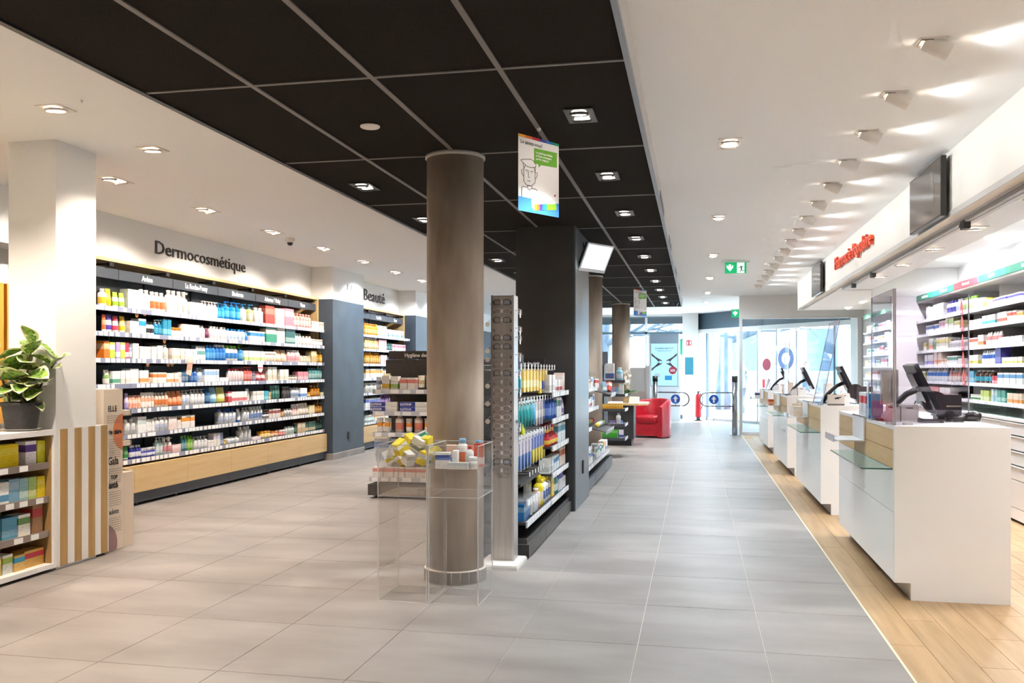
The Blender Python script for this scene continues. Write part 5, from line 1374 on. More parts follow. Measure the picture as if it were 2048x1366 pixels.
def sole(L, w):
    pts = []
    for i in range(16):
        a = 2 * PI * i / 16
        yy = math.cos(a) * w * (0.5 + 0.12 * math.sin(a)); zz = math.sin(a) * L / 2
        pts.append((yy, zz - L / 2))
    return MB().prism(pts, -0.008, 0.008, lambda p: (p[2], p[0], p[1]))
for k in range(5):
    hang('insole_pack', sole(0.21, 0.075), printed(['C8C2BC', 'B8B0AC', 'C2B8C8', '8C94C0', '9CA4CC'][k], 'E4DED8', 0.3, 0.6), (-1.262, 6.30 + 0.132 * (6 + k), 1.095), f'{ORD[k]} grey insole from the left hanging on the second hooks', 'insole', 'insoles on the second hooks')
for k in range(10):
    c = ('5A80C0', 'C8C0D0') if k < 5 else ('E8D24A', '6A7CC0')
    hang('gel_insole_pack', sole(0.24, 0.085), printed(c[1], c[0], 0.05, 0.5), (-1.262, 6.30 + 0.13 * k, 0.83), f'{ORD[k]} {"blue-white" if k < 5 else "yellow and blue"} gel insole from the left on the third hooks', 'insole', 'gel insoles on the third hooks', ('hang_card', MB().box(-0.003, 0.003, -0.045, 0.045, -0.03, 0.02), mat('E6E4E2', 0.4)))
for k in range(2):
    hang('blister_pack', pack_mb(0.11, 0.16, 0.02), acrylic('blister', 'E6EAEE', 0.2), (-1.28, 6.76 + 0.125 * k, 0.51), f'{ORD[k]} clear blister pack from the left on the low hooks', 'pack', 'clear blister packs')
def wx(x, z): return (lambda s, dd: (x - dd, s), z, FACE_PX)
KN = 'foot_care_'
f1 = 'foot care shelf'
run(wx(-1.20, FZ[1]), 'top ' + f1, 7.46, 7.72, 2, 'box', 0.15, 'F0EDEA', 'D8D4D0', '-', 'plain white carton')
run(wx(-1.20, FZ[1]), 'top ' + f1, 7.74, 8.16, 5, 'box', 0.105, 'F2EAE6', 'D0524A', '-', 'white carton with red edge')
run(wx(-1.20, FZ[1]), 'top ' + f1, 8.18, 8.34, 2, 'box', 0.165, 'EFD8CE', 'F6ECE6', '-', 'tall pale pink carton')
run(wx(-1.20, FZ[2]), 'second ' + f1, 7.46, 7.84, 3, 'bottle', 0.18, '2C5CC0', '6A90DC', '2450A8', 'royal blue bottle')
run(wx(-1.20, FZ[2]), 'second ' + f1, 7.86, 8.12, 4, 'box', 0.17, 'F1F0EE', '3C8C7C', '-', 'slim white carton')
run(wx(-1.20, FZ[2]), 'second ' + f1, 8.13, 8.34, 4, 'tube', 0.16, '8C74B0', 'E4DCEC', 'E6E2EA', 'lilac tube')
run(wx(-1.20, FZ[3]), 'third ' + f1, 7.44, 7.88, 5, 'bottle', 0.10, 'CC2A30', 'F0C040', 'C02028', 'red aerosol can')
run(wx(-1.23, FZ[3] + 0.102), 'third ' + f1 + ', upper layer', 7.46, 7.86, 4, 'bottle', 0.085, 'C82830', 'F0B83A', 'BC1E26', 'red stacked can')
run(wx(-1.20, FZ[3]), 'third ' + f1, 7.90, 8.34, 6, 'box', 0.165, 'EDF1F3', '6AA8C4', '-', 'white carton with blue edge')
run(wx(-1.20, FZ[4]), 'fourth ' + f1, 7.44, 7.66, 2, 'box', 0.13, 'E8E8E6', 'CCCCCA', '-', 'grey-white carton')
run(wx(-1.20, FZ[4]), 'fourth ' + f1, 7.68, 8.0, 4, 'box', 0.12, 'E6F0F6', '3A94D0', '-', 'blue and white carton')
run(wx(-1.20, FZ[4]), 'fourth ' + f1, 8.02, 8.34, 4, 'box', 0.165, 'EAD8CC', 'B86A4A', '-', 'terracotta carton')
f2 = 'bottom foot care shelf'
run(wx(-1.20, 0.25), f2, 6.30, 6.55, 2, 'box', 0.115, '2A78C0', '8CC0E4', '-', 'bright blue carton')
run(wx(-1.20, 0.25), f2, 6.57, 6.93, 5, 'bottle', 0.115, 'F2F0EE', 'D8DCE4', 'F2F0EE', 'small white bottle')
run(wx(-1.20, 0.25), f2, 6.96, 7.06, 1, 'bottle', 0.15, 'F0B070', 'F6D4A8', 'F4E8DC', 'apricot bottle')
run(wx(-1.20, 0.25), f2, 7.08, 7.18, 1, 'spray', 0.24, 'F0DC2A', 'E8E4D8', 'E8D014', 'tall yellow spray can')
run(wx(-1.20, 0.25), f2, 7.20, 7.56, 3, 'bottle', 0.19, 'F2F0E8', '4A6CB0', 'F0D83A', 'white bottle with yellow cap')
run(wx(-1.20, 0.25), f2, 7.58, 7.72, 1, 'box', 0.22, 'EFD030', 'F4E48C', '-', 'yellow carton')
run(wx(-1.20, 0.25), f2, 7.73, 7.95, 3, 'bottle', 0.17, '1F8C94', 'E8EEEE', '1A2A3C', 'teal bottle with dark cap')
run(wx(-1.20, 0.25), f2, 7.96, 8.18, 3, 'box', 0.19, 'E9E6E8', '5A60B0', '-', 'white carton with violet edge')
run(wx(-1.20, 0.25), f2, 8.19, 8.35, 1, 'box', 0.10, 'E6E4E2', 'C8C4C0', '-', 'low grey carton')

KN = ''
# ---- second gondola, beyond the pier
g2 = E('aisle_gondola', (-1.4, 11.4, 0), 'grey gondola of small packs beyond the black pier', 'shelving')
P('plinth', B(xw, xp, 9.52, 12.62, 0.012, 0.13), mat('565A60', 0.4), g2)
for yy in (10.5, 11.6): P('plinth_joint', B(xp - 0.001, xp + 0.0012, yy, yy + 0.006, 0.012, 0.13), M_BLACK, g2)
P('deck_grille', B(xw, xp - 0.02, 9.53, 12.6, 0.13, 0.137), M_BLACK, g2)
P('back_panel', B(xw, xw + 0.03, 9.52, 12.62, 0.13, 1.42), M_GON, g2)
GZ = {1: 1.13, 2: 0.90, 3: 0.68, 4: 0.46, 5: 0.24}
for r, z in GZ.items():
    y1 = {1: 10.9, 2: 11.0, 3: 10.3, 4: 10.3, 5: 12.5}[r]
    sh = P('shelf', B(xw + 0.03, xr, 9.54, y1, z - 0.018, z), mat('8A8C90', 0.4), g2); rail(sh, xr, 9.54, y1, z, 40 + r)
cc = ['F0ECE4', 'E8EDF0', 'F2E8DC', 'DDE6EC', 'EFEFEB', 'F1E2D8']
ik = ['8A9CC0', '2E8C5A', 'E8A03A', 'C84A3C', '5A7CC0', '7C6CB0']
for r in range(1, 6):
    y = 9.58; q = 0; yend = {1: 10.85, 2: 10.95, 3: 10.25, 4: 10.25, 5: 12.45}[r]
    rnd = random.Random(60 + r)
    wd_ = ['white and blue', 'pale grey and green', 'cream and orange', 'light blue and red', 'white and violet-blue', 'pinkish and purple']
    used = {}
    while y < yend - 0.2:
        i = rnd.randrange(6); n = rnd.randint(2, 3); w = rnd.uniform(0.07, 0.1)
        used[i] = used.get(i, 0) + 1
        d_ = ('' if used[i] == 1 else 'further ') + wd_[i] + ' carton'
        run(wx(-1.20, GZ[r]), f'{["", "top", "second", "third", "fourth", "bottom"][r]} far gondola shelf', y, y + n * w, n, 'box', rnd.uniform(0.1, 0.17), cc[i], ik[i], '-', d_)
        y += n * w + 0.01
def basket(y0, y1, z, label):
    b = E('slanted_basket', (-1.2, (y0 + y1) / 2, z), label, 'basket', 'slanted clear baskets')
    tf = Matrix.Translation((-1.35, 0, z)) @ Matrix.Rotation(R(14), 4, 'Y')
    P('floor', B(0, 0.34, y0, y1, -0.01, 0).xf(tf), mat('5A5654', 0.4), b)
    P('front_pane', B(0.336, 0.34, y0, y1, 0, 0.11).xf(tf), M_PLEXI, b)
    P('side_pane', MB().prism([(0, 0), (0.34, 0), (0.34, 0.11), (0.0, 0.22)], y0, y0 + 0.005, lambda p: (p[0], p[2], p[1])).xf(tf), M_PLEXI, b)
    P('side_pane', MB().prism([(0, 0), (0.34, 0), (0.34, 0.11), (0.0, 0.22)], y1 - 0.005, y1, lambda p: (p[0], p[2], p[1])).xf(tf), M_PLEXI, b)
    P('price_rail', B(0.34, 0.35, y0, y1, -0.03, 0.02).xf(tf), M_RAILC, b)
    return tf
tf1 = basket(10.95, 11.55, 1.12, 'upper slanted clear basket on the far aisle gondola')
tf2 = basket(10.40, 11.30, 0.70, 'lower slanted clear basket of coloured sachets on the far aisle gondola')
for k in range(4):
    p = tf1 @ Vector((0.1 + 0.07 * (k % 2) * 2, 11.03 + 0.14 * k, 0.004))
    ps = prod_parts('box', 0.11, 0.05, 0.12, ['F1EDE8', '8CB8D8', 'F0E6E0', 'E05A4A'][k], ['6A9CC8', 'F0F0F0', 'D0504A', 'F4E4DC'][k], '-')
    o = link('carton', ps[0][1]); o.location = p; o.rotation_euler = (0.25 * (k - 1.5), 0.25, FACE_PX + 0.3 * k)
    tag(o, f'{["white-blue", "light blue", "white-red", "red"][k]} carton leaning in the upper slanted basket', 'carton', 'cartons in the upper basket')
for k in range(8):
    p = tf2 @ Vector((0.08 + 0.12 * (k % 2), 10.48 + 0.1 * k, 0.035))
    nm_ = ['red', 'yellow', 'green', 'white', 'orange', 'clear', 'crimson', 'lime'][k]
    mb = MB().lathe([(0.001, -0.035), (0.025, -0.025), (0.036, 0), (0.025, 0.025), (0.001, 0.035)], 10, caps=False)
    o = link('sachet', mb.mesh('sachet'), mat(['D8403A', 'E8D04A', '7CB04A', 'ECEAE6', 'E88A3A', 'D8DCE0', 'C0343C', 'B4CC5A'][k], 0.3)); o.location = p; o.scale = (1, 1.2, 0.9)
    tag(o, f'{nm_} sachet in the lower slanted basket', 'sachet', 'sachets in the lower basket')

# ---- end rack by the desk
er = E('end_rack', (-1.25, 13.9, 0), 'narrow dark rack with white rails before the desk', 'shelving')
P('column', B(-1.50, -1.38, 13.7, 14.3, 0.0, 1.42), mat('3A3D40', 0.5), er)
P('sign_plate', B(-1.46, -1.32, 13.69, 13.70, 1.42, 1.62), mat('6A7682', 0.4), er)
EZ = {1: 1.18, 2: 0.97, 3: 0.745, 4: 0.515, 5: 0.30}
for r, z in EZ.items():
    sh = P('shelf', B(-1.44, -1.06, 13.66, 14.2, z - 0.015, z), mat('5A5E62', 0.4), er)
    P('price_rail', B(-1.06, -1.05, 13.66, 14.2, z - 0.035, z + 0.006), M_RAILC, sh)
    P('price_rail', B(-1.44, -1.06, 13.65, 13.66, z - 0.035, z + 0.006), mat('4A4E54', 0.4), sh)
yf = (fx(13.67), 0, 0)
run((fx(13.67), EZ[1], FACE_NY), 'top shelf of the narrow rack', -1.36, -1.22, 1, 'box', 0.26, 'EDEBE8', '5A6AA8', '-', 'large white counter display')
run((fx(13.67), EZ[1], FACE_NY), 'top shelf of the narrow rack', -1.20, -1.09, 1, 'bottle', 0.20, '8FC4D4', 'D4E8EC', 'B8D8E0', 'aqua bottle')
run((fx(13.67), EZ[2], FACE_NY), 'second shelf of the narrow rack', -1.43, -1.16, 5, 'box', 0.10, '5AA8D0', 'A8D4E8', '-', 'light blue carton')
run((fx(13.67), EZ[2], FACE_NY), 'second shelf of the narrow rack', -1.15, -1.08, 1, 'box', 0.16, 'F1F0EE', 'D8D8D8', '-', 'white carton')
run((fx(13.67), EZ[3], FACE_NY), 'third shelf of the narrow rack', -1.44, -1.09, 8, 'box', 0.075, 'F0A81E', 'F6CC6C', '-', 'orange-yellow carton')
run((fx(13.69), EZ[4], FACE_NY), 'fourth shelf of the narrow rack', -1.30, -1.10, 2, 'box', 0.05, '5A78C0', 'C8D4EC', '-', 'flat blue carton')
run((fx(13.67), EZ[4], FACE_NY), 'fourth shelf of the narrow rack', -1.20, -1.12, 1, 'bottle', 0.17, 'ECEAEA', 'D0D4DC', 'E4E4E6', 'slim white bottle')
run((fx(13.67), EZ[5], FACE_NY), 'lowest shelf of the narrow rack', -1.42, -1.16, 1, 'box', 0.14, '3E9A34', '6CBC50', '-', 'leaf green carton')
run((fx(13.67), EZ[5], FACE_NY), 'lowest shelf of the narrow rack', -1.15, -1.08, 2, 'box', 0.13, 'E6E8F0', '5A60A8', '-', 'slim white-blue carton')

# ---- desk with an orchid, red tub chair, low white screens
dk = E('consultation_desk', (-1.25, 16.2, 0), 'desk with a pale oak top on a dark pedestal', 'desk')
P('pedestal', B(-1.55, -1.08, 15.92, 16.55, 0.12, 0.72), mat('3B3D41', 0.45), dk)
P('toe_kick', B(-1.55, -1.12, 15.95, 16.52, 0.0, 0.12), M_BLACK, dk)
P('desk_top', MB().prism([(-1.58, 15.75), (-0.98, 15.75), (-0.84, 15.95), (-0.84, 16.75), (-1.58, 16.75)], 0.72, 0.755), M_OAK, dk)
P('worktop_skin', MB().prism([(-1.57, 15.76), (-0.985, 15.76), (-0.85, 15.955), (-0.85, 16.74), (-1.57, 16.74)], 0.755, 0.758), mat('EDE6DB', 0.4), dk)
thing1('paper_tray', MB().box(-1.30, -1.02, 16.35, 16.6, 0.758, 0.85).box(-1.29, -1.03, 16.36, 16.59, 0.85, 0.852), mat('F0ECE4', 0.5), (-1.16, 16.47, 0.758), 'cream box on the desk behind the orchid', 'box')
OC = Vector((-1.22, 16.0, 0.758))
orc = E('potted_orchid', OC, 'white orchid in a cream pot on the desk', 'plant')
P('pot', MB().lathe([(0.045, 0), (0.05, 0.005), (0.065, 0.11), (0.06, 0.11), (0.05, 0.02)], 24, c=OC), mat('D9B98A', 0.4), orc)
for k in range(6):
    a = k * 1.05 + 0.3
    lf = link('leaf', LM, None, orc); lf.location = (0, 0, 0.11 + 0.01 * k); lf.rotation_euler = (0, R(-38 + 10 * (k % 3)), a); lf.scale = (0.27, 0.3, 0.27)
lf_m = mat('4E6E40', 0.35)
LM2 = LM.copy(); LM2.materials.clear(); LM2.materials.append(lf_m); LM2.materials.append(lf_m)
for ch in list(orc.children):
    if ch.name.startswith('leaf'): ch.data = LM2
for k in range(2):
    pts = [OC + Vector(((0.02 - 0.04 * k), 0.02 * k, 0.1)), OC + Vector((0.03 - 0.05 * k, 0.02, 0.3)), OC + Vector((0.02 - 0.02 * k, 0.0, 0.46)), OC + Vector((0.09 - 0.02 * k, -0.05, 0.55 + 0.03 * k))]
    P('flower_stalk', MB().tube(pts, 0.004, 6), mat('7A7A4A', 0.6), orc)
fm = MB()
for i in range(5):
    a = 2 * PI * i / 5
    c_, s_ = math.cos(a), math.sin(a)
    fm.add([(0, 0, 0), (0.02 * c_ - 0.012 * s_, -0.006, 0.02 * s_ + 0.012 * c_), (0.036 * c_, -0.002, 0.036 * s_), (0.02 * c_ + 0.012 * s_, -0.006, 0.02 * s_ - 0.012 * c_)], [(0, 1, 2, 3)])
fme = fm.mesh('blossom'); fme.materials.append(mat('F1E4D2', 0.5))
for k in range(12):
    o = link('blossom', fme, None, orc); o.location = (0.03 + 0.05 * math.sin(k * 1.7), -0.02 + 0.03 * math.cos(k * 2.3), 0.28 + 0.026 * k); o.rotation_euler = (0.3 * math.sin(k), 0.5 * k, 0.4 * math.cos(k * 3))

def tub_chair(loc, rz):
    o = E('tub_armchair', loc, 'red leather tub armchair beside the desk', 'armchair', rz=rz)
    m = noisy('red_leather', 'B01626', 'C41F30', (14, 14, 14), 0.35, 0.05)
    n = 28; vs = []; fs = []
    def prof(t):            # t 0..1 around the U from front-left to front-right
        if t < 0.3: return Vector((-0.31, -0.30 + t / 0.3 * 0.34)), Vector((-1, 0))
        if t > 0.7: return Vector((0.31, 0.04 - (t - 0.7) / 0.3 * 0.34)), Vector((1, 0))
        a = PI - (t - 0.3) / 0.4 * PI
        return Vector((0.31 * math.cos(a), 0.04 + 0.30 * math.sin(a))), Vector((math.cos(a), math.sin(a)))
    for i in range(n + 1):
        t = i / n
        p, d = prof(t)
        hgt = 0.60 + 0.15 * math.sin(PI * t) ** 1.5
        th_ = 0.045
        ring = [(0.0, th_), (hgt - 0.03, th_), (hgt - 0.005, th_ * 0.6), (hgt, 0), (hgt - 0.005, -th_ * 0.6), (hgt - 0.03, -th_), (0.0, -th_)]
        for (z, w) in ring: vs.append((p.x + d.x * w, p.y + d.y * w, z + 0.02))
    k = 7
    for i in range(n):
        for j in range(k - 1): fs.append((i * k + j, (i + 1) * k + j, (i + 1) * k + j + 1, i * k + j + 1))
    mb = MB().add(vs, fs, True)
    mb.f.append(tuple(range(k))); mb.sm.append(False); mb.f.append(tuple(n * k + j for j in range(k - 1, -1, -1))); mb.sm.append(False)
    P('shell', mb, m, o, local=True)
    P('seat_cushion', MB().lathe([(0.24, 0.28), (0.262, 0.30), (0.268, 0.40), (0.25, 0.43), (0.15, 0.44), (0.001, 0.442)], 28, 1.0, 1.08, c=(0, -0.02, 0), p=4.0, caps=False), m, o, local=True)
    P('front_panel', MB().box(-0.268, 0.268, -0.275, -0.255, 0.04, 0.30), m, o, local=True)
    for sx in (-0.26, 0.26):
        for sy in (-0.22, 0.2): P('foot', MB().cyl((sx, sy, 0), 0.02, 0.03, 10), M_BLACK, o, local=True)
tub_chair((-0.86, 18.15, 0), R(-24))
sc2 = E('desk_screen', (-1.9, 20.6, 0), 'low white office screen behind the red chair', 'screen')
P('upper_panel', B(-2.9, -1.12, 20.6, 20.66, 0.86, 1.40), mat('F1F0EE', 0.5), sc2)
P('lower_panel', B(-2.9, -1.12, 20.58, 20.66, 0.0, 0.86), mat('E6D6CC', 0.5), sc2)
P('end_post', B(-1.12, -1.02, 20.56, 20.70, 0.0, 1.44), mat('F4F3F2', 0.5), sc2)

# ---- entrance barrier
def barrier(x, y, s, label):
    b = E('barrier_gate', (x, y, 0), label, 'barrier', 'swing barriers at the entrance')
    P('post', MB().cyl((x, y, 0.01), 0.055, 1.10, 28), M_CHROME, b)
    P('post_cap', MB().cyl((x, y, 1.11), 0.058, 0.11, 28), mat('2B2B2E', 0.35), b)
    P('floor_flange', MB().cyl((x, y, 0), 0.11, 0.012, 28), M_STEEL, b)
    z0, z1 = 0.595, 0.875; L = 0.70; r = (z1 - z0) / 2
    pts = [(x + s * 0.05, y, z1)] + [(x + s * (L - r + r * math.sin(a)), y, (z0 + z1) / 2 + r * math.cos(a)) for a in [PI * i / 12 for i in range(13)]] + [(x + s * 0.05, y, z0)]
    P('swing_arm', MB().tube(pts, 0.014, 10), M_CHROME, b)
    cx_ = x + s * 0.42
    ds = P('arrow_disc', MB().lathe([(0.098, 0), (0.098, 0.006)], 32).xf(Matrix.Translation((cx_, y - 0.0, 0.735)) @ Matrix.Rotation(R(90), 4, 'X')), mat('1F58B4', 0.4), b)
    ar = [(-0.018, -0.065), (0.018, -0.065), (0.018, 0.0), (0.05, 0.0), (0.0, 0.07), (-0.05, 0.0), (-0.018, 0.0)]
    P('white_arrow', MB().prism(ar, 0, 0.002, lambda p: (cx_ + p[0], y - 0.0062 - p[2], 0.735 + p[1])), mat('F3F3F4', 0.4), ds)
    P('disc_stay', MB().rod((cx_, y + 0.001, z0), (cx_, y + 0.001, z1), 0.006, 6), M_CHROME, b)
barrier(-0.84, 19.05, 1, 'left chrome swing barrier with blue arrow disc at the entrance')
barrier(0.78, 19.30 - 0.35, -1, 'right chrome swing barrier with blue arrow disc at the entrance')

# ================================================================== COUNTERS
M_CTOP = mat('F1EFEC', 0.3)
M_CFR = mat('F3F0ED', 0.3)
M_DARKP = mat('3A3338', 0.3)
def counter(y0, y1, label):
    c = E('service_counter', (1.44, (y0 + y1) / 2, 0), label, 'counter', 'white service counters')
    prof = [(1.13, 0.10), (1.22, 0.10), (1.22, 0.0), (1.75, 0.0), (1.75, 1.008), (1.13, 1.008)]
    tfn = lambda p: (p[0], p[2], p[1])
    P('end_panel', MB().prism(prof, y0, y0 + 0.032, tfn), M_PANEL, c)
    P('end_panel', MB().prism(prof, y1 - 0.032, y1, tfn), M_PANEL, c)
    P('carcass', B(1.152, 1.74, y0 + 0.034, y1 - 0.034, 0.10, 0.98), mat('4A443E', 0.6), c)
    P('toe_kick', B(1.225, 1.72, y0 + 0.034, y1 - 0.034, 0.0, 0.10), mat('DAD7D3', 0.4), c)
    P('worktop', B(1.132, 1.75, y0 + 0.033, y1 - 0.033, 0.985, 1.008), M_CTOP, c)
    ym = y0 + (y1 - y0) * 0.655
    for (a, b) in ((y0 + 0.034, ym - 0.0015), (ym + 0.0015, y1 - 0.034)):
        P('oak_drawer', B(1.13, 1.15, a, b, 0.869, 0.983), M_OAK, c)
        P('oak_drawer', B(1.13, 1.15, a, b, 0.757, 0.866), M_OAK, c)
        P('front_panel', B(1.13, 1.15, a, b, 0.505, 0.754), M_CFR, c)
        P('front_panel', B(1.13, 1.15, a, b, 0.102, 0.502), M_CFR, c)
    gs_ = P('glass_shelf', B(0.955, 1.129, y0 + 0.04, y0 + 1.27, 0.752, 0.760), M_SHELFGLASS, c)
    P('glass_edge', MB().box(0.9535, 0.956, y0 + 0.04, y0 + 1.27, 0.752, 0.760).box(0.955, 1.129, y0 + 0.0385, y0 + 0.041, 0.752, 0.760), mat('3C6A60', 0.15), gs_)
    return c
CY = [5.545, 8.68, 11.79, 14.86]
cl_ = ['nearest white counter with oak drawers and a glass bag shelf', 'second white counter with oak drawers from the camera', 'third white counter with oak drawers from the camera', 'farthest white counter with oak drawers near the entrance']
for i, y in enumerate(CY): counter(y, y + 2.06, cl_[i])
nth = ['nearest', 'second', 'third', 'farthest']
ZT = 1.008
def tray(y, i):
    t = E('leaflet_tray', (1.03, y, 0.86), f'white metal tray hung on the front of the {nth[i]} counter', 'tray', 'metal trays on the counters')
    P('back_plate', B(1.118, 1.127, y - 0.22, y + 0.22, 0.85, 1.02), M_PANEL, t)
    P('tray_floor', B(0.94, 1.118, y - 0.22, y + 0.22, 0.85, 0.858), M_PANEL, t)
    P('hook_plate', B(1.118, 1.21, y - 0.22, y + 0.22, 1.0125, 1.0185), M_PANEL, t)
    P('price_holder', MB().box(0.925, 0.932, y - 0.2, y + 0.2, 0.842, 0.888), acrylic('holder', 'DCE4EE', 0.35), t)
for i, y in enumerate(CY): tray(y + 1.13, i)
def wn(z, x=1.16): return (lambda s, dd: (x + dd, s), z, FACE_NX)
run((lambda s, dd: (1.135 + dd, s), 1.0185, FACE_NX), 'nearest counter tray', CY[0] + 0.97, CY[0] + 1.24, 4, 'box', 0.16, 'EEF0F4', 'D84A4C', '-', 'white toothbrush carton with red print', left='the camera')
put('box', 0.07, 0.09, 0.165, '2A86CC', '7CBCE6', '-', (1.19, CY[0] + 0.90, 1.008), FACE_NX, 'bright blue carton beside the toothbrush cartons on the nearest counter')
for k in range(3):
    put('box', 0.11, 0.09, 0.10 + 0.03 * (k == 1), 'F0DDC8', 'F4EADC', '-', (1.03, CY[1] + 1.0 + 0.13 * k, 0.858), FACE_NX, f'{ORD[k]} cream carton from the camera in the second counter tray', 'cream cartons in the second tray')
for k in range(3):
    put('jar', 0.07, 0.07, 0.075, 'E8763A', 'F2B48C', 'C85A2A', (1.02, CY[2] + 1.02 + 0.1 * k, 0.858), FACE_NX, f'{ORD[k]} orange jar from the camera in the third counter tray', 'orange jars in the third tray')
put('box', 0.10, 0.08, 0.10, 'EFE6E2', '3A3A8C', '-', (1.03, CY[3] + 1.05, 0.858), FACE_NX, 'white and navy carton in the farthest counter tray')

# ---- protective panes
def pane(name, p0, p1, z0, h, lean, label, edge='8A5A86'):
    p0 = Vector((p0[0], p0[1], z0)); p1 = Vector((p1[0], p1[1], z0))
    o = E(name, ((p0.x + p1.x) / 2, (p0.y + p1.y) / 2, z0), label, 'screen', 'protective panes on the counters')
    n = Vector((-(p1 - p0).y, (p1 - p0).x, 0)).normalized() * 0.003
    up = Vector((lean, 0, h))
    def slab(a, b, c, d, nn):
        vs = [a - nn, b - nn, c - nn, d - nn, a + nn, b + nn, c + nn, d + nn]
        return MB().add(vs, [(3, 2, 1, 0), (4, 5, 6, 7), (0, 1, 5, 4), (1, 2, 6, 5), (2, 3, 7, 6), (3, 0, 4, 7)])
    P('pane', slab(p0, p1, p1 + up, p0 + up, n), glass('screen_glass', 'F3F0F4', 0.07, 0.02, 0.3), o)
    u = (p1 - p0).normalized() * 0.004
    P('pane_edge', slab(p0 - u, p0, p0 + up, p0 + up - u, n * 1.2), mat('B9B4BE', 0.2, 0.3), o)
    P('pane_edge', slab(p1, p1 + u, p1 + up + u, p1 + up, n * 1.2), mat('C9C6CE', 0.2, 0.3), o)
    for f in (0.15, 0.85):
        q = p0.lerp(p1, f)
        P('pane_foot', MB().box(q.x - 0.025, q.x + 0.03, q.y - 0.012, q.y + 0.012, z0, z0 + 0.012), M_ALU, o)
pane('protective_screen', (1.145, 5.64), (1.150, 6.34), ZT, 0.81, 0.0, 'upright clear front pane on the nearest counter')
pane('protective_screen', (1.155, 5.635), (1.70, 6.17), ZT, 0.81, 0.0, 'clear side pane set at an angle on the nearest counter')
P_ = bpy.data.objects
pane('protective_screen', (1.145, 6.42), (1.15, 6.50), ZT, 0.24, 0.0, 'short clear upright beside the toothbrush cartons')
pane('protective_screen', (1.15, 8.76), (1.15, 9.40), ZT, 0.80, 0.16, 'leaning clear pane on the second counter')
pane('protective_screen', (1.15, 11.9), (1.155, 12.5), ZT, 0.78, 0.02, 'upright clear pane on the third counter')
pane('protective_screen', (1.15, 14.95), (1.15, 15.6), ZT, 0.74, 0.17, 'leaning clear pane on the farthest counter')

# ---- screens and devices on the counters
def monitor(x, y, i, tint='3A3A4C'):
    o = E('checkout_monitor', (x - 0.09, y, ZT), f'tilted black checkout monitor on the {nth[i]} counter', 'monitor', 'checkout monitors')
    tf = Matrix.Translation((x, y, ZT + 0.225)) @ Matrix.Rotation(R(-25), 4, 'Y')
    P('housing', MB().box(-0.018, 0.012, -0.155, 0.155, -0.155, 0.155).box(-0.035, -0.018, -0.09, 0.09, -0.1, 0.1).xf(tf), mat('26252C', 0.25), o)
    P('display', B(0.012, 0.014, -0.142, 0.142, -0.14, 0.14).xf(tf), mat('AEB6C2', 0.2, emit=0.3), o)
    P('arm', MB().tube([(x - 0.03, y, ZT + 0.2), (x - 0.09, y, ZT + 0.17), (x - 0.17, y, ZT + 0.09), (x - 0.22, y, ZT + 0.012)], [0.02, 0.02, 0.02, 0.022], 8), mat('2A2529', 0.35), o)
    P('foot', B(x - 0.28, x - 0.06, y - 0.09, y + 0.09, ZT, ZT + 0.014), mat('2A2529', 0.4), o)
    cab = [(x - 0.05, y - 0.08, ZT + 0.13), (x - 0.10, y - 0.13, ZT + 0.05), (x - 0.04, y - 0.17, ZT + 0.02), (x + 0.06, y - 0.19, ZT + 0.004)]
    P('cable', MB().tube(cab, 0.004, 6), M_BLACK, o)
def terminal(x, y, i):
    o = E('label_printer', (x, y, ZT), f'white label printer on the {nth[i]} counter', 'printer', 'label printers on the counters')
    tfn = lambda p: (p[0] + x, p[2] + y, p[1] + ZT)
    P('body', MB().prism([(-0.01, 0), (0.09, 0), (0.095, 0.10), (0.085, 0.112), (-0.01, 0.105)], -0.09, 0.09, tfn), mat('ECE8E6', 0.35), o)
    P('front_shell', MB().prism([(-0.015, 0), (-0.015, 0.10), (-0.05, 0.085), (-0.09, 0.045), (-0.10, 0.02), (-0.085, 0.0)], -0.085, 0.085, tfn), mat('C9C4C2', 0.35), o)
    P('slot', MB().prism([(-0.02, 0.103), (-0.045, 0.092), (-0.055, 0.085), (-0.055, 0.094), (-0.02, 0.108)], -0.07, 0.07, tfn), mat('2A2628', 0.5), o)
    P('brand_mark', B(x + 0.02, x + 0.06, y - 0.0912, y - 0.09, ZT + 0.085, ZT + 0.092), mat('3A3A3C', 0.5), o)
def cardreader(x, y, i):
    o = E('receipt_printer', (x, y, ZT), f'black receipt printer on the {nth[i]} counter', 'printer', 'receipt printers on the counters')
    P('body', MB().box(x - 0.06, x + 0.09, y - 0.07, y + 0.07, ZT + 0.03, ZT + 0.17).box(x - 0.05, x + 0.08, y - 0.06, y + 0.06, ZT, ZT + 0.03), mat('352B2D', 0.3), o)
    P('cover', MB().lathe([(0.07, -0.06), (0.075, 0), (0.07, 0.06)], 20).xf(Matrix.Translation((x - 0.06, y, ZT + 0.12)) @ Matrix.Rotation(R(90), 4, 'X')), mat('2C2325', 0.25), o)
    P('paper', B(x - 0.0, x + 0.085, y - 0.075, y - 0.0695, ZT + 0.093, ZT + 0.101), mat('C9B49C', 0.6), o)
def handset(x, y, i):
    o = E('barcode_scanner', (x, y, ZT), f'black hand scanner lying on the {nth[i]} counter', 'scanner', 'hand scanners')
    P('grip', MB().tube([(x - 0.12, y, ZT + 0.018), (x - 0.05, y, ZT + 0.022), (x, y, ZT + 0.03)], [0.014, 0.016, 0.022], 8), mat('2A2426', 0.35), o)
    P('head', MB().tube([(x, y, ZT + 0.03), (x + 0.05, y, ZT + 0.04), (x + 0.08, y, ZT + 0.032)], [0.024, 0.034, 0.03], 8), mat('221E20', 0.3), o)
monitor(1.43, 6.22, 0); terminal(1.275, 6.10, 0); cardreader(1.57, 6.24, 0); handset(1.655, 6.06, 0)
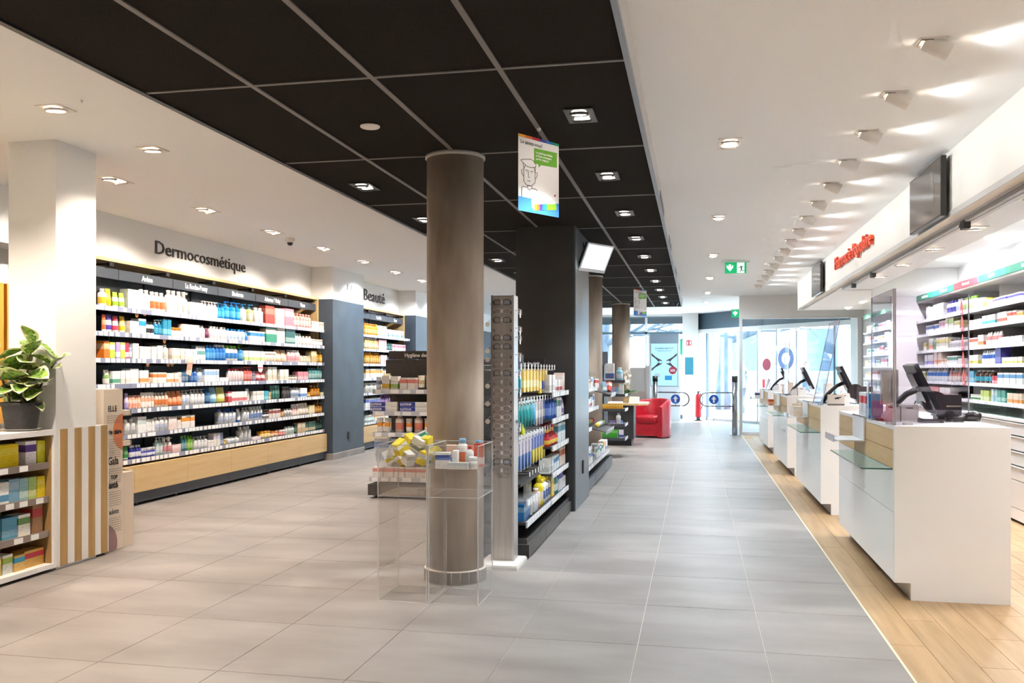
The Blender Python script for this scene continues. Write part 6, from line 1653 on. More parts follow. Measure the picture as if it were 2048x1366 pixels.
monitor(1.45, 9.32, 1); terminal(1.32, 8.95, 1); cardreader(1.58, 9.22, 1)
monitor(1.44, 12.35, 2); terminal(1.29, 12.1, 2)
monitor(1.44, 15.4, 3); terminal(1.32, 15.15, 3)
kb = thing1('keyboard', MB().box(1.36, 1.50, 5.95, 6.02, ZT, ZT + 0.022), mat('3A3236', 0.4), (1.43, 5.985, ZT), 'dark keyboard edge on the nearest counter', 'keyboard')
lb = E('leaflet_box', (1.27, 8.75, ZT), 'cardboard leaflet box with a black horse-like mark on the second counter', 'box')
P('box', B(1.20, 1.345, 8.73, 8.78, ZT, ZT + 0.10), mat('DDD3CA', 0.5), lb)
P('foot_band', B(1.199, 1.346, 8.728, 8.73, ZT, ZT + 0.016), mat('6A6462', 0.5), lb)
P('dark_mark', MB().prism([(-0.03, 0.0), (-0.01, 0.012), (0.02, 0.014), (0.035, 0.02), (0.03, 0.008), (0.01, 0.002), (0.012, -0.01), (0.0, -0.002), (-0.02, -0.008)], 0, 0.001, lambda p: (1.285 + p[0], 8.7295 - p[2], ZT + 0.065 + p[1])), mat('2A2826', 0.5), lb)
lh = E('leaflet_holder', (1.26, 6.0, ZT), 'clear holder with cream leaflets behind the front pane', 'holder')
P('holder', MB().box(1.20, 1.31, 6.30, 6.33, ZT + 0.10, ZT + 0.33).box(1.24, 1.27, 6.3, 6.35, ZT, ZT + 0.1), acrylic('holder2', 'F2ECE4', 0.45), lh)
P('leaflet', B(1.21, 1.25, 6.295, 6.299, ZT + 0.12, ZT + 0.31), mat('E9DCC4', 0.5), lh)
P('leaflet', B(1.26, 1.30, 6.295, 6.299, ZT + 0.12, ZT + 0.29), mat('B9B2AC', 0.5), lh)
for k in range(3):
    put('box', 0.09, 0.02, 0.13 + 0.03 * k, ['E6C8B4', 'EBD3C0', 'F0DCCB'][k], 'F2E8DE', '-', (1.2 + 0.07 * k, [12.75, 12.85, 9.75][k], ZT), FACE_NY, f'{["short", "middle", "tall"][k]} beige leaflet pack on the {"third" if k < 2 else "second"} counter', 'beige leaflet packs')
# balloon-like pink sign on a stick near the farthest counter
br_ = E('brochure_stand', (1.2, 16.5, ZT), 'clear brochure stand with red and white leaflets on the farthest counter', 'stand')
P('tray', MB().box(1.15, 1.3, 16.4, 16.6, ZT, ZT + 0.02).box(1.15, 1.3, 16.58, 16.6, ZT, ZT + 0.2), M_PLEXI, br_)
for k in range(3): P('leaflet', B(1.16 + 0.045 * k, 1.20 + 0.045 * k, 16.5, 16.51, ZT + 0.02, ZT + 0.17), mat(['E84A5C', 'F2EEEC', 'D8C0C4'][k], 0.5), br_)

# ================================================================== BACK COUNTER SHELVING
M_BSH = mat('EFEDEE', 0.4)
BZ = {1: 1.965, 2: 1.785, 3: 1.58, 4: 1.395, 5: 1.205, 6: 1.03}
bseam = [5.54, 6.40, 7.26, 8.12, 8.98, 9.84, 10.70, 11.56, 12.42]
btit = [None, None, None, 'Soins', 'Digestion', 'Offre du mois', 'Refroidissement', 'Refroidissement']
def back_bay(y0, y1, title, red, label, seed):
    b = E('back_shelving_bay', (2.95, (y0 + y1) / 2, 0), label, 'shelving', 'white back-counter bays')
    e = 0.002
    P('back_panel', B(3.26, 3.28, y0 + e, y1 - e, 0.90, 2.36), mat('E9E7E8', 0.4), b)
    P('side_divider', B(3.0, 3.26, y1 - 0.012, y1 - e, 0.92, 2.2), mat('EDEBEC', 0.4), b)
    P('worktop', B(2.735, 3.28, y0 + e, y1 - e, 0.885, 0.905), M_BSH, b)
    P('carcass', B(2.765, 3.28, y0 + e, y1 - e, 0.02, 0.885), mat('8E8A88', 0.6), b)
    zz = [0.022, 0.128, 0.373, 0.503, 0.633, 0.764, 0.884]
    for k in range(6):
        dr = P('drawer', B(2.745, 2.765, y0 + 0.003, y1 - 0.003, zz[k] + 0.003, zz[k + 1] - 0.012 if k > 1 else zz[k + 1] - 0.003), M_BSH, b)
        if k > 1: P('grip_lip', B(2.728, 2.75, y0 + 0.003, y1 - 0.003, zz[k + 1] - 0.016, zz[k + 1] - 0.010), M_BSH, dr)
    for r, z in BZ.items():
        xf_ = 2.80
        sh = P('shelf', B(xf_ + 0.012, 3.26, y0 + e, y1 - e, z - 0.014, z), mat('F2F1F2', 0.3), b)
        P('price_rail', B(xf_, xf_ + 0.012, y0 + e, y1 - e, z - 0.032, z + 0.004), mat('D5D8E4', 0.3), sh)
        tm = MB(); rnd = random.Random(seed * 17 + r); y = y0 + 0.02
        while y < y1 - 0.07:
            w = rnd.uniform(0.04, 0.06)
            if rnd.random() > 0.15: tm.box(xf_ - 0.003, xf_, y, y + w, z - 0.029, z + 0.001)
            y += w + rnd.uniform(0.02, 0.06)
        P('price_tags', tm, M_TAG, sh, kind='stuff')
    P('low_glass', B(2.80, 2.806, y0 + e, y1 - e, 0.905, 1.00), M_SHELFGLASS, b)
    hd = P('header_sign', B(2.80, 2.815, y0 + e, y1 - e, 2.222, 2.292), mat('D04A5C', 0.4) if red else mat('2E9C80', 0.4), b)
    if title: T(title, 0.048, mat('F6F4F4', 0.5), hd, (2.798, (y0 + y1) / 2, 2.242), FACE_NX, 0.0008, 0.95, 'CENTER', 0.001)
    P('cornice', B(2.815, 3.28, y0 + e, y1 - e, 2.20, 2.30), M_BSH, b)
bt = ['first', 'second', 'third']
for i in range(8):
    lb_ = (f'white back shelving bay, {ORD[i]} hidden past the right edge' if i < 3 else ['', '', '', 'white back shelving bay with a green Soins header at the right edge', 'white back shelving bay under the green Digestion header', 'white back shelving bay under the red header', 'white back shelving bay under the green header right of the grey panel end', 'white back shelving bay beside the grey end panel'][i])
    back_bay(bseam[i], bseam[i + 1], btit[i], i == 5, lb_, i + 3)
S('wall_back_shelf_end', B(2.50, 3.28, 12.43, 12.50, 0, 2.30), mat('D3D1D4', 0.4))
BACK = [
   (1, 11.917, 12.044, 1, 'box', 0.16, 'F4F2F2', 'D8D8DC', '-', 'narrow white carton'),
   (1, 11.732, 11.906, 1, 'box', 0.144, 'F2F2F4', 'E4E6EA', '-', 'short white carton'),
   (1, 11.543, 11.716, 1, 'box', 0.159, 'F6F5F5', 'DDE2EA', '-', 'upright white carton'),
   (1, 11.222, 11.532, 1, 'box', 0.16, 'F5F4F4', 'E0E0E4', '-', 'large white carton'),
   (1, 10.77, 11.122, 3, 'bottle', 0.16, 'F0EEF6', '3A3AA0', '4A44A8', 'white bottle with violet cap'),
   (1, 10.545, 10.751, 2, 'bottle', 0.159, 'F3F4F4', 'BFD0E8', 'D8E0EC', 'white and pale blue bottle'),
   (1, 10.067, 10.536, 4, 'bottle', 0.154, 'F4F6F2', 'A8D088', '8CC850', 'white bottle with lime cap'),
   (1, 9.795, 10.059, 3, 'box', 0.103, 'F4F4EC', 'E6EADA', '-', 'ivory carton'),
   (1, 9.64, 9.776, 1, 'box', 0.091, 'C8D040', 'E6E8A0', '-', 'yellow-green carton'),
   (1, 9.454, 9.632, 2, 'box', 0.061, 'F4F0F0', 'E4A8B0', '-', 'white carton with pink print'),
   (1, 8.7, 9.433, 4, 'box', 0.067, 'F4F3F8', '5C54B8', '-', 'white carton with a violet end'),
   (2, 11.437, 12.044, 5, 'box', 0.103, 'F2F4F8', '4A78D0', '-', 'white carton with blue foot'),
   (2, 11.142, 11.427, 4, 'box', 0.129, 'F4E4EC', 'E8A0C0', '-', 'pale pink carton'),
   (2, 10.821, 11.122, 3, 'box', 0.152, 'F3F5EA', 'B8D080', '-', 'white-green carton'),
   (2, 10.571, 10.807, 2, 'box', 0.097, 'F4F2DC', 'D8D070', '-', 'pale yellow carton'),
   (2, 9.814, 10.279, 3, 'box', 0.074, 'F6F5F5', 'E8E8EA', '-', 'flat white carton'),
   (2, 9.382, 9.795, 3, 'box', 0.094, 'F0F4F6', '48A8D0', '-', 'white carton with turquoise band'),
   (2, 9.067, 9.358, 2, 'box', 0.099, 'F4E8E2', 'E85A3C', '-', 'white carton with orange-red band'),
   (2, 8.819, 9.051, 2, 'box', 0.092, 'F5ECE8', 'E0604A', '-', 'white carton with red side'),
   (2, 8.642, 8.804, 1, 'box', 0.073, 'F6E8D0', 'F0B050', '-', 'cream carton with orange print'),
   (3, 12.033, 12.174, 1, 'box', 0.105, 'F4F2E0', 'E0D060', '-', 'small ivory carton'),
   (3, 11.716, 11.9, 2, 'box', 0.144, 'F2EEE8', 'D87A5A', '-', 'slim white carton with brick print'),
   (3, 11.564, 11.705, 1, 'box', 0.14, '3C8C5C', '7CB890', '-', 'deep green carton'),
   (3, 11.059, 11.548, 5, 'box', 0.14, 'F3F0DC', 'E8D050', '-', 'white and yellow carton'),
   (3, 10.279, 11.034, 8, 'bottle', 0.108, 'F4F2F2', 'C8C8CC', '2A2A30', 'white bottle with black cap'),
   (3, 9.948, 10.27, 1, 'box', 0.093, 'F5F0EC', 'E8603A', '-', 'broad white carton with orange band'),
   (3, 9.758, 9.941, 2, 'box', 0.113, 'F4EDE8', 'E07A3C', '-', 'white carton with amber band'),
   (3, 9.297, 9.75, 5, 'tube', 0.133, 'F5EEEE', 'E8A0A0', 'F2EEEE', 'white and pink tube'),
   (3, 8.671, 9.29, 6, 'box', 0.066, 'F6F6F6', 'E6E8EA', '-', 'low white carton'),
   (4, 11.683, 12.115, 6, 'box', 0.129, 'EEEAF4', '8A78C8', '-', 'slim lilac carton'),
   (4, 11.344, 11.672, 2, 'box', 0.153, 'F3E2D4', 'E8A070', '-', 'peach carton'),
   (4, 11.083, 11.333, 2, 'box', 0.076, 'F4E8DC', 'EAB088', '-', 'short peach carton'),
   (4, 10.638, 11.073, 2, 'box', 0.101, 'F4F5F4', '4A9C7C', '-', 'white carton with green line'),
   (4, 10.44, 10.629, 1, 'box', 0.07, 'F4F4F4', 'DCDCDC', '-', 'white pack'),
   (4, 9.91, 10.262, 3, 'box', 0.098, 'F4F3E8', 'E0D060', '-', 'white and yellow pack'),
   (4, 9.416, 9.852, 7, 'tube', 0.139, 'E4ECF6', '3A68C4', 'E8EEF4', 'white tube with blue foot'),
   (4, 9.213, 9.382, 1, 'box', 0.16, '3C3C94', '6A6AB8', '-', 'navy violet carton'),
   (4, 8.671, 9.197, 5, 'box', 0.059, 'F4F3E6', 'D8D46A', '-', 'low white and yellow carton'),
   (5, 12.074, 12.499, 3, 'box', 0.118, 'E8E4D0', 'A0A860', '-', 'olive and white carton'),
   (5, 11.142, 12.033, 11, 'tube', 0.154, 'EEF2F8', '3C7CD0', 'E4ECF6', 'slim tube with blue foot'),
   (5, 10.397, 11.083, 6, 'tube', 0.158, 'F5ECEA', 'E8A498', 'F2ECEA', 'slim tube with coral foot'),
   (5, 10.091, 10.229, 1, 'box', 0.122, '5AB0D8', 'A8D8EC', '-', 'sky blue carton'),
   (5, 9.482, 10.083, 4, 'bottle', 0.132, '4A2A1C', '3AA0B8', 'F2F0EE', 'brown glass bottle'),
   (5, 9.344, 9.475, 2, 'box', 0.075, 'C8283C', 'F0B0B4', '-', 'small red carton'),
   (5, 8.671, 9.324, 4, 'box', 0.105, 'F3F5F7', '5AA0D8', '-', 'long white carton with blue print'),
   (6, 11.437, 11.872, 1, 'box', 0.109, 'C01848', 'F0C8D4', '-', 'magenta carton'),
   (6, 10.938, 11.427, 4, 'box', 0.104, 'F4F0EE', 'E8C0C8', '-', 'small white carton with pink print'),
   (6, 9.871, 10.196, 3, 'jar', 0.055, 'F0F4EC', '5A9C5C', 'F2F2F0', 'small white jar with leaf print'),
   (6, 9.575, 9.833, 3, 'box', 0.102, 'C8E068', 'EEF4C8', '-', 'lime carton'),
   (6, 9.358, 9.496, 2, 'box', 0.12, 'B8E0EC', 'DCF0F4', '-', 'pale turquoise carton'),
   (6, 9.115, 9.347, 2, 'box', 0.113, '3CA090', 'A8D8CC', '-', 'sea green carton'),
   (6, 8.671, 9.067, 5, 'box', 0.094, 'F4E6D0', 'F0A850', '-', 'white carton with orange print'),
]
KN = 'medicine_'
BN = {1: 'top', 2: 'second', 3: 'third', 4: 'fourth', 5: 'fifth', 6: 'lowest'}
prev = ''; lastrow = 0
for (row, y0, y1, n, kind, h, body, ink, cap, desc) in BACK:
    if row != lastrow: prev = ''; lastrow = row
    run((lambda s, dd: (2.82 + dd, s), BZ[row], FACE_NX), f'{BN[row]} back-counter shelf', y0, y1, n, kind, h, body, ink, cap, desc, prev, rev=True)
    prev = desc
rq = random.Random(41)
for row in range(1, 7):
    y = 8.46
    for k in range(5):
        n = rq.randint(3, 4); w = rq.uniform(0.085, 0.12); c1, c2, nm_ = [('F2F4F8', '5A88C8', 'white-blue'), ('F4F3EC', 'D8C050', 'white-yellow'), ('F6EEEE', 'D85A5A', 'white-red'), ('EEF4EE', '5AA078', 'white-green'), ('F2EEF6', '8A7CC0', 'white-violet')][(k + row) % 5]
        if y - n * w < 6.45: break
        run((lambda s, dd: (2.82 + dd, s), BZ[row], FACE_NX), f'{BN[row]} back shelf past the right edge', y - n * w, y, n, 'box', rq.uniform(0.08, 0.14), c1, c2, '-', nm_ + ' pack', rev=True)
        y -= n * w + 0.03
M_TALK = printed('EE5A5C', 'F08A88', 0.05, 0.35, 'FFFFFF')
for k, z in enumerate((1.965, 1.785, 1.58, 1.395, 1.205)):
    y = 10.36 - 0.02 * k
    pts = [(-0.04, -0.01), (0.04, -0.01), (0.045, 0.05), (0.03, 0.11), (0.01, 0.15), (-0.01, 0.16), (-0.03, 0.11), (-0.045, 0.05)]
    o = thing1('shelf_talker', MB().prism(pts, 0, 0.002, lambda p: (2.785 + p[2], y - p[0], z + p[1] - 0.02)), mat('EA5A58', 0.4), (2.786, y, z), f'red shelf talker marked 20% on the {BN[k + 1]} back-counter shelf', 'sign', 'red shelf talkers')
    T('20%', 0.032, mat('FBF2F0', 0.5), o, (2.7835, y, z - 0.012), FACE_NX, 0.0004, 0.85, 'CENTER', 0.001)

# ---- far white shelving seen through the panes
for i, (y0, y1) in enumerate(((12.6, 13.8), (13.8, 15.0), (15.0, 16.2))):
    b = E('far_shelving_bay', (2.95, (y0 + y1) / 2, 0), f'{["near", "middle", "far"][i]} white wall bay beyond the grey end panel', 'shelving', 'white bays beyond the end panel')
    P('back_panel', B(3.26, 3.28, y0, y1 - 0.004, 0.0, 2.36), mat('F0F0F2', 0.4), b)
    P('base_cabinet', B(2.75, 3.26, y0, y1 - 0.004, 0.0, 0.90), M_BSH, b)
    P('header_sign', B(2.80, 2.815, y0, y1 - 0.004, 2.20, 2.27), mat('7CC8B0', 0.4), b)
    for r, z in BZ.items():
        P('shelf', B(2.80, 3.26, y0, y1 - 0.004, z - 0.02, z), mat('F2F1F2', 0.3), b)
rnd = random.Random(99)
fc = [('F2F4F8', '5A88C8', 'white and blue'), ('EAF2EC', '5AA078', 'white and green'), ('F6EEEE', 'D85A5A', 'white and red'), ('F4F4F4', 'D8DCE0', 'plain white'), ('F2EEF6', '8A7CC0', 'white and violet'), ('F6F0E4', 'E8B060', 'cream and amber')]
for r in range(1, 7):
    y = 13.75; order = list(range(6)); rnd.shuffle(order); j = 0
    while y < 15.9 and j < 6:
        c1, c2, nm_ = fc[order[j]]; j += 1
        n = rnd.randint(2, 4); w = rnd.uniform(0.12, 0.16)
        run((lambda s, dd: (2.82 + dd, s), BZ[r], FACE_NX), f'{BN[r]} far wall shelf', y, y + n * w, n, 'box', rnd.uniform(0.08, 0.14), c1, c2, '-', nm_ + ' carton', rev=True)
        y += n * w + rnd.uniform(0.02, 0.1)

KN = ''
# ================================================================== SIGNS, SCREENS
def tv(y0, y1, label):
    o = E('wall_screen', (1.70, (y0 + y1) / 2, 2.42), label, 'television', 'wall screens on the bulkhead')
    P('housing', B(1.685, 1.72, y0, y1, 2.42, 2.845), mat('2A2624', 0.35), o)
    P('display', B(1.6835, 1.686, y0 + 0.012, y1 - 0.012, 2.432, 2.833), noisy('dark_screen', '3A3330', '453D3A', (3, 3, 3), 0.12), o)
    P('wall_mount', B(1.72, 1.75, y0 + 0.12, y1 - 0.12, 2.50, 2.78), M_BLACK, o)
tv(6.76, 7.70, 'dark flat screen on the bulkhead nearest the camera')
tv(12.98, 13.94, 'flat screen on the bulkhead past the orange lettering')
o = bpy.data.objects['wall_screen']
M_FIG = mat('55504E', 0.15)
P('screen_figure', MB().prism([(0.0, 0.0), (0.03, 0.12), (0.05, 0.2), (0.03, 0.26), (0.0, 0.28), (-0.025, 0.25), (-0.03, 0.2), (-0.06, 0.14), (-0.045, 0.06)], 0, 0.0008, lambda p: (1.6835 - p[2], 7.0 + p[0], 2.50 + p[1])), M_FIG, o)
# orange lettering
me = text_mesh('Pharmacie Populaire', 1.0, 0.0, 1.0, 'LEFT', 0.0)
wn_ = max(v.co.x for v in me.vertices) - min(v.co.x for v in me.vertices)
size = 0.205
me2 = text_mesh('Pharmacie Populaire', size, 0.014, 2.40 / (wn_ * size), 'LEFT', 0.0025).copy()
me2.transform(Matrix.Rotation(FACE_NX, 4, 'Z') @ Matrix.Rotation(R(90), 4, 'X'))
o = link('shop_lettering', me2, mat('E8480E', 0.4)); o.location = (1.725, 11.92, 2.605)
tag(o, 'raised orange shop-name lettering on the white bulkhead', 'lettering')

def exit_sign(c, w, h, ang, man, label):
    o = E('exit_sign', c, label, 'sign', 'green exit signs', rz=ang)
    P('panel', MB().box(-w / 2, w / 2, -0.012, 0.012, -h, 0), mat('00A868', 0.4, emit=0.25), o, local=True)
    if man: P('housing', MB().box(-w * 0.66, w * 0.66, -0.03, 0.03, 0.0, 0.012), mat('E4E4E6', 0.4), o, local=True)
    wht = mat('F4FFFA', 0.4, emit=0.3)
    ax = -w * 0.27 if man else 0
    ar = [(-0.028, 0.085), (0.028, 0.085), (0.028, 0.03), (0.075, 0.075), (0.075, 0.02), (0, -0.06), (-0.075, 0.02), (-0.075, 0.075), (-0.028, 0.03)]
    k = h / 0.21
    P('arrow', MB().prism([(ax + x * k * 0.8, -h / 2 - 0.012 * k + y * k * 0.9) for x, y in ar], 0.0125, 0.0140, lambda p: (p[0], -p[2], p[1])), wht, o, local=True)
    if man:
        mb = MB().box(w * 0.06, w * 0.40, -0.0140, -0.0125, -h * 0.96, -h * 0.04)
        P('door_field', mb, wht, o, local=True)
        g_ = mat('0C7A50', 0.4)
        m2 = MB()
        def limb(a, b, r): 
            m2.rod((w * a[0], -0.0150, -h * a[1]), (w * b[0], -0.0150, -h * b[1]), r, 6)
        limb((0.24, 0.36), (0.27, 0.62), 0.011); limb((0.27, 0.62), (0.19, 0.88), 0.006); limb((0.27, 0.62), (0.30, 0.78), 0.006); limb((0.30, 0.78), (0.40, 0.78), 0.005)
        limb((0.24, 0.36), (0.16, 0.50), 0.005); limb((0.16, 0.50), (0.08, 0.50), 0.004); limb((0.24, 0.36), (0.34, 0.36), 0.005); limb((0.34, 0.36), (0.37, 0.50), 0.004)
        m2.lathe([(0.009, 0), (0.009, 0.002)], 12).xf(Matrix.Identity(4))
        P('running_man', m2, g_, o, local=True)
exit_sign((0.545, 12.95, 2.852), 0.295, 0.155, R(4), True, 'green emergency exit sign hanging from the aisle ceiling')
exit_sign((0.93, 22.2, 2.80), 0.19, 0.19, R(-20), False, 'small green arrow exit sign above the entrance')

# ---- hanging posters
def Q(X, Y):
    t = (X - 75) / 610.0; top = 85 + 155 * t; bot = 1195 + 110 * t
    return (t - 0.5, 1 - (Y - top) / (bot - top))
def poster(c, w, h, ang, label, cat='poster'):
    o = E('hanging_poster', c, label, cat, 'hanging posters', rz=ang)
    def flat(pts, y, m, name, px_=True):
        q = [Q(*p) if px_ else p for p in pts]
        q = [(x * w, (z - 1) * h) for x, z in q]
        return P(name, MB().prism(q, 0, 0.0006, lambda p: (p[0], -y - p[2], p[1])), m, o, local=True)
    P('sheet', MB().box(-w / 2, w / 2, -0.001, 0.001, -h, 0), mat('F2EFEF', 0.5), o, local=True)
    for s in (-1,):
        for i, cc_ in enumerate(('F2A81C', 'E8742C', 'D8283C', '4A3CA0', '2A70C8', '1E9C70')):
            flat([(i / 6 - 0.5, 0.965), ((i + 1) / 6 - 0.5, 0.965), ((i + 1) / 6 - 0.5, 1.0), (i / 6 - 0.5, 1.0)], 0.001, mat(cc_, 0.45), 'colour_bar', False)
        flat([(-0.5, 0), (0.5, 0), (0.5, 0.185), (-0.5, 0.185)], 0.001, mat('3E82D0', 0.45), 'blue_field', False)
        flat([(305, 297), (655, 372), (655, 585), (410, 545), (375, 580), (370, 535), (305, 518)], 0.001, mat('6AAE2C', 0.45), 'speech_bubble')
        flat([(268, 930), (640, 1020), (640, 1200), (310, 1195), (268, 1155)], 0.0017, mat('F6F4F2', 0.45), 'pack_picture')
        for i, cc_ in enumerate(('F2B81C', 'E8642C', '5A2CB0', '2A7CD0', '2CB078', '8CC82C', '8CC82C')):
            a = 310 + i * 38; b = a + 38 if i < 6 else 645
            flat([(a, 1110), (b, 1110), (b, 1198), (a, 1198)], 0.0024, mat(cc_, 0.45), 'pack_stripe')
    ink = mat('3A3030', 0.5)
    def line(pts, r=0.0016):
        q = [Q(*p) for p in pts]
        P('drawn_line', MB().tube([(x * w, -0.0016, (z - 1) * h) for x, z in q], r, 5), ink, o, local=True)
    line([(110, 470), (170, 460), (260, 462), (300, 490), (335, 545), (325, 575), (260, 582), (195, 560), (135, 500), (110, 470)])
    line([(140, 510), (155, 600), (152, 770), (180, 815), (215, 845), (265, 845), (320, 800), (320, 640), (328, 570)])
    line([(175, 545), (155, 600)]); line([(305, 580), (320, 640)])
    line([(145, 605), (120, 610), (122, 660), (148, 705)]); line([(325, 650), (352, 660), (350, 700), (328, 745)])
    line([(175, 615), (220, 625)]); line([(248, 633), (292, 640)]); line([(220, 630), (222, 722), (245, 726)]); line([(207, 768), (252, 780)])
    line([(197, 640), (198, 648)]); line([(270, 657), (271, 665)])
    line([(122, 1000), (122, 860), (140, 852), (205, 862)]); line([(205, 840), (205, 870), (238, 908), (270, 882), (270, 850), (235, 838), (205, 840)]); line([(270, 882), (320, 890), (355, 912)])
    def txt(s, X, Y, size, m, bold=0.0):
        x, z = Q(X, Y)
        me_ = text_mesh(s, size * h, 0.0003, 0.92, 'LEFT', bold).copy()
        me_.transform(Matrix.Translation((x * w, -0.0026, (z - 1) * h)) @ Matrix.Rotation(R(90), 4, 'X'))
        link('lettering', me_, m, o)
    txt('Le saviez-vous?', 103, 222, 0.075, mat('3A3436', 0.5))
    wt = mat('F6F8F0', 0.5)
    txt('Les génériques Mepha', 328, 372, 0.040, wt, 0.0004); txt('sont plus avantageux', 328, 418, 0.040, wt, 0.0004); txt('que les originaux.', 328, 462, 0.040, wt, 0.0004)
    txt('Demandez les', 318, 1052, 0.036, ink); txt('génériques Mepha', 318, 1090, 0.036, ink)
    flat([(612, 975), (636, 978), (634, 1005), (610, 1000)], 0.002, mat('B0283C', 0.5), 'red_mark')
    P('hang_thread', MB().rod((0, 0, 0), (0, 0, 0.045), 0.0008, 4), mat('8A8684', 0.5), o, local=True)
    P('ceiling_clip', MB().box(-0.008, 0.008, -0.008, 0.008, 0.045, 0.06), mat('E8E6E4', 0.4), o, local=True)
    return o
# the near poster is about 30 x 42 cm and hangs turned by some 45 degrees
poster((-0.868, 4.975, 2.640), 0.335, 0.424, R(57), 'hanging poster Le saviez-vous? with a line-drawn man, nearest the camera')
poster((-0.885, 14.6, 2.640), 0.30, 0.424, R(50), 'small hanging poster far off below the black ceiling')

# ---- monitor on an arm at the black pier
o = E('arm_monitor', (-1.118, 8.96, 2.40), 'small white-screened monitor on an arm at the black pier', 'monitor')
P('wall_plate', B(-1.118, -1.10, 8.92, 9.0, 2.34, 2.48), M_BLACK, o)
P('arm', MB().tube([(-1.10, 8.96, 2.41), (-1.06, 8.92, 2.42), (-1.00, 8.86, 2.43)], 0.016, 8), M_BLACK, o)
tfm = Matrix.Translation((-0.965, 8.80, 2.44)) @ Matrix.Rotation(R(-32), 4, 'Z') @ Matrix.Rotation(R(26), 4, 'Y')
P('housing', B(-0.03, 0.0, -0.20, 0.20, -0.14, 0.14).xf(tfm), mat('2A2C30', 0.4), o)
P('bezel', B(0.0, 0.008, -0.205, 0.205, -0.145, 0.145).xf(tfm), mat('D8DCE2', 0.3), o)
P('display', B(0.008, 0.0095, -0.185, 0.185, -0.112, 0.13).xf(tfm), mat('C9D4E0', 0.15, emit=0.5), o)
P('cable', MB().tube([(-1.11, 8.95, 2.62), (-1.10, 8.95, 2.52), (-1.105, 8.96, 2.46)], 0.006, 6), M_BLACK, o)

# ---- entrance: advertising totem, kiosk, extinguisher, decals
o = E('screen_totem', (-0.82, 23.9, 0), 'tall lit advertising screen by the entrance window', 'screen')
P('frame', B(-1.23, -0.41, 23.9, 24.08, 0.0, 2.30), mat('E6ECF0', 0.4), o)
P('top_panel', B(-1.19, -0.45, 23.885, 23.9, 2.06, 2.30), mat('8A99A6', 0.35), o)
dsp = P('display', B(-1.165, -0.475, 23.885, 23.9, 0.93, 2.046), mat('9CCDF0', 0.2, emit=0.28), o)
P('display_edge', B(-1.175, -0.465, 23.892, 23.899, 0.92, 2.056), mat('1E2226', 0.4), o)
dk_ = mat('3A3A42', 0.5)
T('La biotine avec le H.', 0.068, dk_, dsp, (-0.82, 23.883, 1.90), FACE_NY, 0.0005, 0.85, 'CENTER', 0.001)
for k, z in enumerate((1.86, 1.83)): P('small_print', B(-1.02 + 0.03 * k, -0.62 - 0.03 * k, 23.883, 23.885, z, z + 0.012), mat('8AA4B8', 0.5), dsp)
for sx in (-1, 1):
    for sz in (-1, 1):
        f_ = lambda p, sx=sx, sz=sz: (-0.82 + sx * p[0], 23.8845 - p[2], 1.555 + sz * p[1])
        arm = [(0.33, 0.24), (0.33, 0.17), (0.22, 0.085), (0.17, 0.03), (0.155, -0.005), (0.14, 0.03), (0.12, 0.0), (0.115, 0.04), (0.06, 0.02), (0.05, 0.035), (0.10, 0.07), (0.16, 0.10), (0.24, 0.15)]
        P('drawn_hand', MB().prism(arm, 0, 0.001, f_), mat('4A4048', 0.5), dsp)
rd = P('red_disc', MB().lathe([(0.10, 0), (0.10, 0.002)], 24).xf(Matrix.Translation((-0.60, 23.8845, 1.335)) @ Matrix.Rotation(R(90), 4, 'X')), mat('B8344A', 0.4), dsp)
T('20%', 0.085, mat('F4F0F2', 0.5), rd, (-0.60, 23.880, 1.305), FACE_NY, 0.0005, 0.9, 'CENTER', 0.002)
P('pack_picture', B(-0.80, -0.62, 23.8835, 23.885, 1.08, 1.20), mat('3A9CD8', 0.4), dsp)
P('pack_picture', B(-1.08, -0.92, 23.8835, 23.885, 1.10, 1.26), mat('D4E8F4', 0.4), dsp)
o = E('info_kiosk', (-0.18, 24.66, 0), 'white kiosk with a teal screen on the entrance pillar', 'kiosk')
P('housing', B(-0.33, -0.03, 24.62, 24.70, 1.18, 1.73), mat('F4F5F6', 0.4), o)
P('display', B(-0.29, -0.07, 24.612, 24.62, 1.22, 1.69), mat('2F6A7C', 0.2, emit=0.5), o)
P('stand', B(-0.26, -0.12, 24.64, 24.70, 0.0, 1.18), mat('F0F1F2', 0.4), o)
P('dispenser', B(-0.31, -0.08, 24.58, 24.64, 0.80, 0.98), mat('EDEFF1', 0.4), o)
P('foot', B(-0.42, 0.02, 24.40, 24.69, 0.0, 0.02), mat('EDEFF1', 0.4), o)
fs_ = thing1('fire_sign', B(-0.25, -0.12, 24.69, 24.70, 2.01, 2.15), mat('D0202C', 0.4), (-0.18, 24.69, 2.01), 'red fire equipment sign on the entrance pillar', 'sign')
P('white_symbol', MB().box(-0.235, -0.205, 24.687, 24.69, 2.03, 2.11).box(-0.17, -0.135, 24.687, 24.69, 2.03, 2.13).box(-0.225, -0.215, 24.687, 24.69, 2.11, 2.13), mat('F4F0F0', 0.4), fs_)
ex = E('fire_extinguisher', (0.06, 24.25, 0.0), 'red fire extinguisher beside the entrance pillar', 'extinguisher')
P('cylinder', MB().lathe([(0.075, 0.10), (0.08, 0.12), (0.08, 0.62), (0.06, 0.69), (0.025, 0.72)], 24, c=(0.06, 24.25, 0)), mat('C8202C', 0.3), ex)
P('valve', MB().cyl((0.06, 24.25, 0.72), 0.02, 0.05, 12).box(0.03, 0.13, 24.24, 24.26, 0.76, 0.78), M_BLACK, ex)
P('stand', MB().box(-0.03, 0.15, 24.16, 24.34, 0.0, 0.02).rod((0.06, 24.25, 0.02), (0.06, 24.25, 0.10), 0.05, 12), mat('4A4E54', 0.4), ex)
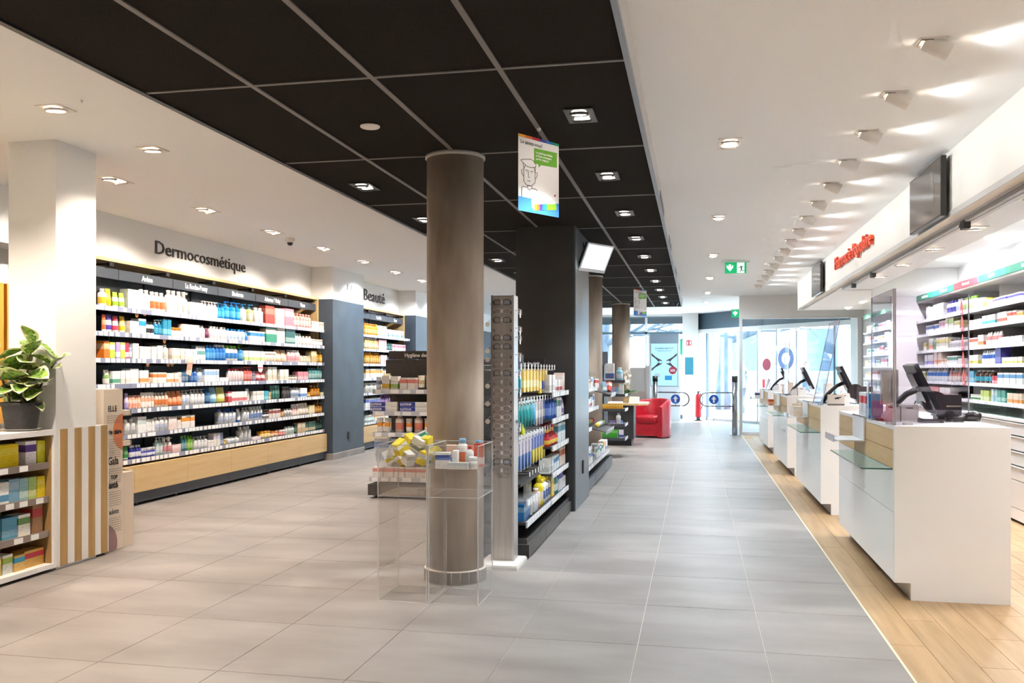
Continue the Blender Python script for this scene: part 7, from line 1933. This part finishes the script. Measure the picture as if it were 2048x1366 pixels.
P('hose', MB().tube([(0.10, 24.24, 0.74), (0.17, 24.2, 0.62), (0.16, 24.18, 0.4), (0.13, 24.18, 0.3)], 0.012, 8), M_BLACK, ex)
gpts = [(min(-0.27 + 0.25 * math.cos(2 * PI * i / 40), -0.365), 1.98 + 0.25 * math.sin(2 * PI * i / 40)) for i in range(40)]
thing1('window_sticker', MB().prism(gpts, 0, 0.003, lambda p: (p[0], 24.94 - p[2], p[1])), mat('3CD0A0', 0.5), (-0.44, 24.94, 1.73), 'green round sticker on the window beside the pillar', 'sticker')
def door_disc(u, z, r, m, label, hole=0.0):
    n = 36; mb = MB()
    if hole:
        vs = []; fs = []
        for i in range(n):
            a = 2 * PI * i / n
            for (rr, w) in ((r, -0.004), (hole, -0.004), (hole, -0.001), (r, -0.001)): vs.append((u + rr * math.cos(a), w, z + rr * math.sin(a)))
        for i in range(n):
            j = (i + 1) % n
            for q in range(4): fs.append((i * 4 + q, j * 4 + q, j * 4 + (q + 1) % 4, i * 4 + (q + 1) % 4))
        mb.add(vs, fs)
    else:
        mb.prism([(u + r * math.cos(2 * PI * i / n), z + r * math.sin(2 * PI * i / n)) for i in range(n)], 0.005, 0.007, lambda p: (p[0], -p[2], p[1]))
    mb.xf(MS); b = MS @ Vector((u, 0, z))
    thing1('door_sticker', mb, m, tuple(b), label, 'sticker')
door_disc(3.38, 1.62, 0.27, mat('7C9CE0', 0.5), 'blue ring sticker on the entrance glass', 0.14)
door_disc(2.72, 1.48, 0.15, mat('D8607C', 0.5), 'pink round sticker on the entrance glass')

# ---- passers-by in the street
def person(loc, rz, coat, label, stride=0.12, s=1.0):
    J = {'pel': (0, 0, 0.93), 'sp': (0, 0.01, 1.12), 'ch': (0, 0.0, 1.32), 'nk': (0, 0, 1.46), 'hd': (0, -0.01, 1.56), 'ht': (0, 0, 1.70)}
    v = []; r = []; e = []
    def add(p, rad, par=None):
        v.append(tuple(c * s for c in p)); r.append(rad * s)
        if par is not None: e.append((par, len(v) - 1))
        return len(v) - 1
    pel = add((0, 0, 0.93), 0.15); sp = add((0, 0.01, 1.12), 0.135, pel); ch = add((0, 0, 1.32), 0.155, sp); nk = add((0, 0, 1.47), 0.055, ch); hd = add((0, -0.015, 1.57), 0.085, nk); add((0, -0.005, 1.68), 0.075, hd)
    for sd in (-1, 1):
        st_ = stride * sd
        hp = add((0.09 * sd, 0, 0.86), 0.09, pel); kn = add((0.10 * sd, -st_ * 0.6, 0.48), 0.062, hp); an = add((0.10 * sd, -st_, 0.09), 0.042, kn); add((0.11 * sd, -st_ - 0.14, 0.04), 0.035, an)
        sh = add((0.19 * sd, 0, 1.38), 0.062, ch); el = add((0.25 * sd, st_ * 0.5 + 0.03, 1.10), 0.048, sh); wr = add((0.25 * sd, st_ - 0.08, 0.87), 0.034, el); add((0.245 * sd, st_ - 0.12, 0.78), 0.03, wr)
    me = bpy.data.meshes.new('person'); me.from_pydata(v, e, [])
    o = bpy.data.objects.new('person', me); COL.objects.link(o)
    mod = o.modifiers.new('skin', 'SKIN'); mod.use_smooth_shade = True
    for i, sv in enumerate(me.skin_vertices[0].data):
        sv.radius = (r[i], r[i]); sv.use_root = i == 0
    o.modifiers.new('sub', 'SUBSURF').levels = 2; o.modifiers['sub'].render_levels = 2
    dg = bpy.context.evaluated_depsgraph_get()
    m2 = bpy.data.meshes.new_from_object(o.evaluated_get(dg))
    bpy.data.objects.remove(o)
    m2.materials.clear()
    for c in (coat, '39414E', 'D8B49C', '4A3A30'): m2.materials.append(mat(c, 0.7))
    for p in m2.polygons:
        z = p.center.z / s
        p.material_index = 3 if z > 1.63 or (z > 1.52 and p.center.y > 0.02) else 2 if z > 1.45 else 0 if z > 0.86 or abs(p.center.x) > 0.2 * s else 1
        if abs(p.center.x) > 0.2 * s and z < 0.86: p.material_index = 2
        p.use_smooth = True
    o = link('person', m2); o.location = loc; o.rotation_euler = (0, 0, rz)
    tag(o, label, 'person')
person((3.35, 29.0, -0.06), R(70), '4A5F86', 'person in a blue coat walking past the right entrance glass')
person((1.35, 27.5, -0.03), R(-60), '8C9098', 'person in a pale grey coat outside the left entrance glass')
